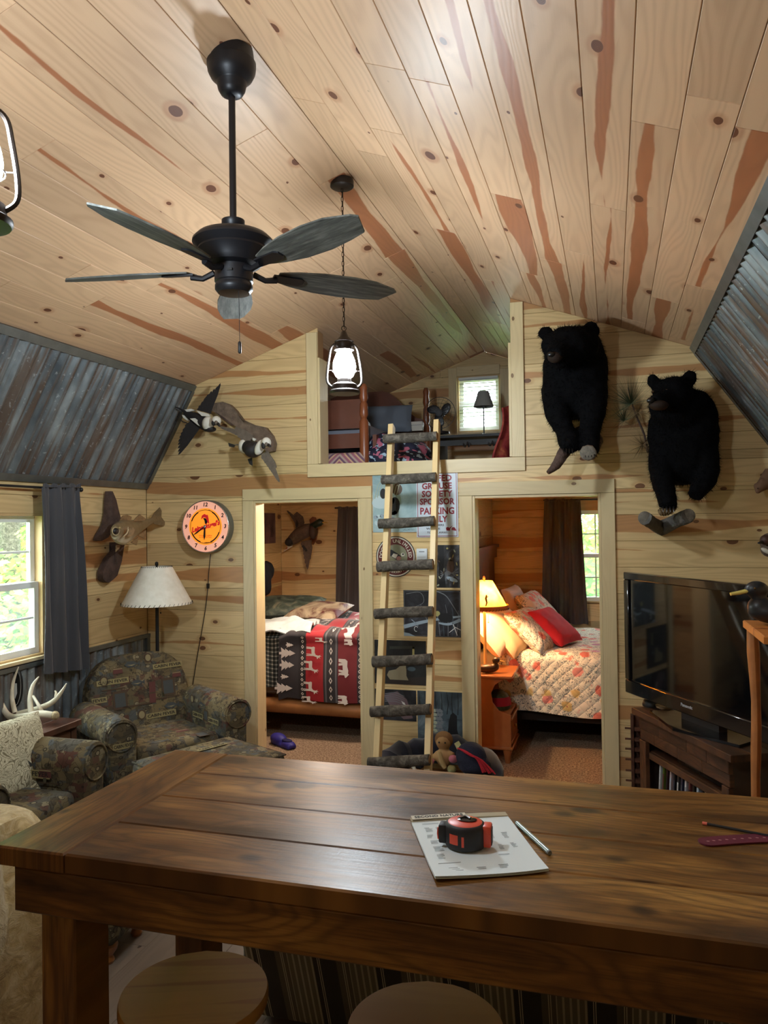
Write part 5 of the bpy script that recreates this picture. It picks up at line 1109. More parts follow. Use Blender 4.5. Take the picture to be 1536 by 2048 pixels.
# ------------------------------------------------------------------ television, console, rack
TVK = plain('tv_gloss_black', srgb(14, 14, 16), 0.12, coat=0.5); SCR = plain('tv_screen', srgb(8, 9, 12), 0.05, spec=0.8)
tl = Vector((0.076, 4.88, 0)); td = Vector((0.53, -0.848, 0)).normalized(); tn = Vector((-td.y*-1, 0, 0)); tn = Vector((td.y, -td.x, 0))   # towards the room
if tn.dot(Vector((-1, -1, 0))) < 0: tn = -tn
tw, tz0, tz1 = 1.21, 0.775, 1.500; tc = tl+td*(tw/2); RT = Matrix((td, tn, Vector((0, 0, 1)))).transposed()
TV = thing('television', 'large black flat-screen television angled across the corner', 'television', (tc.x, tc.y, 0.708))
def tvbox(nm, u, d_, z, su, sd, sz, mat, par=TV, bev=0.0, smooth=False):
    q = MB(); q.box(tc+td*u+tn*d_+Vector((0, 0, z)), (su, sd, sz), RT, bev); return q.build(nm, mat, par, smooth=smooth, world=True)
H_ = tz1-tz0; zc_ = (tz0+tz1)/2
tvbox('body', 0, -0.045, zc_, tw-0.06, 0.05, H_-0.06, BLACKM)
bz = TVK; m = MB()
for (u, z, su, sz) in ((0, tz1-0.023, tw, 0.046), (0, tz0+0.04, tw, 0.08), (-tw/2+0.022, zc_+0.017, 0.044, H_-0.126), (tw/2-0.022, zc_+0.017, 0.044, H_-0.126)): m.box(tc+td*u+Vector((0, 0, z)), (su, 0.04, sz), RT, 0.005)
m.build('bezel', bz, TV, world=True)
tvbox('screen', 0, 0.0, zc_+0.017, tw-0.088, 0.012, H_-0.126, SCR)
text('maker_name', 'Panasonic', 0.024, plain('tv_logo_silver', srgb(170, 170, 172), 0.4), TV, frame(tc+tn*0.021+Vector((0, 0, tz0+0.045))-td*0.03, td, (0, 0, 1)), world=True, bold=0.0004)
tvbox('stand_neck', 0, -0.06, 0.745, 0.30, 0.05, 0.06, BLACKM)
m = MB(); m.prism([tc+td*u+tn*v+Vector((0, 0, 0.708)) for u, v in ((-0.36, 0.02), (0.0, 0.13), (0.36, 0.02), (0.30, -0.16), (-0.30, -0.16))], (0, 0, 0.014)); m.build('stand_plate', TVK, TV, smooth=False, world=True)
cl = Vector((0.092, 4.78, 0)); cd = Vector((0.44, -0.9, 0)).normalized(); cn = Vector((cd.y, -cd.x, 0)); cb_ = -cn      # cb_: towards the corner
CT = thing('tv_console', 'rustic brown plank media console below the television', 'media console', (cl.x+cd.x*0.5+cb_.x*0.2, cl.y+cd.y*0.5+cb_.y*0.2, 0))
def cbd(nm, P, U, V, w_, h_, th_, mat=STANDW): return board(nm, CT, [(0, 0), (w_, 0), (w_, h_), (0, h_)], P, U, V, th_, mat, cham=0.003)
up = Vector((0, 0, 1)); CW = 0.96
for k in range(4): cbd('top_plank', cl+cb_*(0.115*k)+up*0.706, cd, cb_, CW, 0.114, 0.034)
fr = cl+cd*0.05+cb_*0.02
ff_ = cd                                                    # front face looks along cn = U x V with U=cd reversed
def front(nm, u0, u1, z0, z1, d_=0.0, th_=0.025): return cbd(nm, fr+cd*u0+cb_*d_+up*z0, cd, up, u1-u0, z1-z0, th_) if cd.cross(up).dot(cn) > 0 else cbd(nm, fr+cd*u1+cb_*d_+up*z0, -cd, up, u1-u0, z1-z0, th_)
xs_ = [0.0, 0.22, 0.5, 0.68, 0.86]
for k in range(4): front('front_plank', xs_[k]+0.0, xs_[k+1], 0.60, 0.67)
xs_ = [0.0, 0.16, 0.40, 0.63, 0.86]
for k in range(4): front('front_plank', xs_[k], xs_[k+1], 0.535, 0.599, 0.006)
front('door_stile', 0.0, 0.07, 0.0, 0.534); front('door_stile', 0.80, 0.86, 0.0, 0.534); front('shelf_edge', 0.07, 0.80, 0.435, 0.475, 0.02)
cbd('shelf', fr+cd*0.03+cb_*0.04+up*0.475, cd, cb_, 0.80, 0.36, 0.02); cbd('shelf', fr+cd*0.03+cb_*0.04+up*0.235, cd, cb_, 0.80, 0.36, 0.02)
for u in (0.0, 0.838): q = MB(); q.box(fr+cd*(u+0.011)+cb_*0.225+up*0.335, (0.02, 0.40, 0.67), Matrix((cd, cb_, up)).transposed()); q.build('side_panel', plain('console_dark_side', srgb(44, 30, 22), 0.6), CT, smooth=False, world=True)
q = MB(); q.box(fr+cd*0.43+cb_*0.43+up*0.34, (0.82, 0.012, 0.64), Matrix((cd, cb_, up)).transposed()); q.build('back_panel', plain('console_dark_back', srgb(36, 25, 19), 0.7), CT, smooth=False, world=True)
RC_ = Matrix((cd, cb_, up)).transposed()
dvc = [srgb(*c) for c in ((206, 210, 210), (96, 110, 40), (60, 30, 40), (190, 170, 168), (30, 30, 32), (70, 66, 64), (40, 44, 70), (196, 190, 190), (110, 60, 60), (34, 36, 36), (180, 196, 210), (60, 70, 90), (214, 216, 214), (90, 90, 92), (150, 160, 176), (48, 46, 44))]
dwords = ('white', 'olive', 'plum', 'pale pink', 'black', 'charcoal', 'navy', 'off-white', 'brick red', 'dark grey', 'light blue', 'slate', 'bright white', 'mid grey', 'steel blue', 'dark brown'); dm = {}
DVM = [plain('case_'+w_.replace(' ', '_').replace('-', '_'), c_, 0.35) for w_, c_ in zip(dwords, dvc)]
for k in range(16):
    u = 0.10+k*0.0375; tt = thing('movie_case', dwords[k]+' movie case in the row on the lower console shelf', 'movie case', fr+cd*u+cb_*0.13+up*0.236, group='movie cases in the console')
    R2 = RC_ @ rotm(y=0.10); q = MB(); q.box(fr+cd*(u+0.012)+cb_*0.13+up*0.332, (0.017, 0.135, 0.19), R2); q.build('case', DVM[k], tt, smooth=False, world=True)
    q = MB(); q.box(fr+cd*(u+0.012)+cb_*0.0615+up*0.325, (0.011, 0.0012, 0.10), R2); q.build('spine_print', DVM[(k+7) % 16], tt, smooth=False, world=True)
PLY = thing('disc_player', 'black disc player on the middle console shelf', 'disc player', fr+cd*0.50+cb_*0.20+up*0.4755); q = MB(); q.box(fr+cd*0.50+cb_*0.20+up*0.500, (0.42, 0.26, 0.046), RC_, 0.004); q.build('housing', TVK, PLY, world=True); q = MB(); q.box(fr+cd*0.44+cb_*0.0695+up*0.500, (0.14, 0.002, 0.012), RC_); q.build('disc_tray', BLACKM, PLY, smooth=False, world=True)
BW = thing('blue_dish', 'light blue shallow dish on the disc player', 'dish', fr+cd*0.36+cb_*0.17+up*0.524); q = MB(); q.lathe([(0.05, 0.0), (0.085, 0.008), (0.10, 0.022), (0.096, 0.022), (0.08, 0.012), (0.0001, 0.006)], fr+cd*0.36+cb_*0.17+up*0.524, 28, cap=False); q.build('bowl', plain('pale_blue_glaze', srgb(120, 168, 196), 0.3), BW, world=True)
p_ = PZ(1302, 1412, 0.707); WB_ = thing('desk_speaker', 'small black dome speaker on the console left end', 'speaker', p_)
q = MB(); q.lathe([(0.048, 0.0), (0.05, 0.01), (0.042, 0.035), (0.02, 0.05), (0.0001, 0.054)], seg=24); q.build('dome', BLACKM, WB_); q = MB(); q.tube([(0.0, 0, 0.03), (-0.03, -0.01, 0.085)], 0.021, 16); q.build('barrel', BLACKM, WB_)
p_ = PZ(1330, 1419, 0.707); DS = thing('trinket_dish', 'small glossy tan dish on the console beside the dome speaker', 'dish', p_); q = MB(); q.lathe([(0.03, 0.0), (0.05, 0.012), (0.054, 0.024), (0.05, 0.024), (0.0001, 0.008)], seg=24, cap=False); q.build('bowl', plain('tan_glaze', srgb(150, 124, 90), 0.2), DS)
RK = thing('wall_rack', 'narrow brown wooden rack of small shelves beside the console', 'rack', (0.15, 5.27, 0.0)); RKM = plain('rack_brown', srgb(88, 54, 38), 0.6, var=0.12)
a_ = PY(1262, 1440, 5.30); b_ = PY(1305, 1440, 5.30)
q = MB(); q.box(((a_.x+b_.x)/2, 5.325, 0.27), (b_.x-a_.x, 0.012, 0.52)); q.build('back', RKM, RK, smooth=False, world=True)
for x in (a_.x+0.006, b_.x-0.012): q = MB(); q.box((x, 5.295, 0.27), (0.018, 0.045, 0.54)); q.build('side', RKM, RK, smooth=False, world=True)
for k, y in enumerate((1457, 1478, 1498, 1519, 1541, 1561)):
    z = PY(1275, y, 5.27).z; q = MB(); q.box(((a_.x+b_.x)/2+0.004, 5.27, z), (b_.x-a_.x-0.03, 0.09, 0.010)); q.build('shelf', RKM, RK, smooth=False, world=True)
    q = MB(); q.box((a_.x-0.02, 5.25, z+0.003), (0.04, 0.012, 0.010)); q.build('peg', RKM, RK, smooth=False, world=True)

# ------------------------------------------------------------------ live-edge shelf at the right edge
SX0, SX1, SY0, SY1 = 0.50, 1.06, 2.95, 3.40; ztop = PY(1488, 1240, 3.40).z
SU = thing('corner_shelf', 'cedar shelf unit with live-edge posts at the right edge', 'shelf unit', (0.78, 3.18, 0))
for (x, y) in ((SX0+0.035, SY1-0.03), (SX1-0.05, SY1-0.03), (SX0+0.30, SY0+0.04), (SX1-0.05, SY0+0.04)):
    pts = [(x+0.004*math.sin(i*0.9+x*9), y, ztop-0.028-(ztop-0.028)*i/14) for i in range(15)]; rr = [0.023+0.005*math.exp(-((i-1)**2)/2.0)+0.002*math.sin(i*1.7) for i in range(15)]
    q = MB(); q.tube(pts, rr, 10, flat=(1.0, 0.8)); q.build('post', plain('cedar_post', srgb(164, 100, 46), 0.5, var=0.2, vscale=9), SU, world=True)
def sshelf(nm, z, x0): board(nm, SU, [(SX0, SY0), (SX1, SY0), (SX1, SY1), (SX0+x0*0.0, SY1)], (0, 0, z), (1, 0, 0), (0, 1, 0), 0.028, CEDAR, cham=0.004)
sshelf('shelf', ztop, 0); zm_ = PY(1516, 1447, 3.30).z
for z in (zm_, 0.55): board('shelf', SU, [(SX0+0.075, SY0), (SX1, SY0), (SX1, SY1-0.06), (SX0+0.075, SY1-0.06)], (0, 0, z), (1, 0, 0), (0, 1, 0), 0.026, CEDAR, cham=0.004)
q = MB(); q.box((0.82, SY1-0.035, (ztop-0.03)/2+0.03), (0.40, 0.012, ztop-0.12)); q.build('back_panel', plain('cedar_back', srgb(150, 92, 46), 0.6, var=0.15), SU, smooth=False, world=True)
def decoy(nm, label, loc, rz, sc, headm, bodym, billm, cat='duck decoy'):
    T_ = thing(nm, label, cat, loc, rz); s_ = sc
    q = MB(); q.ell((0, 0, 0.055*s_), (0.145*s_, 0.075*s_, 0.055*s_)); q.ell((0.13*s_, 0, 0.075*s_), (0.05*s_, 0.04*s_, 0.02*s_), (0, -0.5, 0)); q.ell((-0.09*s_, 0, 0.075*s_), (0.055*s_, 0.05*s_, 0.05*s_)); remeshed(q, 0.010*s_, 4).build('body', bodym, T_)
    q = MB(); q.ell((-0.105*s_, 0, 0.15*s_), (0.05*s_, 0.036*s_, 0.038*s_)); q.tube([(-0.09*s_, 0, 0.08*s_), (-0.10*s_, 0, 0.14*s_)], [0.035*s_, 0.028*s_], 12); remeshed(q, 0.008*s_, 3).build('head', headm, T_)
    q = MB(); q.tube([(-0.14*s_, 0, 0.145*s_), (-0.175*s_, 0, 0.136*s_), (-0.21*s_, 0, 0.130*s_)], [0.020*s_, 0.018*s_, 0.014*s_], 10, flat=(0.5, 1.0)); q.build('bill', billm, T_)
    for sy in (-1, 1): q = MB(); q.ell((-0.12*s_, sy*0.032*s_, 0.158*s_), 0.005*s_, seg=8, rings=6); q.build('eye', plain('decoy_eye', srgb(90, 60, 20), 0.2), T_)
    return T_
DBK = plain('decoy_black', srgb(30, 30, 32), 0.4, var=0.2, vscale=14)
p_ = PZ(1502, 1240, ztop); decoy('duck_decoy', 'black duck decoy with a yellow bill on the cedar shelf', (0.625, 3.27, ztop+0.0005), 0.10, 0.9, DBK, DBK, plain('decoy_yellow', srgb(196, 176, 92), 0.4))
J = thing('glass_jar', 'clear glass jar with dark lid on the middle cedar shelf', 'jar', (0.640, 3.20, zm_+0.0005))
gj = NT('jar_glass'); gj.set(Base_Color=srgb(200, 206, 206), Roughness=0.08, Alpha=0.45); gj = gj.m
q = MB(); q.lathe([(0.035, 0.0), (0.05, 0.01), (0.054, 0.05), (0.042, 0.09), (0.026, 0.105), (0.026, 0.115)], seg=24); q.build('jar_body', gj, J); q = MB(); q.lathe([(0.03, 0.112), (0.03, 0.16), (0.02, 0.17)], seg=20); q.build('lid', DBK, J); q = MB(); q.lathe([(0.033, 0.004), (0.046, 0.012), (0.048, 0.04)], seg=20); q.build('contents', DBK, J)
# ------------------------------------------------------------------ black bear mounts
def furm(name, c, rough=0.7):
    t = NT(name); t.set(Base_Color=c, Roughness=rough); t.b.inputs['Specular IOR Level'].default_value = 0.12; return t.m
BFUR = furm('black_bear_fur', srgb(5, 5, 7), 0.9); BMUZ = furm('bear_muzzle_brown', srgb(44, 34, 28)); NOSE = plain('bear_nose', srgb(14, 14, 15), 0.3); EYE_ = plain('glass_eye', srgb(40, 24, 14), 0.05, coat=1.0)
DRIFT = plain('driftwood', srgb(116, 98, 82), 0.85, var=0.35, vscale=18, bump=0.8, bscale=60); DRIFTD = plain('dark_driftwood', srgb(76, 58, 50), 0.85, var=0.35, vscale=18, bump=0.8, bscale=60); CUTG = plain('weathered_cut_wood', srgb(110, 104, 94), 0.9, var=0.3, vscale=30, bump=0.6, bscale=80)
def fur(body, parent, n, ln, mat, seed, down=0.5, keep=None):
    rnd = random.Random(seed); q = MB(); nv = len(body.v)
    for _ in range(n):
        i = rnd.randrange(nv); p, nn = body.v[i], body.n[i]
        if keep and not keep(p): continue
        d_ = (nn*0.8+Vector((rnd.uniform(-0.3, 0.3), rnd.uniform(-0.3, 0.3), -down+rnd.uniform(-0.3, 0.3)))).normalized(); s_ = nn.cross(d_); s_ = s_.normalized() if s_.length > 1e-4 else nn.orthogonal()
        l = ln*rnd.uniform(0.6, 1.2); p = p-nn*0.002+Vector((rnd.uniform(-1, 1), rnd.uniform(-1, 1), rnd.uniform(-1, 1)))*0.006; q.add([p-s_*0.0016, p+s_*0.0016, p+d_*l], [(0, 1, 2)])
    o = q.build('fur', mat, parent, smooth=False, world=True); o['kind'] = 'stuff'; return o
def px_blob(q, s, x, y, Y, rx, rz, ry, rot=None): q.ell(PY(x, y, Y), (rx/s, ry, rz/s), rot)
def limb(q, s, pts): q.tube(catmull([PY(x, y, Y) for x, y, Y, r in pts], 4), interp([r/s for *_, r in pts], (len(pts)-1)*4+1), 14)
BR1 = thing('bear_mount', 'larger black bear half mount looking down, beside the loft opening', 'bear mount', (-0.23, 5.34, 2.2))
S1 = 309.0; q = MB()
px_blob(q, S1, 1150, 742, 5.20, 66, 92, 0.17); px_blob(q, S1, 1146, 700, 5.10, 58, 46, 0.17); px_blob(q, S1, 1149, 785, 5.20, 68, 56, 0.15); px_blob(q, S1, 1136, 692, 4.96, 48, 38, 0.15)
px_blob(q, S1, 1108, 690, 4.92, 26, 24, 0.08); px_blob(q, S1, 1120, 712, 4.90, 30, 24, 0.09); px_blob(q, S1, 1170, 690, 5.02, 28, 32, 0.12)
q.tube([PY(1122, 696, 4.88), PY(1106, 712, 4.76)], [26/S1, 16/S1], 14)
limb(q, S1, [(1122, 762, 5.20, 38), (1116, 795, 5.16, 32), (1116, 828, 5.10, 25), (1128, 858, 5.06, 19), (1138, 884, 5.00, 21), (1142, 898, 4.96, 15)]); limb(q, S1, [(1176, 762, 5.20, 38), (1182, 795, 5.16, 33), (1184, 830, 5.10, 26), (1180, 862, 5.06, 20), (1180, 890, 5.00, 19), (1186, 906, 4.97, 15)])
for ex, ey, r in ((1091, 667, 16), (1181, 661, 19)): q.ell(PY(ex, ey, 5.0), (r/S1, 0.025, r/S1)); q.ell(PY(ex+(8 if ex < 1100 else -8), ey+10, 5.0), (r*0.8/S1, 0.04, r*0.8/S1))
body = remeshed(q, 0.014, 6, 0.006, 26.0); body.build('body', BFUR, BR1, world=True); fur(body, BR1, 9000, 0.026, BFUR, 3)
for ex in (1096, 1124): m = MB(); m.ell(PY(ex, 687 if ex < 1100 else 686, 4.865), 0.010, seg=10, rings=8); m.build('eye', EYE_, BR1, world=True)
m = MB(); m.ell(PY(1102, 709, 4.735), (0.024, 0.018, 0.018)); m.build('nose', NOSE, BR1, world=True); m = MB(); m.ell(PY(1110, 714, 4.775), (0.046, 0.045, 0.036)); m.build('muzzle', BMUZ, BR1, world=True)
for px_, py_, sgn in ((1136, 902, 1), (1180, 910, 1)):
    for k in range(4): m = MB(); c0 = PY(px_-9+6*k, py_-4, 4.93); m.tube([c0, c0+Vector((0.0, -0.02, -0.012)), c0+Vector((0, -0.028, -0.03))], [0.006, 0.005, 0.001], 6); m.build('claw', NOSE, BR1, world=True)
def loft_wood(nm, parent, pts, mat, seg=10, wob=0.0, flat=None):
    P_ = catmull([PY(x, y, Y) for x, y, Y, r in pts], 5); R_ = interp([r for *_, r in pts], len(P_)); q = MB(); q.tube(P_, R_, seg, flat=flat)
    if wob: q.v = [v+Vector((mnoise.noise(v*30), mnoise.noise(v*30+Vector((9, 0, 0))), mnoise.noise(v*30+Vector((0, 9, 0)))))*wob for v in q.v]
    return q.build(nm, mat, parent, world=True)
DW1 = thing('driftwood_perch', 'splintered driftwood perch under the larger bear', 'driftwood', (-0.2, 5.34, 2.2))
loft_wood('splintered_branch', DW1, [(1176, 858, 5.33, 0.04), (1150, 872, 5.18, 0.045), (1128, 905, 5.02, 0.04), (1112, 930, 4.97, 0.03), (1096, 946, 4.94, 0.012)], DRIFTD, wob=0.006); loft_wood('stub', DW1, [(1190, 880, 5.33, 0.055), (1180, 900, 5.10, 0.055), (1176, 906, 4.92, 0.05)], DRIFT, wob=0.005)
m = MB(); m.ell(PY(1176, 906, 4.915), (0.05, 0.012, 0.045)); m.build('broken_end', CUTG, DW1, world=True)
BR2 = thing('bear_mount', 'smaller black bear half mount looking left, above the television', 'bear mount', (0.43, 5.34, 2.0))
S2 = 318.0; q = MB()
px_blob(q, S2, 1366, 866, 5.20, 70, 92, 0.16); px_blob(q, S2, 1356, 815, 5.08, 56, 42, 0.15); px_blob(q, S2, 1366, 925, 5.20, 68, 46, 0.14); px_blob(q, S2, 1346, 790, 4.98, 38, 36, 0.13); px_blob(q, S2, 1392, 840, 5.16, 42, 60, 0.14); px_blob(q, S2, 1332, 796, 4.93, 24, 24, 0.09)
q.tube([PY(1335, 796, 4.92), PY(1308, 806, 4.80)], [24/S2, 14/S2], 14)
limb(q, S2, [(1334, 895, 5.20, 36), (1326, 928, 5.16, 29), (1326, 960, 5.09, 23), (1332, 990, 5.02, 19), (1336, 1008, 4.98, 18), (1336, 1018, 4.96, 14)]); limb(q, S2, [(1400, 895, 5.20, 36), (1410, 928, 5.16, 28), (1412, 955, 5.11, 22), (1398, 978, 5.08, 18), (1388, 992, 5.04, 14)])
for ex, ey, r in ((1306, 762, 13), (1379, 757, 15)): q.ell(PY(ex, ey, 4.98), (r/S2, 0.025, r*1.15/S2)); q.ell(PY(ex+(9 if ex < 1340 else -10), ey+13, 4.98), (r*0.9/S2, 0.04, r*0.9/S2))
body = remeshed(q, 0.014, 6, 0.006, 26.0); body.build('body', BFUR, BR2, world=True); fur(body, BR2, 9000, 0.024, BFUR, 5)
for ex, ey in ((1306, 784), (1333, 781)): m = MB(); m.ell(PY(ex, ey, 4.835 if ex < 1320 else 4.855), 0.010, seg=10, rings=8); m.build('eye', EYE_, BR2, world=True)
m = MB(); m.ell(PY(1301, 801, 4.775), (0.022, 0.016, 0.018)); m.build('nose', NOSE, BR2, world=True); m = MB(); m.ell(PY(1318, 811, 4.80), (0.055, 0.05, 0.030)); m.build('muzzle', BMUZ, BR2, world=True)
for k in range(4): m = MB(); c0 = PY(1326+7*k, 1014, 4.93); m.tube([c0, c0+Vector((0, -0.016, -0.012)), c0+Vector((0, -0.022, -0.032))], [0.006, 0.005, 0.001], 6); m.build('claw', NOSE, BR2, world=True)
DW2 = thing('driftwood_perch', 'forked grey log perch under the smaller bear', 'driftwood', (0.4, 5.34, 1.85)); GREYLOG = plain('grey_log', srgb(92, 90, 86), 0.9, var=0.35, vscale=16, bump=0.8, bscale=50)
loft_wood('fork', DW2, [(1290, 1036, 5.02, 0.044), (1304, 1046, 5.12, 0.04), (1324, 1058, 5.33, 0.045)], GREYLOG, wob=0.004); loft_wood('fork', DW2, [(1376, 1032, 5.02, 0.046), (1352, 1042, 5.12, 0.044), (1324, 1056, 5.33, 0.05)], GREYLOG, wob=0.004)
for ex, ey in ((1289.5, 1036), (1377, 1031.5)): m = MB(); m.ell(PY(ex, ey, 5.02), (0.040, 0.012, 0.042)); m.build('cut_end', CUTG, DW2, world=True)
CONEM = plain('pine_cone', srgb(112, 92, 62), 0.8, var=0.3, vscale=60); PC = thing('pine_cone', 'pine cone lying on the forked log under the smaller bear', 'pine cone', PY(1334, 1020, 5.0)); ca, cb2 = PY(1318, 1026, 4.97), PY(1352, 1012, 5.0)
m = MB(); m.tube(catmull([ca, ca.lerp(cb2, 0.35), ca.lerp(cb2, 0.8), cb2], 3), interp([0.01, 0.030, 0.028, 0.012], 10), 12); m.build('core', CONEM, PC, world=True); m = MB(); ax = (cb2-ca).normalized(); e1_ = ax.orthogonal().normalized(); e2_ = ax.cross(e1_)
for r in range(8):
    for k in range(9):
        a = 2*PI*(k+0.5*(r % 2))/9; t = (r+0.6)/8.6; rad = 0.032*math.sin(PI*min(1, t*0.8+0.15)); c0 = ca.lerp(cb2, t); d_ = e1_*math.cos(a)+e2_*math.sin(a); m.ell(c0+d_*rad, (0.008, 0.006, 0.004), basis(d_.cross(ax), ax), 6, 4)
s_ = m.build('scales', CONEM, PC, world=True); s_['kind'] = 'stuff'
PB = thing('pine_branch', 'dried pine branch with needle tufts between the two bears', 'pine branch', PY(1292, 870, 5.30)); NEED = plain('dry_green_needles', srgb(74, 84, 58), 0.8, var=0.2); NEEDB = plain('brown_needles', srgb(120, 96, 64), 0.8)
st = [PY(x, y, Y) for x, y, Y in ((1296, 905, 5.33), (1288, 868, 5.27), (1272, 830, 5.22), (1262, 800, 5.18), (1256, 775, 5.16))]; m = MB(); m.tube(catmull(st, 4), interp([0.008, 0.007, 0.006, 0.004, 0.003], 17), 7); m.build('stem', DRIFTD, PB, world=True)
rn = random.Random(4)
for (x, y, Y, n, ln, mt_, spread) in ((1262, 808, 5.17, 240, 0.24, NEED, 1.0), (1248, 842, 5.20, 120, 0.16, NEED, 0.8), (1285, 890, 5.28, 110, 0.13, NEEDB, 1.0), (1276, 825, 5.2, 100, 0.16, NEEDB, 1.0)):
    q = MB(); c0 = PY(x, y, Y)
    for _ in range(n):
        th_ = rn.uniform(-PI, PI) if mt_ is NEEDB else rn.gauss(PI*0.62, 0.85); d_ = Vector((math.cos(th_)*spread, rn.uniform(-0.5, 0.12), math.sin(th_))).normalized(); l = ln*rn.uniform(0.5, 1.0); s_ = d_.orthogonal().normalized()*0.0011; q.add([c0-s_, c0+s_, c0+d_*l+Vector((0, 0, -0.02*l))], [(0, 1, 2)])
    o_ = q.build('needle_tuft', mt_, PB, smooth=False, world=True); o_['kind'] = 'stuff'

# ------------------------------------------------------------------ flying duck mounts
DUKB = plain('duck_black', srgb(34, 30, 30), 0.7, var=0.2, vscale=30); DUKW = plain('duck_white', srgb(212, 208, 196), 0.8, var=0.06); DUKG = plain('duck_grey_brown', srgb(104, 92, 80), 0.8, var=0.2, vscale=40); DUKN = plain('duck_brown_grey', srgb(92, 76, 64), 0.8, var=0.25, vscale=40); DUKGR = plain('drake_green_black', srgb(20, 38, 30), 0.35); BILLY = plain('bill_yellow', srgb(176, 140, 70), 0.5); ORNG = plain('duck_orange', srgb(170, 92, 44), 0.6)
def mapper(ox, oy, sc): return lambda x, y: (ox+x/sc, oy+y/sc)
def slab(nm, parent, pts, P, mat, th=0.006, bow=0.0):
    """pts pixel outline, P(x,y,k) gives the point"""
    n = len(pts); F_ = [P(*p) for p in pts]; c0 = sum(F_, Vector())/n; nn = (F_[1]-F_[0]).cross(F_[2]-F_[0])
    for i in range(n): nn = nn+(F_[(i+1) % n]-F_[i]).cross(F_[i]-c0)*-1
    nn = nn.normalized() if nn.length > 0 else Vector((0, -1, 0)); q = MB(); t_ = nn*th
    ctr_f, ctr_b = c0+t_*0.5+nn*bow, c0-t_*0.5+nn*bow; q.add([p+t_*0.5 for p in F_]+[p-t_*0.5 for p in F_]+[ctr_f, ctr_b], [(i, (i+1) % n, 2*n) for i in range(n)]+[((i+1) % n+n, i+n, 2*n+1) for i in range(n)]+[(i, i+n, (i+1) % n+n, (i+1) % n) for i in range(n)])
    return q.build(nm, mat, parent, world=True, ang=60)
def wing(parent, P, r0, r1, tips, mat, covert, nf=9, wd=0.016):
    """r0-r1: root edge (leading, trailing); tips: outline of feather tips from leading to trailing"""
    A = P(*r0); B_ = P(*r1); T_ = [P(*t) for t in tips]; w_ = None
    base = slab('wing', parent, covert, P, mat, 0.010)
    for k in range(nf):
        t = k/(nf-1); a = A.lerp(B_, t*0.8); s_ = t*(len(T_)-1); i = min(int(s_), len(T_)-2); e = T_[i].lerp(T_[i+1], s_-i); d_ = e-a; L_ = d_.length
        nrm_ = Vector((0, -1, 0)); sd = d_.cross(nrm_).normalized()*wd; off = nrm_*(0.004+0.0012*k)
        q = MB(); q.prism([a+sd*0.5+off, a-sd*0.5+off, a+d_*0.6-sd+off, a+d_*0.93-sd*0.6+off, e+off, a+d_*0.93+sd*0.6+off, a+d_*0.6+sd+off], nrm_*0.0016); q.build('feather', mat, base, smooth=False, world=True)
    return base
Z1 = mapper(340, 740, 5.908)
def PD(Y, sl=0.0, x0=0.0): return lambda x, y, *k: PY(*Z1(x, y), Y+sl*(x-x0)/1000.0)
DWD = thing('driftwood_plaque', 'long weathered driftwood piece behind the flying black-and-white ducks', 'driftwood', PY(*Z1(870, 680), 5.34))
slab('slab', DWD, [(520, 400), (640, 380), (720, 410), (790, 480), (870, 590), (1000, 650), (1140, 680), (1220, 780), (1250, 870), (1235, 960), (1160, 980), (1080, 880), (900, 740), (780, 660), (640, 560), (500, 480)], PD(5.31), DRIFT, 0.05, 0.02)
slab('split', DWD, [(540, 495), (640, 560), (760, 660), (720, 650), (600, 560)], PD(5.262), DRIFTD, 0.006)
DA = thing('duck_mount', 'upper flying black-and-white duck mount with raised wing by the slope', 'duck mount', PY(*Z1(380, 600), 5.33))
def PDY(px, Y): return PY(*Z1(*px), Y)
q = MB(); sA = 1538/6.05; pts = [((170, 510), 5.20, 4), ((250, 545), 5.19, 9), ((340, 590), 5.18, 13), ((430, 645), 5.16, 13), ((480, 650), 5.14, 9)]
q.tube(catmull([PDY(p, Y) for p, Y, r in pts], 4), interp([r/sA for *_, r in pts], 17), 14); q.v = q.v; remeshed(q, 0.008, 3).build('body', DUKB, DA, world=True)
m = MB(); m.ell(PDY((450, 635), 5.13), (0.045, 0.045, 0.055)); m.build('white_collar', DUKW, DA, world=True); m = MB(); m.ell(PDY((470, 700), 5.14), (0.05, 0.04, 0.022)); m.build('breast', DUKB, DA, world=True)
m = MB(); m.ell(PDY((548, 600), 5.09), (0.034, 0.04, 0.036)); hd = m.build('head', DUKW, DA, world=True); m = MB(); m.ell(PDY((515, 625), 5.065), (0.016, 0.016, 0.022)); m.build('cheek_patch', DUKB, hd, world=True); m = MB(); m.tube([PDY((565, 635), 5.06), PDY((585, 660), 5.03)], [0.012, 0.008], 8); m.build('bill', DUKB, hd, world=True); m = MB(); m.ell(PDY((545, 622), 5.055), (0.014, 0.012, 0.016)); m.build('face_patch', DUKG, hd, world=True)
m = MB(); m.tube(catmull([PDY((190, 505), 5.2), PDY((120, 460), 5.2), PDY((40, 430), 5.2)], 4), interp([0.012, 0.006, 0.002], 9), 7); m.build('tail_plume', DUKB, DA, world=True)
m = MB(); m.tube(catmull([PDY((200, 625), 5.2), PDY((160, 615), 5.2), PDY((120, 585), 5.2)], 3), 0.004, 6); m.build('foot', DUKB, DA, world=True)
slab('flank', DA, [(180, 470), (260, 460), (300, 480), (210, 500)], PD(5.19), DUKW, 0.02); slab('flank', DA, [(150, 530), (200, 545), (240, 590), (215, 605), (160, 560)], PD(5.19), DUKW, 0.02)
slab('scapular', DA, [(315, 480), (460, 520), (480, 550), (380, 545)], PD(5.13), DUKW, 0.012); slab('scapular', DA, [(240, 575), (300, 570), (370, 620), (385, 680), (330, 650)], PD(5.13), DUKW, 0.012)
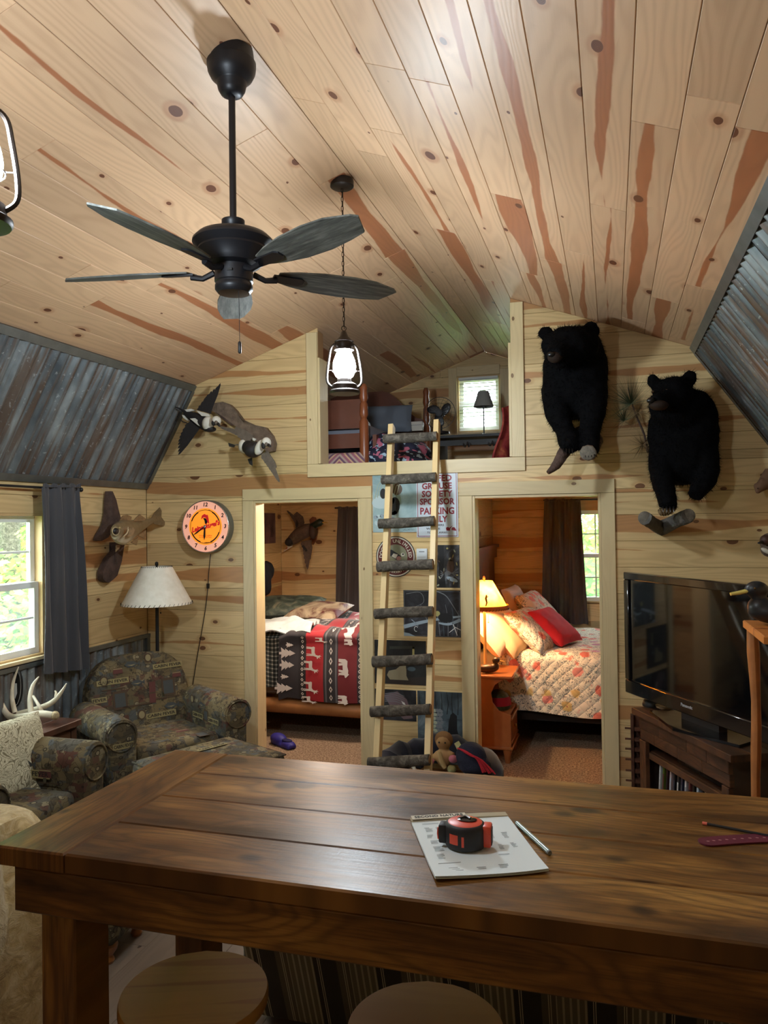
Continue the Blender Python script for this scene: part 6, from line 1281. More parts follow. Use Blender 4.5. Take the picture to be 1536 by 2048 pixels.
wing(DA, PD(5.17), (470, 515), (330, 465), [(600, 155), (590, 175), (545, 215), (500, 250), (450, 300), (410, 360), (370, 420)], DUKB, [(320, 470), (405, 370), (425, 320), (470, 280), (530, 330), (480, 520)], 9, 0.013)
wing(DA, PD(5.15), (345, 690), (245, 600), [(100, 1005), (97, 960), (98, 900), (105, 850), (125, 790), (150, 740), (190, 670)], DUKB, [(240, 600), (170, 720), (140, 830), (210, 850), (300, 740), (350, 690)], 9, 0.013)
DB = thing('duck_mount', 'lower flying black-and-white duck mount with dark breast on driftwood', 'duck mount', PY(*Z1(960, 920), 5.33))
q = MB(); px_ = [((860, 890), 5.20, 8), ((920, 910), 5.16, 13), ((985, 935), 5.10, 15), ((1050, 930), 5.06, 12)]; q.tube(catmull([PDY(p, Y) for p, Y, r in px_], 4), interp([r/sA for *_, r in px_], 13), 16); q.ell(PDY((975, 950), 5.08), (0.062, 0.07, 0.055)); remeshed(q, 0.008, 3).build('body', DUKB, DB, world=True)
m = MB(); m.ell(PDY((880, 900), 5.165), (0.045, 0.05, 0.056)); m.build('flank', DUKW, DB, world=True); m = MB(); m.ell(PDY((1062, 915), 5.035), (0.034, 0.035, 0.060), (0, 0.5, 0)); m.build('white_collar', DUKW, DB, world=True)
m = MB(); m.ell(PDY((1138, 858), 5.0), (0.034, 0.04, 0.038)); hd = m.build('head', DUKW, DB, world=True); m = MB(); m.ell(PDY((1105, 890), 4.975), (0.016, 0.018, 0.026)); m.build('cheek_patch', DUKB, hd, world=True); m = MB(); m.tube([PDY((1160, 885), 4.97), PDY((1185, 900), 4.94)], [0.012, 0.008], 8); m.build('bill', DUKB, hd, world=True); m = MB(); m.ell(PDY((1138, 880), 4.965), (0.013, 0.012, 0.016)); m.build('face_patch', DUKG, hd, world=True)
slab('scapular', DB, [(980, 800), (1020, 815), (1000, 840), (980, 830)], PD(5.1), DUKW, 0.012)
wing(DB, PD(5.15), (985, 780), (960, 840), [(590, 670), (600, 685), (650, 700), (720, 730), (780, 760), (830, 810), (880, 845)], DUKG, [(985, 780), (900, 715), (780, 670), (760, 720), (820, 800), (870, 840), (975, 835)], 9, 0.012)
wing(DB, PD(5.08), (1150, 950), (1085, 1010), [(1300, 1330), (1285, 1325), (1265, 1290), (1235, 1240), (1200, 1190), (1160, 1130), (1110, 1060)], DUKG, [(1150, 950), (1240, 1085), (1260, 1150), (1200, 1180), (1120, 1090), (1085, 1010)], 10, 0.011)
for fp in ([(690, 860), (770, 885), (755, 915), (700, 905)], [(920, 1055), (970, 1035), (975, 1135), (940, 1110)]): slab('foot', DB, fp, PD(5.16), DUKB, 0.008)
m = MB(); m.tube([PDY((770, 885), 5.16), PDY((840, 880), 5.16)], 0.005, 6); m.build('leg', DUKG, DB, world=True)

# ------------------------------------------------------------------ walleye on driftwood, left wall
Z2 = mapper(160, 970, 7.68)
def PF(X): return lambda x, y, *k: PX(*Z2(x, y), X)
DF = thing('driftwood_plaque', 'tall dark driftwood behind the mounted fish on the left wall', 'driftwood', PX(*Z2(450, 700), -3.55))
slab('upper_slab', DF, [(430, 95), (415, 250), (405, 450), (365, 620), (270, 780), (240, 850), (290, 860), (400, 800), (500, 620), (595, 545), (555, 400), (515, 230), (460, 100)], PF(-3.52), DRIFTD, 0.05, 0.02); slab('lower_slab', DF, [(495, 880), (520, 990), (400, 1130), (310, 1330), (310, 1440), (345, 1480), (400, 1500), (470, 1450), (530, 1390), (600, 1170), (640, 920)], PF(-3.52), DRIFTD, 0.05, 0.02)
FS = thing('fish_mount', 'mounted walleye with open mouth beside the left window', 'fish mount', PX(*Z2(700, 720), -3.45))
def fishm():
    t = NT('walleye_skin'); x, y, z = t.sep(t.obj()); n = t.noise(t.obj(), 40.0, 3.0); k = t.smooth(t.math('ADD', z, t.math('MULTIPLY', n, 0.03)), -0.055, 0.01)
    t.set(Base_Color=t.mix(k, srgb(204, 192, 164), t.mix(n, srgb(96, 78, 54), srgb(140, 118, 84))), Roughness=0.3); return t.m
FISHM = fishm(); FIN = plain('fish_fin', srgb(128, 104, 72), 0.5, var=0.3, vscale=30)
fx = [((535, 720), -3.22, 13), ((590, 730), -3.24, 20), ((660, 730), -3.27, 23.5), ((740, 705), -3.31, 21), ((840, 660), -3.35, 16), ((950, 615), -3.38, 11), ((1050, 570), -3.40, 7.5), ((1120, 540), -3.41, 6)]
q = MB(); P_ = catmull([PX(*Z2(*p), X) for p, X, r in fx], 4); q.tube(P_, interp([r/268 for *_, r in fx], len(P_)), 18, flat=(1.0, 0.62)); q.build('body', FISHM, FS, world=True)
m = MB(); c0 = PX(*Z2(538, 712), -3.195); m.ell(c0, (0.02, 0.034, 0.024)); m.build('mouth', plain('fish_mouth_dark', srgb(16, 14, 14), 0.5), FS, world=True)
m = MB(); m.tube([c0+Vector((0.004, 0.036*math.cos(t), 0.026*math.sin(t))) for t in [2*PI*i/20 for i in range(20)]], 0.005, 7, closed=True); m.build('lips', plain('fish_lip', srgb(164, 146, 112), 0.4), FS, world=True)
m = MB(); m.ell(PX(*Z2(610, 660), -3.165), 0.010, seg=10, rings=7); m.build('eye', plain('fish_eye', srgb(150, 130, 90), 0.1), FS, world=True)
slab('gill_plate', FS, [(738, 640), (748, 690), (728, 745), (680, 785), (640, 800), (690, 765), (722, 710)], PF(-3.165), plain('gill_edge', srgb(176, 158, 124), 0.4), 0.004)
for nm_, f_ in (('dorsal_fin', [(605, 560), (640, 490), (660, 470), (720, 455), (790, 490), (780, 555)]), ('dorsal_fin', [(820, 555), (860, 500), (915, 450), (1010, 520), (990, 545)]), ('tail_fin', [(1080, 530), (1140, 430), (1225, 345), (1250, 400), (1245, 490), (1280, 540), (1315, 590), (1285, 630), (1140, 600), (1110, 570)]), ('pectoral_fin', [(755, 660), (810, 650), (840, 690), (800, 780), (730, 790)]), ('pelvic_fin', [(560, 920), (610, 915), (600, 975), (545, 1028)]), ('anal_fin', [(780, 880), (890, 800), (885, 860), (865, 925)]), ('anal_fin', [(890, 775), (1015, 690), (1000, 790), (985, 820)])):
    slab(nm_, FS, f_, PF(-3.17 if nm_ == 'pectoral_fin' else (-3.40 if nm_ == 'tail_fin' else -3.30)), FIN, 0.006)
# small mounts cut off by the right edge
SQ = thing('squirrel_mount', 'small brown mounted animal at the right edge, above the television', 'squirrel mount', PY(1528, 970, 5.33)); SQM = furm('squirrel_fur', srgb(112, 84, 64))
q = MB(); q.tube(catmull([PY(1545, 945, 5.26), PY(1534, 962, 5.24), PY(1520, 975, 5.21), PY(1514, 986, 5.19)], 4), interp([0.05, 0.048, 0.032, 0.010], 13), 12); q.ell(PY(1511, 972, 5.21), (0.014, 0.010, 0.018)); q.ell(PY(1524, 962, 5.2), (0.014, 0.010, 0.02)); remeshed(q, 0.008, 3).build('body', SQM, SQ, world=True)
m = MB(); m.ell(PY(1516, 977, 5.165), 0.006, seg=8, rings=6); m.build('eye', EYE_, SQ, world=True); m = MB(); m.tube(catmull([PY(1546, 948, 5.27), PY(1556, 930, 5.28), PY(1560, 905, 5.28)], 4), interp([0.02, 0.04, 0.01], 9), 10); m.build('tail', SQM, SQ, world=True)
DK = thing('duck_mount', 'mounted duck half hidden by the right picture edge', 'duck mount', PY(1530, 1095, 5.33)); m = MB(); m.tube([PY(1540, 1092, 5.349), PY(1540, 1092, 5.22)], [0.05, 0.03], 14); m.build('mounting_block', DRIFTD, DK, world=True); q = MB(); q.ell(PY(1540, 1085, 5.2), (0.06, 0.07, 0.06)); q.ell(PY(1540, 1098, 5.16), (0.055, 0.06, 0.05)); remeshed(q, 0.008, 3).build('body', DUKN, DK, world=True); m = MB(); m.ell(PY(1531, 1080, 5.10), (0.032, 0.034, 0.032)); m.build('head', plain('duck_chestnut', srgb(70, 44, 36), 0.6), DK, world=True); m = MB(); m.ell(PY(1533, 1102, 5.12), (0.035, 0.02, 0.014), (0, 0.5, 0)); m.build('white_band', DUKW, DK, world=True); m = MB(); m.tube([PY(1524, 1084, 5.08), PY(1517, 1086, 5.04)], [0.01, 0.006], 7); m.build('bill', DUKB, DK, world=True)
# ------------------------------------------------------------------ mallard in the left bedroom
Z3 = mapper(510, 990, 6.678)
def PM(Y): return lambda x, y, *k: PY(*Z3(x, y), Y)
MP = lambda px, Y: PY(*Z3(*px), Y)
ML = thing('duck_mount', 'flying drake mallard mount on the far wall of the left bedroom', 'duck mount', MP((650, 500), 7.93)); sM = 1538/8.4
slab('plaque', ML, [(730, 330), (770, 290), (810, 300), (835, 380), (840, 500), (820, 600), (780, 665), (740, 650), (760, 500)], PM(7.93), plain('plaque_wood', srgb(124, 74, 44), 0.5), 0.02)
px_ = [((430, 655), 7.80, 6), ((500, 600), 7.79, 11), ((600, 520), 7.77, 14), ((700, 470), 7.75, 14), ((775, 430), 7.73, 8)]; q = MB(); q.tube(catmull([MP(p, Y) for p, Y, r in px_], 4), interp([r/sM for *_, r in px_], 17), 14); remeshed(q, 0.010, 3).build('body', DUKN, ML, world=True)
m = MB(); m.ell(MP((465, 620), 7.76), (0.06, 0.05, 0.045), (0, -0.6, 0)); m.build('rump', DUKB, ML, world=True); m = MB(); m.ell(MP((775, 490), 7.70), (0.045, 0.05, 0.08)); m.build('breast', plain('mallard_breast', srgb(62, 42, 34), 0.7), ML, world=True)
m = MB(); m.tube(catmull([MP((775, 425), 7.72), MP((820, 390), 7.69), MP((870, 365), 7.67), MP((905, 365), 7.66)], 4), interp([0.045, 0.038, 0.042, 0.02], 13), 12); hd = m.build('head', DUKGR, ML, world=True); m = MB(); m.tube([MP((770, 405), 7.70), MP((800, 430), 7.70)], 0.012, 8); m.build('white_collar', DUKW, hd, world=True); m = MB(); m.tube([MP((910, 366), 7.66), MP((970, 372), 7.64)], [0.016, 0.010], 8, flat=(0.6, 1)); m.build('bill', BILLY, hd, world=True)
slab('tail', ML, [(500, 640), (440, 670), (380, 760), (420, 735), (500, 690)], PM(7.82), DUKW, 0.012); slab('foot', ML, [(430, 690), (400, 730), (430, 715)], PM(7.78), ORNG, 0.01)
wing(ML, PM(7.80), (650, 420), (550, 440), [(425, 205), (450, 230), (470, 260), (500, 300), (530, 340), (545, 380), (550, 430)], DUKN, [(540, 440), (560, 340), (510, 270), (560, 225), (640, 290), (660, 370), (640, 430)], 8, 0.016)
wing(ML, PM(7.76), (750, 600), (620, 640), [(700, 1000), (685, 970), (670, 900), (660, 830), (655, 770), (640, 710), (625, 670)], DUKN, [(620, 620), (650, 740), (680, 860), (740, 860), (765, 700), (740, 600)], 8, 0.016)
slab('speculum', ML, [(555, 330), (580, 380), (560, 440), (545, 400)], PM(7.785), DUKB, 0.006); slab('speculum', ML, [(620, 680), (650, 670), (700, 740), (680, 760)], PM(7.745), DUKB, 0.006)
# ------------------------------------------------------------------ left bedroom
LOGW = plain('honey_log', srgb(150, 100, 54), 0.5, var=0.2, vscale=6)
def comforter_mat():
    t = NT('lodge_comforter'); x, y, z = t.sep(t.obj()); u = t.math('FRACT', t.math('MULTIPLY', t.math('ADD', x, 0.535+3.0), 1.0/0.75))
    bl, rd, mr, gy = srgb(44, 42, 46), srgb(166, 22, 34), srgb(112, 22, 30), srgb(96, 96, 100)
    col = t.ramp(u, [(0.0, bl), (0.245, srgb(30, 28, 30)), (0.335, rd), (0.545, bl), (0.565, gy), (0.585, bl), (0.685, gy), (0.705, bl), (0.715, mr), (0.935, bl)], 'CONSTANT')
    def dia(c, w, per):
        a = t.math('DIVIDE', t.math('ABSOLUTE', t.math('SUBTRACT', u, c)), w); s = t.math('ADD', y, t.math('MULTIPLY', z, -1.0)); b = t.math('MULTIPLY', t.math('ABSOLUTE', t.math('SUBTRACT', t.math('FRACT', t.math('DIVIDE', s, per)), 0.5)), 2.0)
        r = t.math('ADD', a, b); return t.math('MULTIPLY', t.math('SUBTRACT', 1.0, t.smooth(r, 0.72, 0.78)), t.smooth(r, 0.36, 0.42))
    for c, w, per in ((0.29, 0.024, 0.042), (0.635, 0.026, 0.075), (0.967, 0.02, 0.042)): col = t.mix(dia(c, w, per), col, srgb(222, 214, 204))
    n = t.noise(t.obj(), 5.0, 2.0, 0.6, 0.8); patch = t.math('MULTIPLY', t.smooth(n, 0.60, 0.62), t.smooth(z, 0.05, 0.08)); col = t.mix(t.math('MULTIPLY', patch, 0.9), col, srgb(212, 208, 202))
    t.set(Base_Color=col, Roughness=0.75); t.b.inputs['Sheen Weight'].default_value = 0.3; return t.m
BL = thing('log_bed', 'log-frame bed in the left bedroom', 'bed', (-2.42, 6.75, 0)); YS = 6.05
for y in (YS+0.03, 7.40): m = MB(); m.tube([(-3.48, y, 0.27), (-1.34, y, 0.25)], [0.065, 0.06], 14); m.build('side_rail', LOGW, BL, world=True)
for x in (-3.46, -1.36):
    for y in (YS+0.05, 7.38): m = MB(); m.tube([(x, y, 0), (x, y, 0.44)], 0.055, 14); m.build('post', LOGW, BL, world=True)
rbox((-2.41, 6.73, 0.58), (2.10, 1.30, 0.46), 0.06).build('mattress', plain('mattress_grey', srgb(120, 116, 112), 0.9), BL, world=True) if False else None
m = rbox((-2.41, 6.73, 0.57), (2.10, 1.28, 0.46), 0.06); m.build('mattress', plain('mattress_grey', srgb(120, 116, 112), 0.9), BL, world=True)
CF_ = thing('lodge_comforter', 'black and red comforter with white deer, trees and bears', 'comforter', (-2.2, 6.7, 0.8))
def comf(i, j):
    x = -2.735+1.415*i; s = j*1.95; hz = 0.52
    if s < hz: y, z = YS-0.035-0.012*math.sin(s*9), 0.345+s
    elif s < hz+0.12: k = (s-hz)/0.12*PI/2; y, z = YS-0.035+0.085*(1-math.cos(k)), 0.865+0.045*math.sin(k)
    else: y, z = YS+0.05+(s-hz-0.12)*1.0, 0.91+0.016*math.sin((s-hz)*13+x*6)+0.03*mnoise.noise(Vector((x*4, s*4, 2)))
    if s < hz: y += 0.006*math.sin(x*9); z += 0.02*math.sin(x*4+1)*(1-s/hz)
    else: z += 0.0
    if i < 0.06: z -= (0.06-i)*0.6
    return Vector((x+0.05*(s-0.3)*0.25, min(y, 7.36), z))
m = MB(); m.sheet(comf, 60, 60, 0.022); m.build('quilted_cover', comforter_mat(), CF_, world=True, ang=60)
DEC = plain('comforter_white', srgb(216, 208, 198), 0.8); Z4 = mapper(480, 940, 3.072)
def decal(nm, pts):
    P_ = []
    for (x, y) in pts:
        p = PY(*Z4(x, y), YS-0.052); P_.append(p)
    q = MB(); q.prism(P_, (0, -0.0012, 0)); return q.build(nm, DEC, CF_, smooth=False, world=True)
def ptree(cx, cy, L_, H_): decal('tree_print', [(cx-L_*0.5, cy-H_*0.1), (cx-L_*0.35, cy-H_*0.12), (cx-L_*0.38, cy-H_*0.5), (cx-L_*0.12, cy-H_*0.22), (cx-L_*0.12, cy-H_*0.40), (cx+L_*0.12, cy-H_*0.14), (cx+L_*0.14, cy-H_*0.26), (cx+L_*0.5, cy+H_*0.02), (cx+L_*0.14, cy+H_*0.26), (cx+L_*0.12, cy+H_*0.14), (cx-L_*0.12, cy+H_*0.40), (cx-L_*0.12, cy+H_*0.22), (cx-L_*0.38, cy+H_*0.5), (cx-L_*0.35, cy+H_*0.12), (cx-L_*0.5, cy+H_*0.1)])
for a in ((290, 1125, 100, 70), (288, 1198, 90, 70), (305, 1075, 46, 34), (275, 1270, 50, 34), (268, 1340, 110, 72)): ptree(*a)
DEER = [(0, 0), (0.04, 0.45), (0.0, 0.62), (0.06, 0.72), (0.5, 0.70), (0.66, 0.80), (0.72, 1.0), (0.66, 1.25), (0.74, 1.12), (0.80, 1.3), (0.82, 1.08), (0.95, 1.2), (0.86, 1.02), (0.98, 0.95), (0.98, 0.9), (0.84, 0.88), (0.74, 0.6), (0.72, 0.0), (0.66, 0.0), (0.66, 0.42), (0.60, 0.0), (0.55, 0.0), (0.58, 0.44), (0.2, 0.42), (0.16, 0.0), (0.1, 0.0), (0.12, 0.4), (0.06, 0.0)]
BEARP = [(0, 0.0), (0.02, 0.5), (0.12, 0.68), (0.4, 0.66), (0.62, 0.74), (0.78, 0.72), (0.82, 0.80), (0.88, 0.72), (1.0, 0.55), (0.98, 0.48), (0.86, 0.44), (0.84, 0.05), (0.9, 0.0), (0.74, 0.0), (0.72, 0.3), (0.66, 0.0), (0.56, 0.0), (0.6, 0.32), (0.34, 0.30), (0.36, 0.0), (0.24, 0.0), (0.22, 0.3), (0.16, 0.0)]
def side(pts, x0, y0, h, L_): return [(x0+p[1]*h, y0+p[0]*L_) for p in pts]
for (x0, y0) in ((408, 1085), (392, 1172), (390, 1300), (380, 1390)): decal('deer_print', side(DEER, x0, y0, 72, 78 if y0 < 1380 else 48))
for (x0, y0) in ((606, 1160), (602, 1385)): decal('bear_print', side(BEARP, x0, y0, 80, 118 if y0 < 1300 else 60))
decal('bear_print', side(BEARP, 640, 1040, 70, 40)); decal('deer_print', side(DEER, 462, 1030, 60, 34))
def plaidm():
    t = NT('grey_plaid'); x, y, z = t.sep(t.obj()); f = lambda v, s, w: t.math('LESS_THAN', t.math('FRACT', t.math('MULTIPLY', v, s)), w)
    a = t.math('ADD', f(x, 28.0, 0.35), f(t.math('ADD', z, y), 28.0, 0.35)); t.set(Base_Color=t.ramp(t.math('MULTIPLY', a, 0.5), [(0.0, srgb(34, 42, 40)), (0.4, srgb(92, 98, 92)), (0.9, srgb(176, 178, 168))], 'CONSTANT'), Roughness=0.9); return t.m
PLD = thing('plaid_sheet', 'grey plaid sheet hanging over the left bedroom bed side', 'sheet', (-3.1, 6.1, 0.7)); m = MB()
m.sheet(lambda i, j: Vector((-3.42+0.70*i+0.02*math.sin(j*5), YS-0.010+0.012*math.sin(i*16)-(0.0 if j < 0.9 else -0.05), 0.42+0.50*j)), 24, 12, 0.006); m.build('drape', plaidm(), PLD, world=True)
WSH = plain('white_knit', srgb(196, 206, 204), 0.85, var=0.08, vscale=20); THR = thing('white_throw', 'crumpled white knit throw on the left bedroom bed', 'throw', (-3.0, 6.25, 0.88)); m = MB()
m.sheet(lambda i, j: Vector((-3.40+0.95*i-0.1*j, YS-0.03+0.50*j+0.03*math.sin(i*9), 0.90+0.07*math.sin(min(1, j*1.4)*PI*0.8)+0.035*mnoise.noise(Vector((i*7, j*6, 5)))+0.03*math.sin(i*14+j*6)*j*(1-j)*3)), 34, 20, 0.012); m.build('knit', WSH, THR, world=True)
GRP = murk('green_camo_pillow', [(0.35, srgb(40, 52, 46)), (0.55, srgb(84, 96, 84)), (0.75, srgb(150, 142, 116))], 9.0); PI1 = thing('green_pillow', 'dark green patterned pillow at the back of the left bed', 'pillow', (-3.2, 7.1, 0.92)); pillow((-3.10, 7.08, 0.985), 0.70, 0.44, 0.16, basis((1, 0.2, 0), (0, 0.9, 0.25)), seed=3).build('cushion', GRP, PI1, world=True)
PI2 = thing('beige_pillow', 'beige and maroon pillow beside the green one on the left bed', 'pillow', (-2.8, 6.9, 0.92)); pillow((-2.74, 6.98, 0.965), 0.58, 0.40, 0.12, basis((1, -0.15, 0), (0.1, 0.9, 0.22)), seed=9).build('cushion', murk('beige_maroon', [(0.4, srgb(196, 180, 150)), (0.52, srgb(160, 140, 116)), (0.6, srgb(96, 44, 46))], 5.0), PI2, world=True)
c0, c1, d0, d1 = (PY(x, y, 7.86) for x, y in ((677, 1018), (740, 1018), (672, 1238), (744, 1242)))
K1 = curtain('curtain', 'brown-grey curtain in the left bedroom', c0, c1, d0, d1, (0, -1, 0), CURB, 3, 0.035)
RD2 = thing('curtain_rod', 'dark curtain rod in the left bedroom', 'curtain rod', (-2.3, 7.90, c0.z)); m = MB(); m.tube([(-0.6, 0, 0.012), (0.7, 0, 0.012)], 0.008, 8); m.build('rod', BLACKM, RD2)
a_, b_ = PX(527, 1026, XL), PX(549, 1086, XL); PT_ = thing('deer_picture', 'dusky wildlife picture on the left bedroom side wall', 'picture', (XL, (a_.y+b_.y)/2, (a_.z+b_.z)/2)); wy, hz = 0.34, a_.z-b_.z
m = MB(); m.box((0.004, -0.02, 0), (0.006, wy, hz)); m.build('panel', murk('dusk_picture', [(0.3, srgb(60, 48, 60)), (0.55, srgb(110, 84, 90)), (0.75, srgb(140, 100, 84))], 5.0), PT_, smooth=False)
for k in range(4): m = MB(); m.tube([(0.0078, 0.02+0.02*k, -hz*0.3), (0.0078, 0.03+0.022*k, 0.0), (0.0078, 0.01+0.03*k, hz*0.28)], [0.004, 0.006, 0.002], 5, flat=(0.2, 1, (1, 0, 0))); m.build('marsh_reed', c_black, PT_)
JK = thing('hanging_jacket', 'black jacket hanging on the left bedroom wall', 'jacket', PX(535, 1150, XL+0.02)); q = MB(); jc = PX(533, 1150, XL+0.09)
q.ell(jc+Vector((0, -0.12, 0.0)), (0.08, 0.20, 0.15)); q.ell(jc+Vector((0, 0.02, 0.04)), (0.07, 0.10, 0.11)); q.ell(jc+Vector((0, -0.02, -0.1)), (0.06, 0.08, 0.12)); remeshed(q, 0.014, 4, 0.012, 14.0).build('cloth', plain('navy_black_cloth', srgb(18, 20, 28), 0.85), JK, world=True)
CLOG = plain('blue_foam', srgb(38, 34, 120), 0.6)
def clog(nm, label, x, y, rz, mat, s=1.0):
    T_ = thing(nm, label, 'shoe', (x, y, 0.001), rz); q = MB(); q.ell((0, 0.07*s, 0.045*s), (0.055*s, 0.09*s, 0.045*s)); q.ell((0, -0.07*s, 0.03*s), (0.045*s, 0.07*s, 0.028*s)); q.box((0, 0.0, 0.012*s), (0.085*s, 0.25*s, 0.02*s)); remeshed(q, 0.009*s, 3).build('upper', mat, T_)
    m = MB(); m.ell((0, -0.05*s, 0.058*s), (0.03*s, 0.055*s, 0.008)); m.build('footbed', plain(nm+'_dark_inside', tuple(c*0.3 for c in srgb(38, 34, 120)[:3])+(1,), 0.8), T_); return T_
clog('foam_clog', 'blue foam clog on the left bedroom carpet', -2.60, 5.80, 1.0, CLOG, 1.05)
TEAL = murk('teal_sneaker', [(0.4, srgb(24, 34, 38)), (0.55, srgb(60, 110, 112)), (0.65, srgb(200, 204, 200))], 18.0); clog('running_shoe', 'teal running shoe by the left doorway right jamb', -1.80, 5.78, 0.15, TEAL, 1.1)

CLT = thing('ceiling_light', 'round flush ceiling light in the left bedroom', 'ceiling light', (-2.25, 5.86, 2.05)); m = MB(); m.lathe([(0.15, 0.0), (0.15, -0.012), (0.14, -0.014)], seg=28); m.build('rim', WHITE, CLT); m = MB(); m.lathe([(0.138, -0.012), (0.12, -0.022), (0.07, -0.028), (0.001, -0.030)], seg=28, cap=False); m.build('diffuser', emis('bedroom_lamp_glow', (1.0, 0.78, 0.62, 1), 150.0), CLT)

# ------------------------------------------------------------------ right bedroom
def floral(name, base, dens=1.0):
    t = NT(name); o = t.obj(); v = t.vor(o, 8.6, '3D'); d_ = v.outputs['Distance']; c_ = t.sep(v.outputs['Color'])
    wob = t.noise(o, 30.0, 2.0); dd = t.math('ADD', d_, t.math('MULTIPLY', t.math('SUBTRACT', wob, 0.5), 0.34))
    fl = t.math('MULTIPLY', t.math('SUBTRACT', 1.0, t.smooth(dd, 0.30, 0.42)), t.smooth(c_[0], 0.08, 0.12)); ctr = t.math('MULTIPLY', t.math('SUBTRACT', 1.0, t.smooth(dd, 0.04, 0.11)), t.smooth(c_[0], 0.08, 0.12))
    tint_ = t.ramp(c_[1], [(0.0, srgb(230, 112, 92)), (0.45, srgb(236, 140, 130)), (0.65, srgb(222, 186, 110)), (0.85, srgb(206, 140, 176))], 'CONSTANT')
    lf = t.vor(o, 22.0, '3D'); n2 = t.noise(o, 34.0, 1.0, 0.5, 1.2); leaf = t.math('MULTIPLY', t.math('SUBTRACT', 1.0, t.smooth(t.math('ABSOLUTE', t.math('SUBTRACT', n2, 0.5)), 0.022, 0.045)), t.smooth(t.noise(o, 9.0, 1.0), 0.36, 0.42))
    col = t.mix(t.math('MULTIPLY', leaf, 0.85), base, srgb(96, 106, 104)); col = t.mix(t.math('MULTIPLY', fl, 0.9), col, tint_); col = t.mix(ctr, col, srgb(170, 50, 60))
    x, y, z = t.sep(o); s = t.math('ADD', y, t.math('MULTIPLY', z, -1.0))
    qd = lambda a: t.math('ABSOLUTE', t.math('SINE', t.math('MULTIPLY', a, 36.0))); h = t.math('MULTIPLY', qd(t.math('ADD', x, s)), qd(t.math('SUBTRACT', x, s)))
    t.set(Base_Color=col, Roughness=0.85); t.bump(t.math('POWER', h, 0.4), 0.3, 0.02); return t.m
FLOR = floral('floral_quilt', srgb(244, 236, 214)); FLORP = floral('floral_sham', srgb(232, 222, 206)); YR = 6.28
BR_ = thing('bed', 'low bed with floral quilt in the right bedroom', 'bed', (-0.15, 7.0, 0)); DKW = plain('dark_bed_base', srgb(28, 22, 20), 0.7)
m = MB(); m.box((-0.09, 7.06, 0.26), (2.06, 1.46, 0.12)); m.build('frame', DKW, BR_, smooth=False, world=True); rbox((-0.09, 7.06, 0.53), (2.06, 1.48, 0.40), 0.07).build('mattress', plain('mattress_white', srgb(210, 206, 198), 0.9), BR_, world=True)
for x in (-1.05, 0.85):
    for y in (6.45, 7.7): m = MB(); m.box((x, y, 0.10), (0.06, 0.06, 0.20)); m.build('leg', DKW, BR_, smooth=False, world=True)
HBM = plain('dark_cherry_headboard', srgb(112, 62, 36), 0.45, var=0.15); HB = thing('headboard', 'tall panelled wooden headboard in the right bedroom', 'headboard', (-1.155, 7.05, 0))
for k in range(4): m = MB(); m.box((-1.165, 6.50+0.37*k, 0.76), (0.03, 0.36, 1.40)); m.build('panel', HBM, HB, smooth=False, world=True)
m = MB(); m.box((-1.155, 7.055, 1.50), (0.055, 1.54, 0.10)); m.box((-1.145, 7.055, 1.565), (0.075, 1.60, 0.03)); m.build('crown', HBM, HB, smooth=False, world=True)
QL = thing('floral_quilt', 'cream quilt with coral flowers on the right bedroom bed', 'quilt', (-0.1, 7.0, 0.75))
def quilt(i, j):
    x = -0.93+1.92*i; s = j*1.98; hz = 0.42
    if s < hz: y, z = YR-0.03+0.008*math.sin(x*14+s*5), 0.275+s+0.018*math.sin(x*7)*(1-s/hz)
    elif s < hz+0.14: k = (s-hz)/0.14*PI/2; y, z = YR-0.03+0.10*(1-math.cos(k)), 0.695+0.065*math.sin(k)
    else: y, z = YR+0.07+(s-hz-0.14), 0.76+0.012*mnoise.noise(Vector((x*6, s*6, 0)))
    return Vector((x, min(y, 7.82), z))
m = MB(); m.sheet(quilt, 64, 60, 0.018); m.build('cover', FLOR, QL, world=True, ang=60)
def bpil(nm, label, px_, Y, w, h, t, xd, yd, mat, seed): T_ = thing(nm, label, 'pillow', PY(*px_, Y)-Vector((0, 0, h*0.4))); pillow(PY(*px_, Y), w, h, t, basis(xd, yd), seed=seed, wr=0.010).build('cushion', mat, T_, world=True); return T_
PINK = plain('pink_sham', srgb(232, 204, 186), 0.85, bump=0.15, bscale=60); PEACH = plain('peach_sham', srgb(240, 208, 164), 0.85, bump=0.2, bscale=70); REDC = plain('red_cloth', srgb(190, 26, 40), 0.8)
bpil('pillow', 'blush pillow leaning nearest the bedside lamp', (990, 1262), 6.42, 0.62, 0.44, 0.17, (0.22, 1, 0), (-0.75, 0.1, 0.80), PINK, 1); bpil('pillow', 'peach ruffled pillow, second from the bedside lamp', (1018, 1262), 6.50, 0.62, 0.46, 0.15, (0.22, 1, 0), (-0.70, 0.1, 0.80), PEACH, 2)
fp_ = bpil('pillow', 'floral ruffled sham in front of the peach pillow', (1068, 1258), 6.58, 0.60, 0.46, 0.15, (0.25, 1, 0), (-0.78, 0.1, 0.72), FLORP, 4); bpil('pillow', 'floral sham at the back by the curtain', (1078, 1222), 7.15, 0.62, 0.44, 0.16, (0.15, 1, 0), (-0.70, 0.1, 0.75), FLORP, 6)
rp_ = bpil('pillow', 'solid red throw pillow on the floral quilt', (1108, 1252), 6.72, 0.46, 0.42, 0.13, (0.35, 1, 0), (-0.80, 0.2, 0.66), REDC, 8); bpil('pillow', 'cream pillow behind the bedside lamp shade', (1035, 1215), 7.20, 0.6, 0.42, 0.14, (0.1, 1, 0), (-0.4, 0.1, 0.9), PINK, 11)
NS = thing('nightstand', 'honey maple nightstand with curved open shelf in the right bedroom', 'nightstand', (-0.96, 5.99, 0))
NX0, NX1, NY0, NY1, NZ = -1.165, -0.750, 5.78, 6.20, 0.655
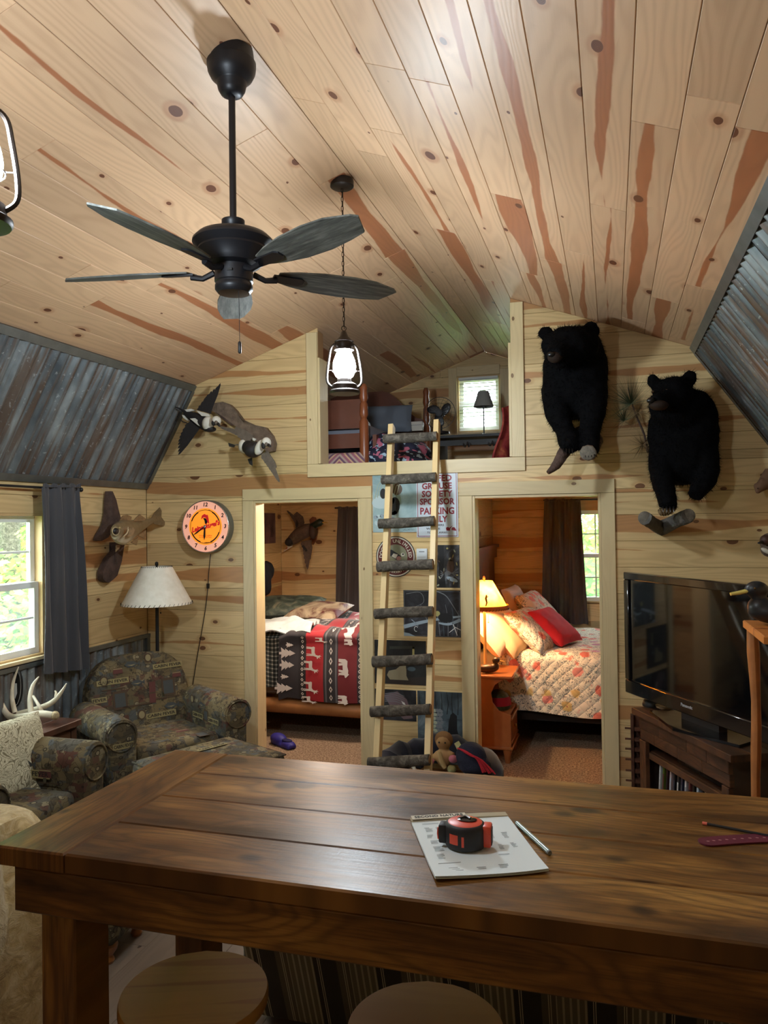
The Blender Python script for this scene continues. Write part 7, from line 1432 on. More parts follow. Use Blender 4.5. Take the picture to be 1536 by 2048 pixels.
def side_panel(y, th_):
    pts = [(NX0, 0.12), (NX1, 0.12), (NX1, 0.36)]; cxx, czz, rr = NX1+0.0, 0.50, 0.12
    pts += [(NX1-0.02, 0.365), (NX1-0.09, 0.39), (NX1-0.135, 0.45), (NX1-0.145, 0.52), (NX1-0.115, 0.585), (NX1-0.05, 0.625), (NX1-0.01, 0.63), (NX1-0.01, NZ-0.02), (NX0, NZ-0.02)]
    q = MB(); q.prism([(p[0], y, p[1]) for p in pts], (0, th_, 0)); q.build('side_panel', MAPLE, NS, smooth=False, world=True)
side_panel(NY0+0.012, 0.02); side_panel(NY1-0.032, 0.02)
m = MB(); m.box(((NX0+NX1)/2+0.005, (NY0+NY1)/2, NZ-0.010), (NX1-NX0+0.03, NY1-NY0+0.03, 0.022), None, 0.006); m.build('top', MAPLE, NS, world=True); m = MB(); m.box(((NX0+NX1)/2, (NY0+NY1)/2, 0.355), (NX1-NX0-0.02, NY1-NY0-0.07, 0.016)); m.build('shelf', MAPLE, NS, smooth=False, world=True)
m = MB(); m.box((NX0+0.01, (NY0+NY1)/2, 0.38), (0.012, NY1-NY0-0.07, 0.48)); m.build('back', MAPLE, NS, smooth=False, world=True); m = MB(); m.box((NX1-0.006, (NY0+NY1)/2, 0.24), (0.018, NY1-NY0-0.07, 0.18), None, 0.004); dr = m.build('drawer', MAPLE, NS, world=True)
for z in (0.325, 0.155): m = MB(); m.tube([(NX1+0.003, NY0+0.03, z), (NX1+0.003, NY1-0.03, z)], 0.008, 8); m.build('molding', MAPLE, dr, world=True)
m = MB(); m.ell((NX1+0.012, (NY0+NY1)/2, 0.24), (0.012, 0.014, 0.014)); m.build('knob', plain('brass_knob', srgb(150, 110, 60), 0.3, 0.8), dr, world=True)
m = MB(); m.box(((NX0+NX1)/2+0.004, (NY0+NY1)/2, 0.112), (NX1-NX0+0.02, NY1-NY0+0.01, 0.02), None, 0.005); m.build('plinth', MAPLE, NS, world=True)
for x in (NX0+0.03, NX1-0.03):
    for y in (NY0+0.03, NY1-0.03): m = MB(); m.lathe([(0.018, 0.0), (0.022, 0.02), (0.024, 0.05), (0.034, 0.09), (0.036, 0.103)], (x, y, 0), 12); m.build('foot', MAPLE, NS, world=True)
def lampshade():
    t = NT('lit_yellow_shade'); df = t.node('ShaderNodeBsdfDiffuse'); tl_ = t.node('ShaderNodeBsdfTranslucent'); em = t.node('ShaderNodeEmission'); mx = t.node('ShaderNodeMixShader'); ad = t.node('ShaderNodeAddShader')
    col = t.ramp(t.noise(t.obj(), 14.0, 3.0), [(0.3, srgb(226, 150, 40)), (0.7, srgb(244, 186, 76))]); t.l(col, df.inputs[0]); t.l(col, tl_.inputs[0]); mx.inputs[0].default_value = 0.6; t.l(df.outputs[0], mx.inputs[1]); t.l(tl_.outputs[0], mx.inputs[2])
    em.inputs[0].default_value = srgb(255, 186, 50); em.inputs[1].default_value = 0.3; t.l(mx.outputs[0], ad.inputs[0]); t.l(em.outputs[0], ad.inputs[1]); t.l(ad.outputs[0], t.out.inputs[0]); return t.m
LX, LY = PY(969, 1218, 5.99).x, 5.99; TL = thing('table_lamp', 'lit bedside lamp with amber shade on the nightstand', 'lamp', (LX, LY, NZ+0.0015)); zb2, zt2 = PY(969, 1217, 5.99).z-NZ, PY(969, 1162, 5.99).z-NZ; IVO = plain('ivory_lamp', srgb(232, 204, 160), 0.5)
m = MB(); m.lathe([(0.062, 0.0), (0.066, 0.012), (0.03, 0.028), (0.012, 0.04)], seg=24); m.build('base', IVO, TL); m = MB(); m.tube([(0, 0, 0.03), (0, 0, zt2+0.0)], 0.012, 12); m.build('stem', IVO, TL)
m = MB(); m.lathe([(0.185, zb2), (0.066, zt2)], seg=40, cap=False); sh2 = m.build('lamp_shade', lampshade(), TL)
m = MB(); m.lathe([(0.188, zb2-0.004), (0.1885, zb2+0.03)], seg=40, cap=False); m.v = [Vector((v.x*(0.985 if v.z > zb2+0.01 else 1), v.y*(0.985 if v.z > zb2+0.01 else 1), v.z)) for v in m.v]; m.build('shade_hem', plain('shade_hem_brown', srgb(196, 120, 60), 0.8), sh2)
m = MB()
for k in range(46):
    a = 2*PI*k/46; m.tube([(0.19*math.cos(a), 0.19*math.sin(a), zb2-0.006), (0.189*math.cos(a+0.06), 0.189*math.sin(a+0.06), zb2+0.008)], 0.0018, 4)
m.build('lacing', LACE, sh2); m = MB(); m.lathe([(0.004, zt2), (0.010, zt2+0.012), (0.010, zt2+0.03), (0.003, zt2+0.04)], seg=12); m.build('finial', IVO, TL)
a = -1.35; rr_ = lambda z: (0.185+(0.066-0.185)*(z-zb2)/(zt2-zb2))+0.002
def onshade(da, z): return Vector((rr_(z)*math.cos(a+da), rr_(z)*math.sin(a+da), z))
m = MB(); m.tube([onshade(0.0, zb2+0.035), onshade(0.06, zb2+0.06), onshade(0.02, zb2+0.09), onshade(0.08, zb2+0.115)], [0.004, 0.007, 0.009, 0.006], 6); m.tube([onshade(0.05, zb2+0.095), onshade(0.18, zb2+0.105)], 0.003, 5); m.build('angler_print', plain('shade_print_brown', srgb(120, 66, 20), 0.8), sh2)
m = MB(); m.ell((0, 0, (zb2+zt2)/2), (0.028, 0.028, 0.04)); m.build('bulb', emis('warm_bulb', (1.0, 0.66, 0.34, 1), 950.0), TL)
m = MB(); m.tube([(0.03, -0.02, zb2), (0.032, -0.02, zb2-0.10)], 0.0012, 5); m.ell((0.032, -0.02, zb2-0.105), 0.006); m.build('pull_chain', IVO, TL)
WOODB = plain('carved_brown', srgb(60, 36, 26), 0.4, var=0.25, vscale=20); decoy('duck_decoy', 'small brown carved duck on the nightstand', (-0.93, 5.875, NZ+0.002), PI+0.35, 0.62, WOODB, WOODB, BILLY)
HT = thing('winter_beanie', 'striped green and red beanie in the nightstand shelf', 'hat', (-0.87, 5.99, 0.365)); m = MB(); m.lathe([(0.09, 0.0), (0.10, 0.03), (0.095, 0.07), (0.07, 0.115), (0.03, 0.14), (0.001, 0.145)], seg=26); q = murk('cap_green', [(0.4, srgb(44, 52, 34)), (0.7, srgb(72, 80, 50))], 40.0); m.build('crown', q, HT); m = MB(); m.lathe([(0.1015, 0.032), (0.0985, 0.07), (0.085, 0.095)], seg=26, cap=False); m.build('red_stripe', plain('cap_red', srgb(150, 20, 40), 0.9), HT)
c0, c1, d0, d1 = (PY(x, y, 7.86) for x, y in ((1089, 1003), (1161, 1003), (1083, 1246), (1177, 1249))); curtain('curtain', 'brown-grey curtain beside the right bedroom window', c0, c1, d0, d1, (0, -1, 0), CURB, 3, 0.035)
c0, c1, d0, d1 = (PY(x, y, 7.86) for x, y in ((1222, 1003), (1280, 1003), (1200, 1220), (1285, 1240))); curtain('curtain', 'second curtain mostly hidden by the right door trim', c0, c1, d0, d1, (0, -1, 0), CURB, 3, 0.035)
RD3 = thing('curtain_rod', 'dark curtain rod in the right bedroom', 'curtain rod', (0.0, 7.905, PY(1089, 1003, 7.9).z)); m = MB(); m.tube([(-0.66, 0, 0.012), (0.7, 0, 0.012)], 0.008, 8); m.build('rod', BLACKM, RD3)

# ------------------------------------------------------------------ loft
LF = 2.186; DBW = plain('dark_walnut_bed', srgb(96, 52, 34), 0.4, var=0.15)
LB = thing('loft_bed', 'dark wooden bed with turned posts in the loft', 'bed', (-2.25, 6.4, LF))
def turned(px_, Y, ztop, nm='post'):
    x = PY(px_, 850, Y).x; H2 = ztop-LF; m = MB(); m.lathe([(0.022, 0), (0.034, 0.03), (0.026, H2*0.08), (0.034, H2*0.12), (0.036, H2*0.2), (0.036, H2*0.58), (0.022, H2*0.62), (0.034, H2*0.66), (0.03, H2*0.78), (0.022, H2*0.80), (0.034, H2*0.85), (0.026, H2*0.92), (0.032, H2*0.96), (0.018, H2)], (x, Y, LF), 14); m.build(nm, plain('turned_post', srgb(130, 72, 42), 0.35), LB, world=True); return x
xf = turned(728, 5.62, PY(728, 768, 5.62).z); xh = turned(853, 7.25, PY(853, 776, 7.25).z)
z1_, z0_ = PY(690, 800, 5.66).z, PY(690, 858, 5.66).z; m = MB(); m.box((xf-0.40, 5.66, (z0_+z1_)/2), (0.74, 0.02, z1_-z0_)); m.build('foot_panel', DBW, LB, smooth=False, world=True)
z1_, z0_ = PY(690, 868, 5.66).z, PY(690, 897, 5.66).z; m = MB(); m.box((xf-0.40, 5.66, (z0_+z1_)/2), (0.74, 0.03, z1_-z0_)); m.build('foot_rail', DBW, LB, smooth=False, world=True)
pts = [(xh-0.03, LF+0.2)]+[(xh-0.03-0.95*i/14, LF+0.62+0.30*math.sin(min(1, i/6.0)*PI/2)**2*(1 if i < 10 else 1)) for i in range(15)]+[(xh-0.98, LF+0.2)]; m = MB(); m.prism([(p[0], 7.24, p[1]) for p in pts], (0, 0.03, 0)); m.build('headboard', DBW, LB, smooth=False, world=True)
m = MB(); m.box((xh-0.02-0.02, 6.44, LF+0.24), (0.03, 1.55, 0.14)); m.build('side_rail', DBW, LB, smooth=False, world=True); rbox((xf-0.42, 6.45, LF+0.32), (0.80, 1.45, 0.2), 0.05).build('mattress', plain('loft_mattress', srgb(120, 120, 130), 0.9), LB, world=True)
def leafm():
    t = NT('navy_pink_leaf'); o = t.obj(); n = t.noise(o, 9.0, 1.5, 0.5, 1.2); k = t.noise(o, 26.0, 1.0); t.set(Base_Color=t.mix(t.smooth(n, 0.57, 0.59), t.mix(t.smooth(k, 0.6, 0.62), srgb(22, 28, 52), srgb(160, 186, 206)), srgb(176, 96, 120)), Roughness=0.7); return t.m
NVY = leafm(); CB2 = thing('loft_comforter', 'navy comforter with pink leaves spilling from the loft bed', 'comforter', (-1.6, 5.9, LF+0.3)); m = MB()
def lcf(i, j):
    y = 5.68+0.55*j; t = i*PI*0.5; x = -2.05+0.62*math.sin(t)+0.05*math.sin(j*7); z = LF+0.03+0.44*math.cos(t)**0.8-0.12*j*math.cos(t)+0.02*mnoise.noise(Vector((i*7, j*7, 3))); return Vector((x+0.22*(i*i)*(1-j*0.5), y, max(z, LF+0.02)))
q = MB(); q.ell((-1.66, 5.80, LF+0.13), (0.26, 0.20, 0.17)); q.ell((-1.50, 5.72, LF+0.06), (0.26, 0.16, 0.10)); q.ell((-1.74, 5.90, LF+0.22), (0.16, 0.22, 0.12)); q.ell((-1.62, 6.1, LF+0.16), (0.22, 0.3, 0.16)); remeshed(q, 0.016, 5, 0.035, 9.0).build('cover', NVY, CB2, world=True)
bl_ = thing('blue_blanket', 'folded blue and white blanket on the loft bed foot', 'blanket', (xf-0.45, 5.76, LF+0.36)); m = rbox((xf-0.42, 5.86, PY(690, 858, 5.8).z+0.03), (0.72, 0.30, 0.09), 0.03); m.build('fold', murk('blue_white_fold', [(0.4, srgb(30, 34, 60)), (0.5, srgb(160, 178, 200)), (0.65, srgb(140, 80, 104))], 6.0), bl_, world=True)
def zig():
    t = NT('zigzag_cloth'); x, y, z = t.sep(t.obj()); s = t.math('ADD', t.math('ABSOLUTE', x), z); f = t.math('FRACT', t.math('MULTIPLY', s, 12.0)); t.set(Base_Color=t.ramp(f, [(0, srgb(150, 96, 110)), (0.3, srgb(196, 160, 130)), (0.5, srgb(110, 80, 100)), (0.75, srgb(170, 150, 140))], 'CONSTANT'), Roughness=0.9); return t.m
ZG = thing('zigzag_pillow', 'striped zigzag pillow on the loft floor under the bed foot', 'pillow', (-2.0, 5.60, LF)); pillow((-1.99, 5.62, LF+0.085), 0.44, 0.19, 0.12, basis((1, 0, 0), (0, 0.1, 1)), seed=4).build('cushion', zig(), ZG, world=True)
GP = thing('grey_pillow', 'slate pillow against the loft headboard', 'pillow', (-2.1, 6.95, LF+0.4)); pillow(PY(778, 838, 6.9), 0.44, 0.28, 0.13, basis((1, 0.1, 0), (0, 0.35, 1)), seed=7).build('cushion', plain('slate_cloth', srgb(104, 112, 124), 0.85), GP, world=True)
BX_ = thing('white_box', 'small white box behind the ladder top in the loft', 'box', PY(832, 862, 6.95)); m = MB(); m.box(PY(832, 853, 6.95), (0.13, 0.06, 0.085)); m.build('carton', plain('white_card', srgb(196, 190, 180), 0.7), BX_, smooth=False, world=True); m = MB(); m.box(PY(832, 853, 6.95)+Vector((0, -0.031, 0.01)), (0.12, 0.001, 0.004)); m.build('lid_seam', c_grey, BX_, smooth=False, world=True)
fc = PY(879, 826, 7.0); FN = thing('desk_fan', 'round black desk fan beside the loft window', 'fan', (fc.x, 7.02, fc.z-0.19)); FK = plain('fan_black', srgb(22, 22, 26), 0.4); m = MB()
for r in (0.148, 0.12, 0.09, 0.055): m.tube([(fc.x+r*math.cos(t), 7.0-(0.0 if r > 0.14 else 0.035), fc.z+r*math.sin(t)) for t in [2*PI*i/28 for i in range(28)]], 0.003 if r > 0.14 else 0.0012, 5, closed=True)
for k in range(20): t = 2*PI*k/20; m.tube([(fc.x+0.02*math.cos(t), 6.96, fc.z+0.02*math.sin(t)), (fc.x+0.10*math.cos(t), 6.965, fc.z+0.10*math.sin(t)), (fc.x+0.148*math.cos(t), 7.0, fc.z+0.148*math.sin(t))], 0.001, 4)
m.build('grille', FK, FN, world=True)
for k in range(3): t = 0.5+k*2*PI/3; m = MB(); m.ell((fc.x+0.068*math.cos(t), 7.0, fc.z+0.068*math.sin(t)), (0.062, 0.006, 0.040), rotm(y=-t-0.5)); m.build('blade', FK, FN, world=True)
m = MB(); m.tube([(fc.x, 6.965, fc.z), (fc.x, 7.09, fc.z)], 0.035, 16); m.build('motor', FK, FN, world=True)
zsh = PY(940, 878, 7.55).z; m = MB(); m.tube([(fc.x, 7.05, fc.z-0.02), (fc.x, 7.05, fc.z-0.17)], 0.014, 8); m.build('neck', FK, FN, world=True); m = MB(); m.lathe([(0.085, 0), (0.08, 0.02), (0.02, 0.03)], (fc.x, 7.05, fc.z-0.19), 20); m.build('base', FK, FN, world=True)
NB = thing('loft_bench', 'black bench with coat hooks under the loft window', 'bench', (-1.3, 7.3, LF)); xa, xb = PY(878, 880, 7.2).x, PY(1012, 880, 7.2).x; zt_ = PY(940, 872, 7.2).z
m = MB(); m.box(((xa+xb)/2, 7.25, zt_-0.012), (xb-xa, 0.40, 0.024)); m.build('top', BLACKM, NB, smooth=False, world=True); m = MB(); m.box(((xa+xb)/2, 7.06, zt_-0.075), (xb-xa-0.02, 0.02, 0.05)); m.build('hook_rail', BLACKM, NB, smooth=False, world=True)
for x in (xa+0.02, xb-0.02): m = MB(); m.box((x, 7.25, (zt_-0.026+LF)/2), (0.03, 0.36, zt_-0.026-LF)); m.build('leg', BLACKM, NB, smooth=False, world=True)
for pxh in (935, 985):
    x = PY(pxh, 895, 7.04).x; m = MB()
    for dx in (-0.03, 0.03): m.tube(catmull([(x, 7.045, zt_-0.07), (x+dx*0.5, 7.01, zt_-0.12), (x+dx, 6.99, zt_-0.105), (x+dx, 6.99, zt_-0.085)], 3), 0.005, 6)
    m.build('coat_hook', plain('hook_metal', srgb(110, 110, 112), 0.4, 0.8), NB, world=True)
lx, lz0, lz1, lz2 = PY(967, 800, 7.22).x, zt_, PY(967, 814, 7.22).z, PY(967, 783, 7.22).z; LL = thing('loft_lamp', 'small unlit lamp with grey ruffled shade before the loft window', 'lamp', (lx, 7.22, lz0+0.001))
m = MB(); m.lathe([(0.06, 0), (0.05, 0.008), (0.008, 0.02)], seg=20); m.build('base', ZTRIM, LL); m = MB(); m.tube([(0, 0, 0.015), (0, 0, lz1-lz0+0.02)], 0.006, 8); m.build('stem', ZTRIM, LL); hh = lz2-lz1; m = MB(); m.lathe([(0.095+0.0, lz1-lz0), (0.05, lz1-lz0+hh)], seg=36, cap=False); m.v = [Vector((v.x*(1+0.06*math.sin(18*math.atan2(v.y, v.x))*(v.z < lz1-lz0+0.01)), v.y, v.z)) for v in m.v]; m.build('lamp_shade', plain('grey_lampshade', srgb(150, 152, 146), 0.9), LL)
RBK = thing('red_blanket', 'red patterned blanket hanging at the right of the loft opening', 'blanket', (-0.72, 5.75, LF+0.2)); m = MB(); zA, zB = PY(1018, 815, 5.75).z, LF+0.004
def rbk(i, j): x = PY(1000-8+12*(1-j)+0.0, 860, 5.75).x+0.30*i-0.03*j+0.02*math.sin(j*6); return Vector((x, 5.75+0.35*i+0.015*math.sin(i*18), zA+(zB-zA)*j+0.16*i*(1-j)))
m.sheet(rbk, 20, 14, 0.015); m.build('cloth', murk('red_pattern', [(0.35, srgb(120, 26, 40)), (0.55, srgb(150, 60, 50)), (0.7, srgb(186, 110, 70))], 12.0), RBK, world=True)
BLD = thing('window_blind', 'white horizontal blind in the loft window', 'blind', ((WLOFT[0]+WLOFT[1])/2, YF-0.02, WLOFT[3])); SLM = NT('blind_slat'); SLM.set(Base_Color=srgb(240, 242, 240), Roughness=0.6); SLM.b.inputs['Transmission Weight'].default_value = 0.0; SLM = SLM.m
for k in range(14): m = MB(); m.box(((WLOFT[0]+WLOFT[1])/2, YF-0.012, WLOFT[3]-0.045-k*0.038), (WLOFT[1]-WLOFT[0]-0.045, 0.026, 0.0012), (0.6, 0, 0)); m.build('slat', SLM, BLD, smooth=False, world=True)
m = MB(); m.box(((WLOFT[0]+WLOFT[1])/2, YF-0.012, WLOFT[3]-0.030), (WLOFT[1]-WLOFT[0]-0.04, 0.03, 0.022)); m.build('head_rail', WHITE, BLD, smooth=False, world=True)

# ------------------------------------------------------------------ pet bed and toys by the ladder foot
NAVY = plain('navy_plush', srgb(14, 16, 32), 0.95, var=0.2, vscale=12, sheen=0.3)
PBD = thing('pet_bed', 'navy plush pet bed on the floor behind the ladder', 'pet bed', (-1.13, 4.98, 0)); pb0 = PY(870, 1535, 4.9)
m = MB(); m.tube([(-1.13+0.34*math.cos(t), 4.98+0.24*math.sin(t), 0.16+0.085*math.sin(t)+0.015*math.sin(5*t)) for t in [2*PI*i/32 for i in range(32)]], [0.095+0.012*math.sin(3*i) for i in range(32)], 12, closed=True); m.build('bolster', NAVY, PBD, world=True); m = MB(); m.ell((-1.13, 4.98, 0.075), (0.32, 0.22, 0.06)); m.build('cushion', NAVY, PBD, world=True)
PL2 = thing('plush_doll', 'tan plush doll with pink mittens sitting in the pet bed', 'plush toy', (-1.10, 4.99, 0.13)); TANP = plain('tan_plush_toy', srgb(176, 138, 92), 0.95); PNK = plain('pink_plush', srgb(214, 130, 150), 0.95); CRM = plain('cream_plush', srgb(206, 206, 150), 0.95)
hc = PY(887, 1484, 4.95); q = MB(); q.ell(hc, (0.052, 0.045, 0.052)); q.ell(hc+Vector((0, 0, -0.10)), (0.05, 0.05, 0.065)); q.tube([hc+Vector((-0.03, 0, -0.07)), hc+Vector((-0.07, -0.02, -0.11))], 0.022, 8); q.tube([hc+Vector((0.03, 0, -0.07)), hc+Vector((0.07, -0.02, -0.08))], 0.022, 8); remeshed(q, 0.008, 3).build('body', TANP, PL2, world=True)
m = MB(); m.ell(hc+Vector((0, 0.012, 0.012)), (0.062, 0.045, 0.056)); m.build('hood', plain('brown_hood', srgb(132, 96, 58), 0.95), PL2, world=True)
for dx in (-0.02, 0.02): m = MB(); m.ell(hc+Vector((dx, -0.044, 0.008)), 0.006, seg=8, rings=6); m.build('eye', c_black, PL2, world=True)
for dx, dz, mt_ in ((-0.085, -0.12, PNK), (0.07, -0.095, PNK), (0.06, -0.16, CRM)): m = MB(); m.ell(hc+Vector((dx, -0.035, dz)), (0.03, 0.028, 0.026)); m.build('mitten', mt_, PL2, world=True)
for dx, dz in ((0.10, -0.02),): m = MB(); m.tube([hc+Vector((dx-0.01, -0.02, dz+0.03)), hc+Vector((dx+0.02, -0.025, dz-0.02))], [0.018, 0.02], 10); m.build('held_bottle', CRM, PL2, world=True)
m = MB(); m.tube([hc+Vector((-0.02, -0.05, -0.05)), hc+Vector((0.0, -0.06, -0.11)), hc+Vector((0.02, -0.06, -0.15))], [0.014, 0.02, 0.014], 8); m.build('scarf', plain('tan_scarf', srgb(190, 160, 110), 0.95), PL2, world=True)
SCF = thing('knit_hat', 'navy knit hat with red yarn tassel beside the pet bed', 'hat', PY(945, 1520, 4.90)); cc = PY(942, 1512, 4.88); q = MB(); q.ell(cc, (0.10, 0.09, 0.09)); q.ell(cc+Vector((0.02, 0, -0.05)), (0.11, 0.09, 0.07)); remeshed(q, 0.012, 3).build('crown', plain('navy_knit', srgb(32, 34, 52), 0.95, bump=0.5, bscale=90), SCF, world=True)
REDY = plain('red_yarn', srgb(178, 30, 44), 0.9)
for k in range(9): m = MB(); o_ = Vector((0.004*k-0.02, -0.085-0.004*(k % 3), 0.0)); m.tube(catmull([cc+Vector((-0.07, -0.03, 0.06))+o_*0.3, cc+o_+Vector((0.0, 0, 0.055-0.003*k)), cc+o_+Vector((0.07, 0, 0.01)), cc+o_+Vector((0.11+0.006*k, -0.01, -0.07+0.004*(k % 4)))], 4), 0.0045, 6); m.build('yarn_strand', REDY, SCF, world=True)
TWL = thing('tan_cloth', 'crumpled tan cloth on the floor by the right door', 'cloth', (-0.80, 5.08, 0.0)); m = MB(); m.sheet(lambda i, j: Vector((-0.93+0.26*i, 4.94+0.26*j, 0.03+0.14*math.sin(i*PI)*math.sin(j*PI)+0.04*mnoise.noise(Vector((i*5, j*5, 8))))), 16, 16, 0.01); m.build('cloth', plain('tan_terry', srgb(206, 170, 140), 0.95), TWL, world=True)
for dx, nm_ in ((-0.16, 'white_toy_bone'), (-0.03, 'white_toy_ball')):
    T_ = thing(nm_, 'white bone-shaped toy in the pet bed' if 'bone' in nm_ else 'small white ball toy in the pet bed', 'toy', (-1.13+dx, 4.93, 0.135)); m = MB()
    if 'bone' in nm_: q = MB(); q.tube([(-1.30, 4.96, 0.21), (-1.26, 4.93, 0.16)], 0.014, 8); q.ell((-1.305, 4.96, 0.22), 0.02); q.ell((-1.255, 4.93, 0.155), 0.02); remeshed(q, 0.006, 2).build('bone', plain('toy_white', srgb(206, 200, 180), 0.9), T_, world=True)
    else: m.ell((-1.175, 4.90, 0.165), (0.03, 0.03, 0.026)); m.build('ball', plain('toy_white_ball', srgb(214, 210, 196), 0.9), T_, world=True)
# ------------------------------------------------------------------ things on the bar table
def tp(x, y, dz=0.0): p = PZ(x, y, TZ); p.z += dz; return p
PADM = plain('pad_paper', srgb(226, 236, 238), 0.7); PRN = plain('print_grey', srgb(150, 156, 160), 0.8); KRAFT = plain('binding_tan', srgb(178, 166, 138), 0.7)
q0, q1, q2, q3 = tp(880, 1766), tp(1104, 1746), tp(1010, 1640), tp(815, 1650)       # front-left, front-right, back-right, back-left
xd = ((q1-q0)+(q2-q3)).normalized(); yd = ((q3-q0)+(q2-q1)).normalized(); ctr = (q0+q1+q2+q3)/4; pw = ((q1-q0).length+(q2-q3).length)/2; ph = ((q3-q0).length+(q2-q1).length)/2
NP = thing('paper_pad', 'white printed paper pad lying on the bar table', 'paper pad', (ctr.x, ctr.y, TZ+0.0005)); MP_ = frame((0, 0, 0), xd, yd)
def lp(a, b, z=0.0): return MP_ @ Vector((a*pw/2, b*ph/2, z))
for k in range(3):
    m = MB(); off = 0.004*k
    m.sheet(lambda i, j: lp(2*i-1, 2*j-1, 0.003+0.0022*k+0.004*max(0, (0.25-j))*4*abs(2*i-1)**2+0.002*math.sin(i*5)*max(0, 0.3-j)), 14, 14, 0.0008); m.build('sheet', PADM, NP)
m = MB(); m.sheet(lambda i, j: lp(2*i-1, 0.98+0.16*j, 0.009+0.002*math.sin(i*3)), 8, 2, 0.006); m.build('binding', KRAFT, NP)
m = MB(); m.box((0, 0, 0), (pw*0.56, 0.022, 0.0012)); M2 = Matrix.Translation(lp(-0.42, 1.07, 0.0125)) @ MP_; m.v = [M2 @ p for p in m.v]; m.build('label', plain('label_cream', srgb(214, 206, 186), 0.7), NP, smooth=False)
text('label_lettering', 'SECOND NATURE', 0.016, BLK, NP, Matrix.Translation(lp(-0.42, 1.07, 0.0135)) @ MP_, extrude=0.0002, width=pw*0.5, bold=0.0003)
rr_ = random.Random(2); rows_ = [(-0.80, 0.84, 0.30)]
def pline(a, b, w_): m = MB(); m.box((0, 0, 0), (w_*pw/2, 0.0016, 0.0002)); M2 = Matrix.Translation(lp(a+w_/2, b, 0.0086+0.0)) @ MP_; m.v = [M2 @ p for p in m.v]; return m
grp = []
for (a, b, n, w_) in ((-0.82, 0.86, 1, 0.34), (-0.80, 0.70, 4, 0.16), (-0.58, 0.70, 3, 0.2), (-0.82, 0.42, 3, 0.14), (-0.60, 0.42, 2, 0.16), (-0.80, 0.20, 3, 0.2), (-0.80, -0.02, 4, 0.18), (-0.80, -0.28, 4, 0.14), (-0.84, -0.58, 1, 0.5), (0.35, 0.30, 4, 0.1), (0.62, 0.34, 5, 0.12), (0.4, -0.10, 4, 0.1), (0.66, -0.06, 4, 0.1), (0.30, -0.42, 1, 0.3), (-0.70, -0.74, 3, 0.26), (-0.2, -0.78, 2, 0.2), (0.2, -0.74, 3, 0.18)):
    blk = MB()
    for k in range(n): s_ = pline(a+rr_.uniform(-0.01, 0.01), b-k*0.045, w_*rr_.uniform(0.6, 1.0)); blk.add(s_.v, s_.f)
    o_ = blk.build('printed_lines', PRN, NP, smooth=False); o_['kind'] = 'stuff'
# tape measure
TMB = plain('tape_black_rubber', srgb(34, 34, 38), 0.55); TMO = plain('tape_orange', srgb(226, 84, 62), 0.35)
tc_ = tp(931, 1700); TM = thing('tape_measure', 'orange and black tape measure standing on the paper pad', 'tape measure', (tc_.x, tc_.y, TZ+0.0095), YAW-0.25); R_ = 0.043; Hh = 0.052; TM.scale = (0.92, 0.92, 0.96)
m = MB(); m.lathe([(0.036, 0.0), (0.041, 0.002), (0.043, 0.006), (0.043, 0.042), (0.041, 0.049), (0.037, 0.052)], seg=40, sx=1.08); m.build('case', TMB, TM)
m = MB(); m.lathe([(0.0001, 0.0545), (0.031, 0.0540), (0.036, 0.0520)], seg=36, cap=False, sx=1.08); m.build('orange_face', TMO, TM)
m = MB(); m.lathe([(0.014, 0.054), (0.015, 0.0565), (0.008, 0.059), (0.0001, 0.059)], (0.004, 0.004, 0), 20, sx=1.5); m.build('belt_clip', plain('clip_gloss_black', srgb(18, 18, 20), 0.15), TM)
m = MB(); m.tube([(-0.012, 0.002, 0.059), (0.0, 0.008, 0.062), (0.012, 0.0, 0.060)], 0.003, 6); m.build('clip_spring', plain('clip_steel', srgb(150, 150, 150), 0.3, 0.9), TM)
rbox((-0.050, -0.004, 0.027), (0.018, 0.030, 0.040), 0.004, seg=2).build('hook_end', TMB, TM); m = MB(); m.tube([(-0.060, -0.010+0.0, 0.014), (-0.061, -0.012, 0.026), (-0.060, -0.010, 0.038), (-0.056, -0.012, 0.038), (-0.057, -0.013, 0.014)], 0.0025, 6, closed=True); m.build('hook', TMO, TM)
rbox((0.050, 0.002, 0.027), (0.020, 0.034, 0.046), 0.004, seg=2).build('grip_end', TMO, TM); m = MB(); m.box((0.0605, 0.0, 0.026), (0.002, 0.022, 0.034)); m.build('grip_inset', TMB, TM, smooth=False)
def wrap(nm, a0_, a1_, z0, z1, mat):
    q = MB(); n = 8; r = R_+0.0006; A_ = [a0_+(a1_-a0_)*i/n for i in range(n+1)]
    q.add([(1.08*r*math.cos(t), r*math.sin(t), z) for z in (z0, z1) for t in A_], [(i, i+1, i+n+2, i+n+1) for i in range(n)]); q.build(nm, mat, TM)
wrap('orange_window', -2.28, -1.80, 0.015, 0.036, TMO); wrap('orange_slot', -1.62, -1.50, 0.012, 0.034, TMO)
# pen
a_, b_ = tp(1030, 1648, 0.006), tp(1100, 1712, 0.006); PN = thing('pen', 'silver-grey pen lying beside the paper pad', 'pen', ((a_+b_)/2).to_tuple()[:2]+(TZ+0.0005,)); d_ = (b_-a_).normalized()
m = MB(); m.tube([a_+d_*0.012, b_-d_*0.004], [0.0052, 0.0056], 12); m.build('barrel', plain('silver_pen', srgb(150, 160, 158), 0.3, 0.5), PN, world=True); m = MB(); m.tube([a_, a_+d_*0.012], [0.0012, 0.005], 10); m.build('tip', BLACKM, PN, world=True); m = MB(); m.tube([b_-d_*0.004, b_], [0.0056, 0.0045], 12); m.build('cap_end', plain('pen_grey', srgb(110, 116, 116), 0.3), PN, world=True)
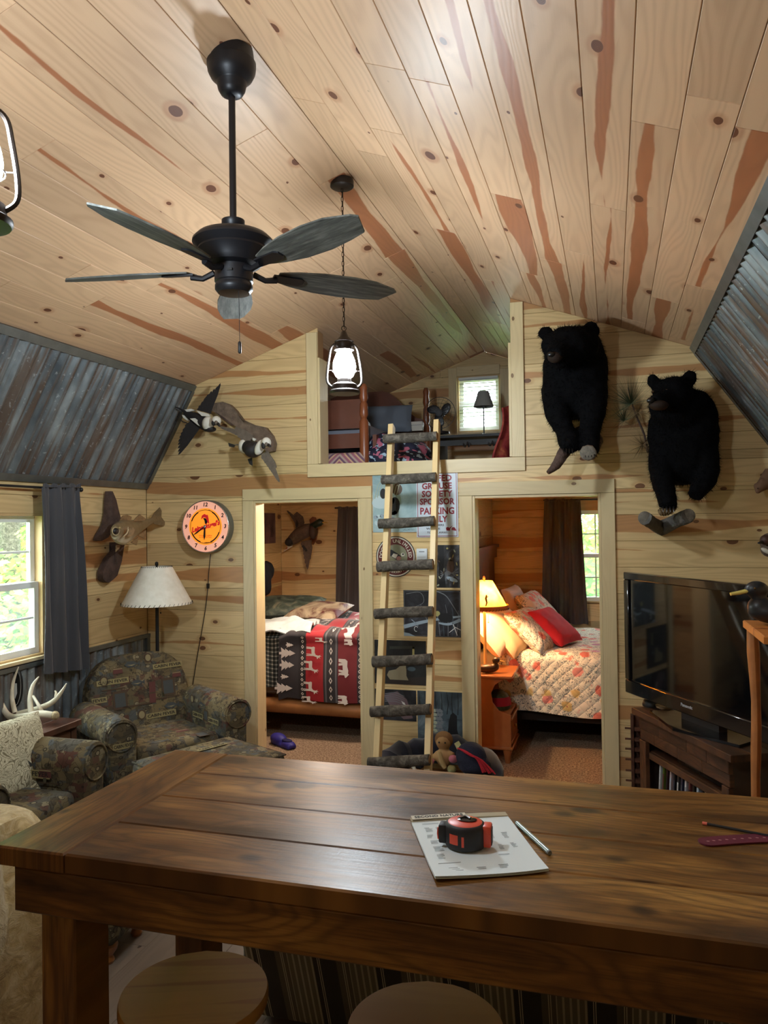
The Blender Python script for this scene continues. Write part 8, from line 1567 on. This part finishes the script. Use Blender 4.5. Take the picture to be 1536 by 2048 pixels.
# pencil and strap at the right edge
a_, b_ = tp(1405, 1650, 0.0045), tp(1600, 1688, 0.0045); PCL = thing('pencil', 'thin black pencil with orange tip at the right table edge', 'pencil', ((a_+b_)/2).to_tuple()[:2]+(TZ+0.0005,)); d_ = (b_-a_).normalized(); m = MB(); m.tube([a_+d_*0.010, b_], 0.0032, 8); m.build('shaft', BLACKM, PCL, world=True); m = MB(); m.tube([a_, a_+d_*0.010], 0.0036, 10); m.build('eraser', plain('coral_eraser', srgb(226, 110, 88), 0.6), PCL, world=True)
STP = thing('leather_strap', 'maroon strap with a row of holes at the right table edge', 'strap', (tp(1500, 1685).x, tp(1500, 1685).y, TZ+0.0005)); cl_ = catmull([tp(1400, 1688, 0.0), tp(1440, 1684), tp(1500, 1680), tp(1560, 1679), tp(1640, 1682)], 8); MRN = plain('maroon_leather', srgb(96, 22, 46), 0.5, var=0.08)
Lp, Rp = [], []; n_ = len(cl_)
for i, p in enumerate(cl_):
    d_ = (cl_[min(i+1, n_-1)]-cl_[max(i-1, 0)]).normalized(); s_ = Vector((-d_.y, d_.x, 0)); w_ = 0.021*min(1.0, math.sqrt(max(0.02, 1-(1-min(1, i/5.0))**2))); Lp.append(p+s_*w_+Vector((0, 0, 0.001))); Rp.append(p-s_*w_+Vector((0, 0, 0.001)))
m = MB(); m.prism(Lp+Rp[::-1], (0, 0, 0.003)); m.build('band', MRN, STP, smooth=False, world=True)
for k in range(14):
    i = 4+k*2
    if i < n_: m = MB(); m.ell(cl_[i]+Vector((0, 0, 0.0042)), (0.0036, 0.0016, 0.0004), seg=10, rings=4); m.build('hole', plain('strap_hole', srgb(190, 140, 140), 0.7) if k == 0 else bpy.data.materials['strap_hole'], STP, world=True)
# ------------------------------------------------------------------ woods outside the windows
GRS = plain('forest_grass', srgb(96, 130, 56), 0.95, var=0.3, vscale=1.5); m = MB(); m.box((-1, 5, -0.75), (70, 70, 0.1)); g_ = m.build('ground_outside', GRS, smooth=False); structure(g_)
BRK = bark()
def leafmat(name, c):
    t = NT(name); df = t.node('ShaderNodeBsdfDiffuse'); tl_ = t.node('ShaderNodeBsdfTranslucent'); mx = t.node('ShaderNodeMixShader'); mx.inputs[0].default_value = 0.5
    df.inputs[0].default_value = c; tl_.inputs[0].default_value = tuple(min(1, q*1.25) for q in c[:3])+(1,); t.l(df.outputs[0], mx.inputs[1]); t.l(tl_.outputs[0], mx.inputs[2]); t.l(mx.outputs[0], t.out.inputs[0]); return t.m
LV = [leafmat('leaf_yellow_green', srgb(206, 220, 120)), leafmat('leaf_green', srgb(150, 194, 96)), leafmat('leaf_deep_green', srgb(116, 166, 92))]
def tree(x, y, h, tr, crown, label, nleaf, seed, z0=-0.7, lean=(0, 0)):
    rnd = random.Random(seed); T_ = thing('tree', label, 'tree', (x, y, z0), group='trees outside the windows'); m = MB(); top = Vector((lean[0], lean[1], h)); m.tube(catmull([(0, 0, 0), (lean[0]*0.3, lean[1]*0.3, h*0.4), top], 5), interp([tr*1.15, tr, tr*0.5], 11), 12); m.build('trunk', BRK, T_)
    br = []
    for k in range(6):
        a = rnd.uniform(0, 2*PI); z = h*rnd.uniform(0.2, 0.8); e = Vector((math.cos(a)*crown*0.8, math.sin(a)*crown*0.8, z+rnd.uniform(0.1, 0.6))); m = MB(); m.tube([(lean[0]*z/h, lean[1]*z/h, z), e*0.5+Vector((0, 0, z*0.5)), e], [tr*0.3, tr*0.2, tr*0.06], 6); m.build('branch', BRK, T_); br.append(e)
    for mi, mt_ in enumerate(LV):
        m = MB()
        for _ in range(nleaf//3):
            c0 = rnd.choice(br)+Vector((rnd.gauss(0, crown*0.42), rnd.gauss(0, crown*0.42), rnd.gauss(0, h*0.22))); d_ = Vector((rnd.uniform(-1, 1), rnd.uniform(-1, 1), rnd.uniform(-0.7, 0.3))).normalized(); s_ = d_.orthogonal().normalized()*0.035; l = 0.11; m.add([c0, c0+d_*l*0.5+s_, c0+d_*l, c0+d_*l*0.5-s_], [(0, 1, 2, 3)])
        o_ = m.build('foliage', mt_, T_, smooth=False); o_['kind'] = 'stuff'
    return T_
# left window looks from the eye towards -X+Y
p_ = PX(20, 1100, -7.2); tree(p_.x, p_.y, 5.0, 0.13, 1.3, 'grey-barked tree trunk outside the left window', 2400, 1)
for k, (d_, dy, s_) in enumerate(((-8.5, -0.6, 11), (-9.0, 1.4, 12), (-10.5, -2.4, 13), (-10.0, 3.4, 14), (-12.5, 0.4, 15))):
    q_ = PX(20, 1100, d_); tree(d_, q_.y+dy, 4.6+0.3*(k % 3), 0.08, 1.5, 'leafy tree in the woods outside the left window', 5400, s_)
for k, (x, y) in enumerate(((-0.6, 10.6), (0.9, 11.2), (-2.2, 11.0), (2.6, 11.6), (0.1, 13.0), (-3.8, 12.0), (-1.6, 13.4))): tree(x, y, 2.3+0.2*(k % 3), 0.07, 1.3, 'young leafy tree in the woods behind the cabin', 4500, 40+k)
def bush(x, y, seed, label, z0=-0.7):
    rnd = random.Random(seed); T_ = thing('bush', label, 'bush', (x, y, z0), group='undergrowth outside the windows')
    for k in range(5): m = MB(); a = rnd.uniform(0, 2*PI); m.tube([(0, 0, 0), (0.3*math.cos(a), 0.3*math.sin(a), 0.9), (0.7*math.cos(a), 0.7*math.sin(a), 1.5)], [0.02, 0.014, 0.005], 5); m.build('stem', BRK, T_)
    for mt_ in LV:
        m = MB()
        for _ in range(900): c0 = Vector((max(-1.2, min(1.2, rnd.gauss(0, 0.75))), max(-1.2, min(1.2, rnd.gauss(0, 0.75))), rnd.uniform(0.1, 2.2))); d_ = Vector((rnd.uniform(-1, 1), rnd.uniform(-1, 1), rnd.uniform(-0.6, 0.4))).normalized(); s_ = d_.orthogonal().normalized()*0.035; m.add([c0, c0+d_*0.06+s_, c0+d_*0.12, c0+d_*0.06-s_], [(0, 1, 2, 3)])
        o_ = m.build('foliage', mt_, T_, smooth=False); o_['kind'] = 'stuff'
for k, (x, y) in enumerate(((-6.6, 6.4), (-7.0, 8.2), (-7.8, 5.2), (-8.0, 9.8), (-9.0, 7.4))): bush(x, y, 70+k, 'leafy undergrowth outside the left window')
for k, (x, y) in enumerate(((-0.2, 10.1), (1.4, 10.2), (-2.2, 10.0), (0.6, 11.6))): bush(x, y, 80+k, 'leafy undergrowth behind the cabin')
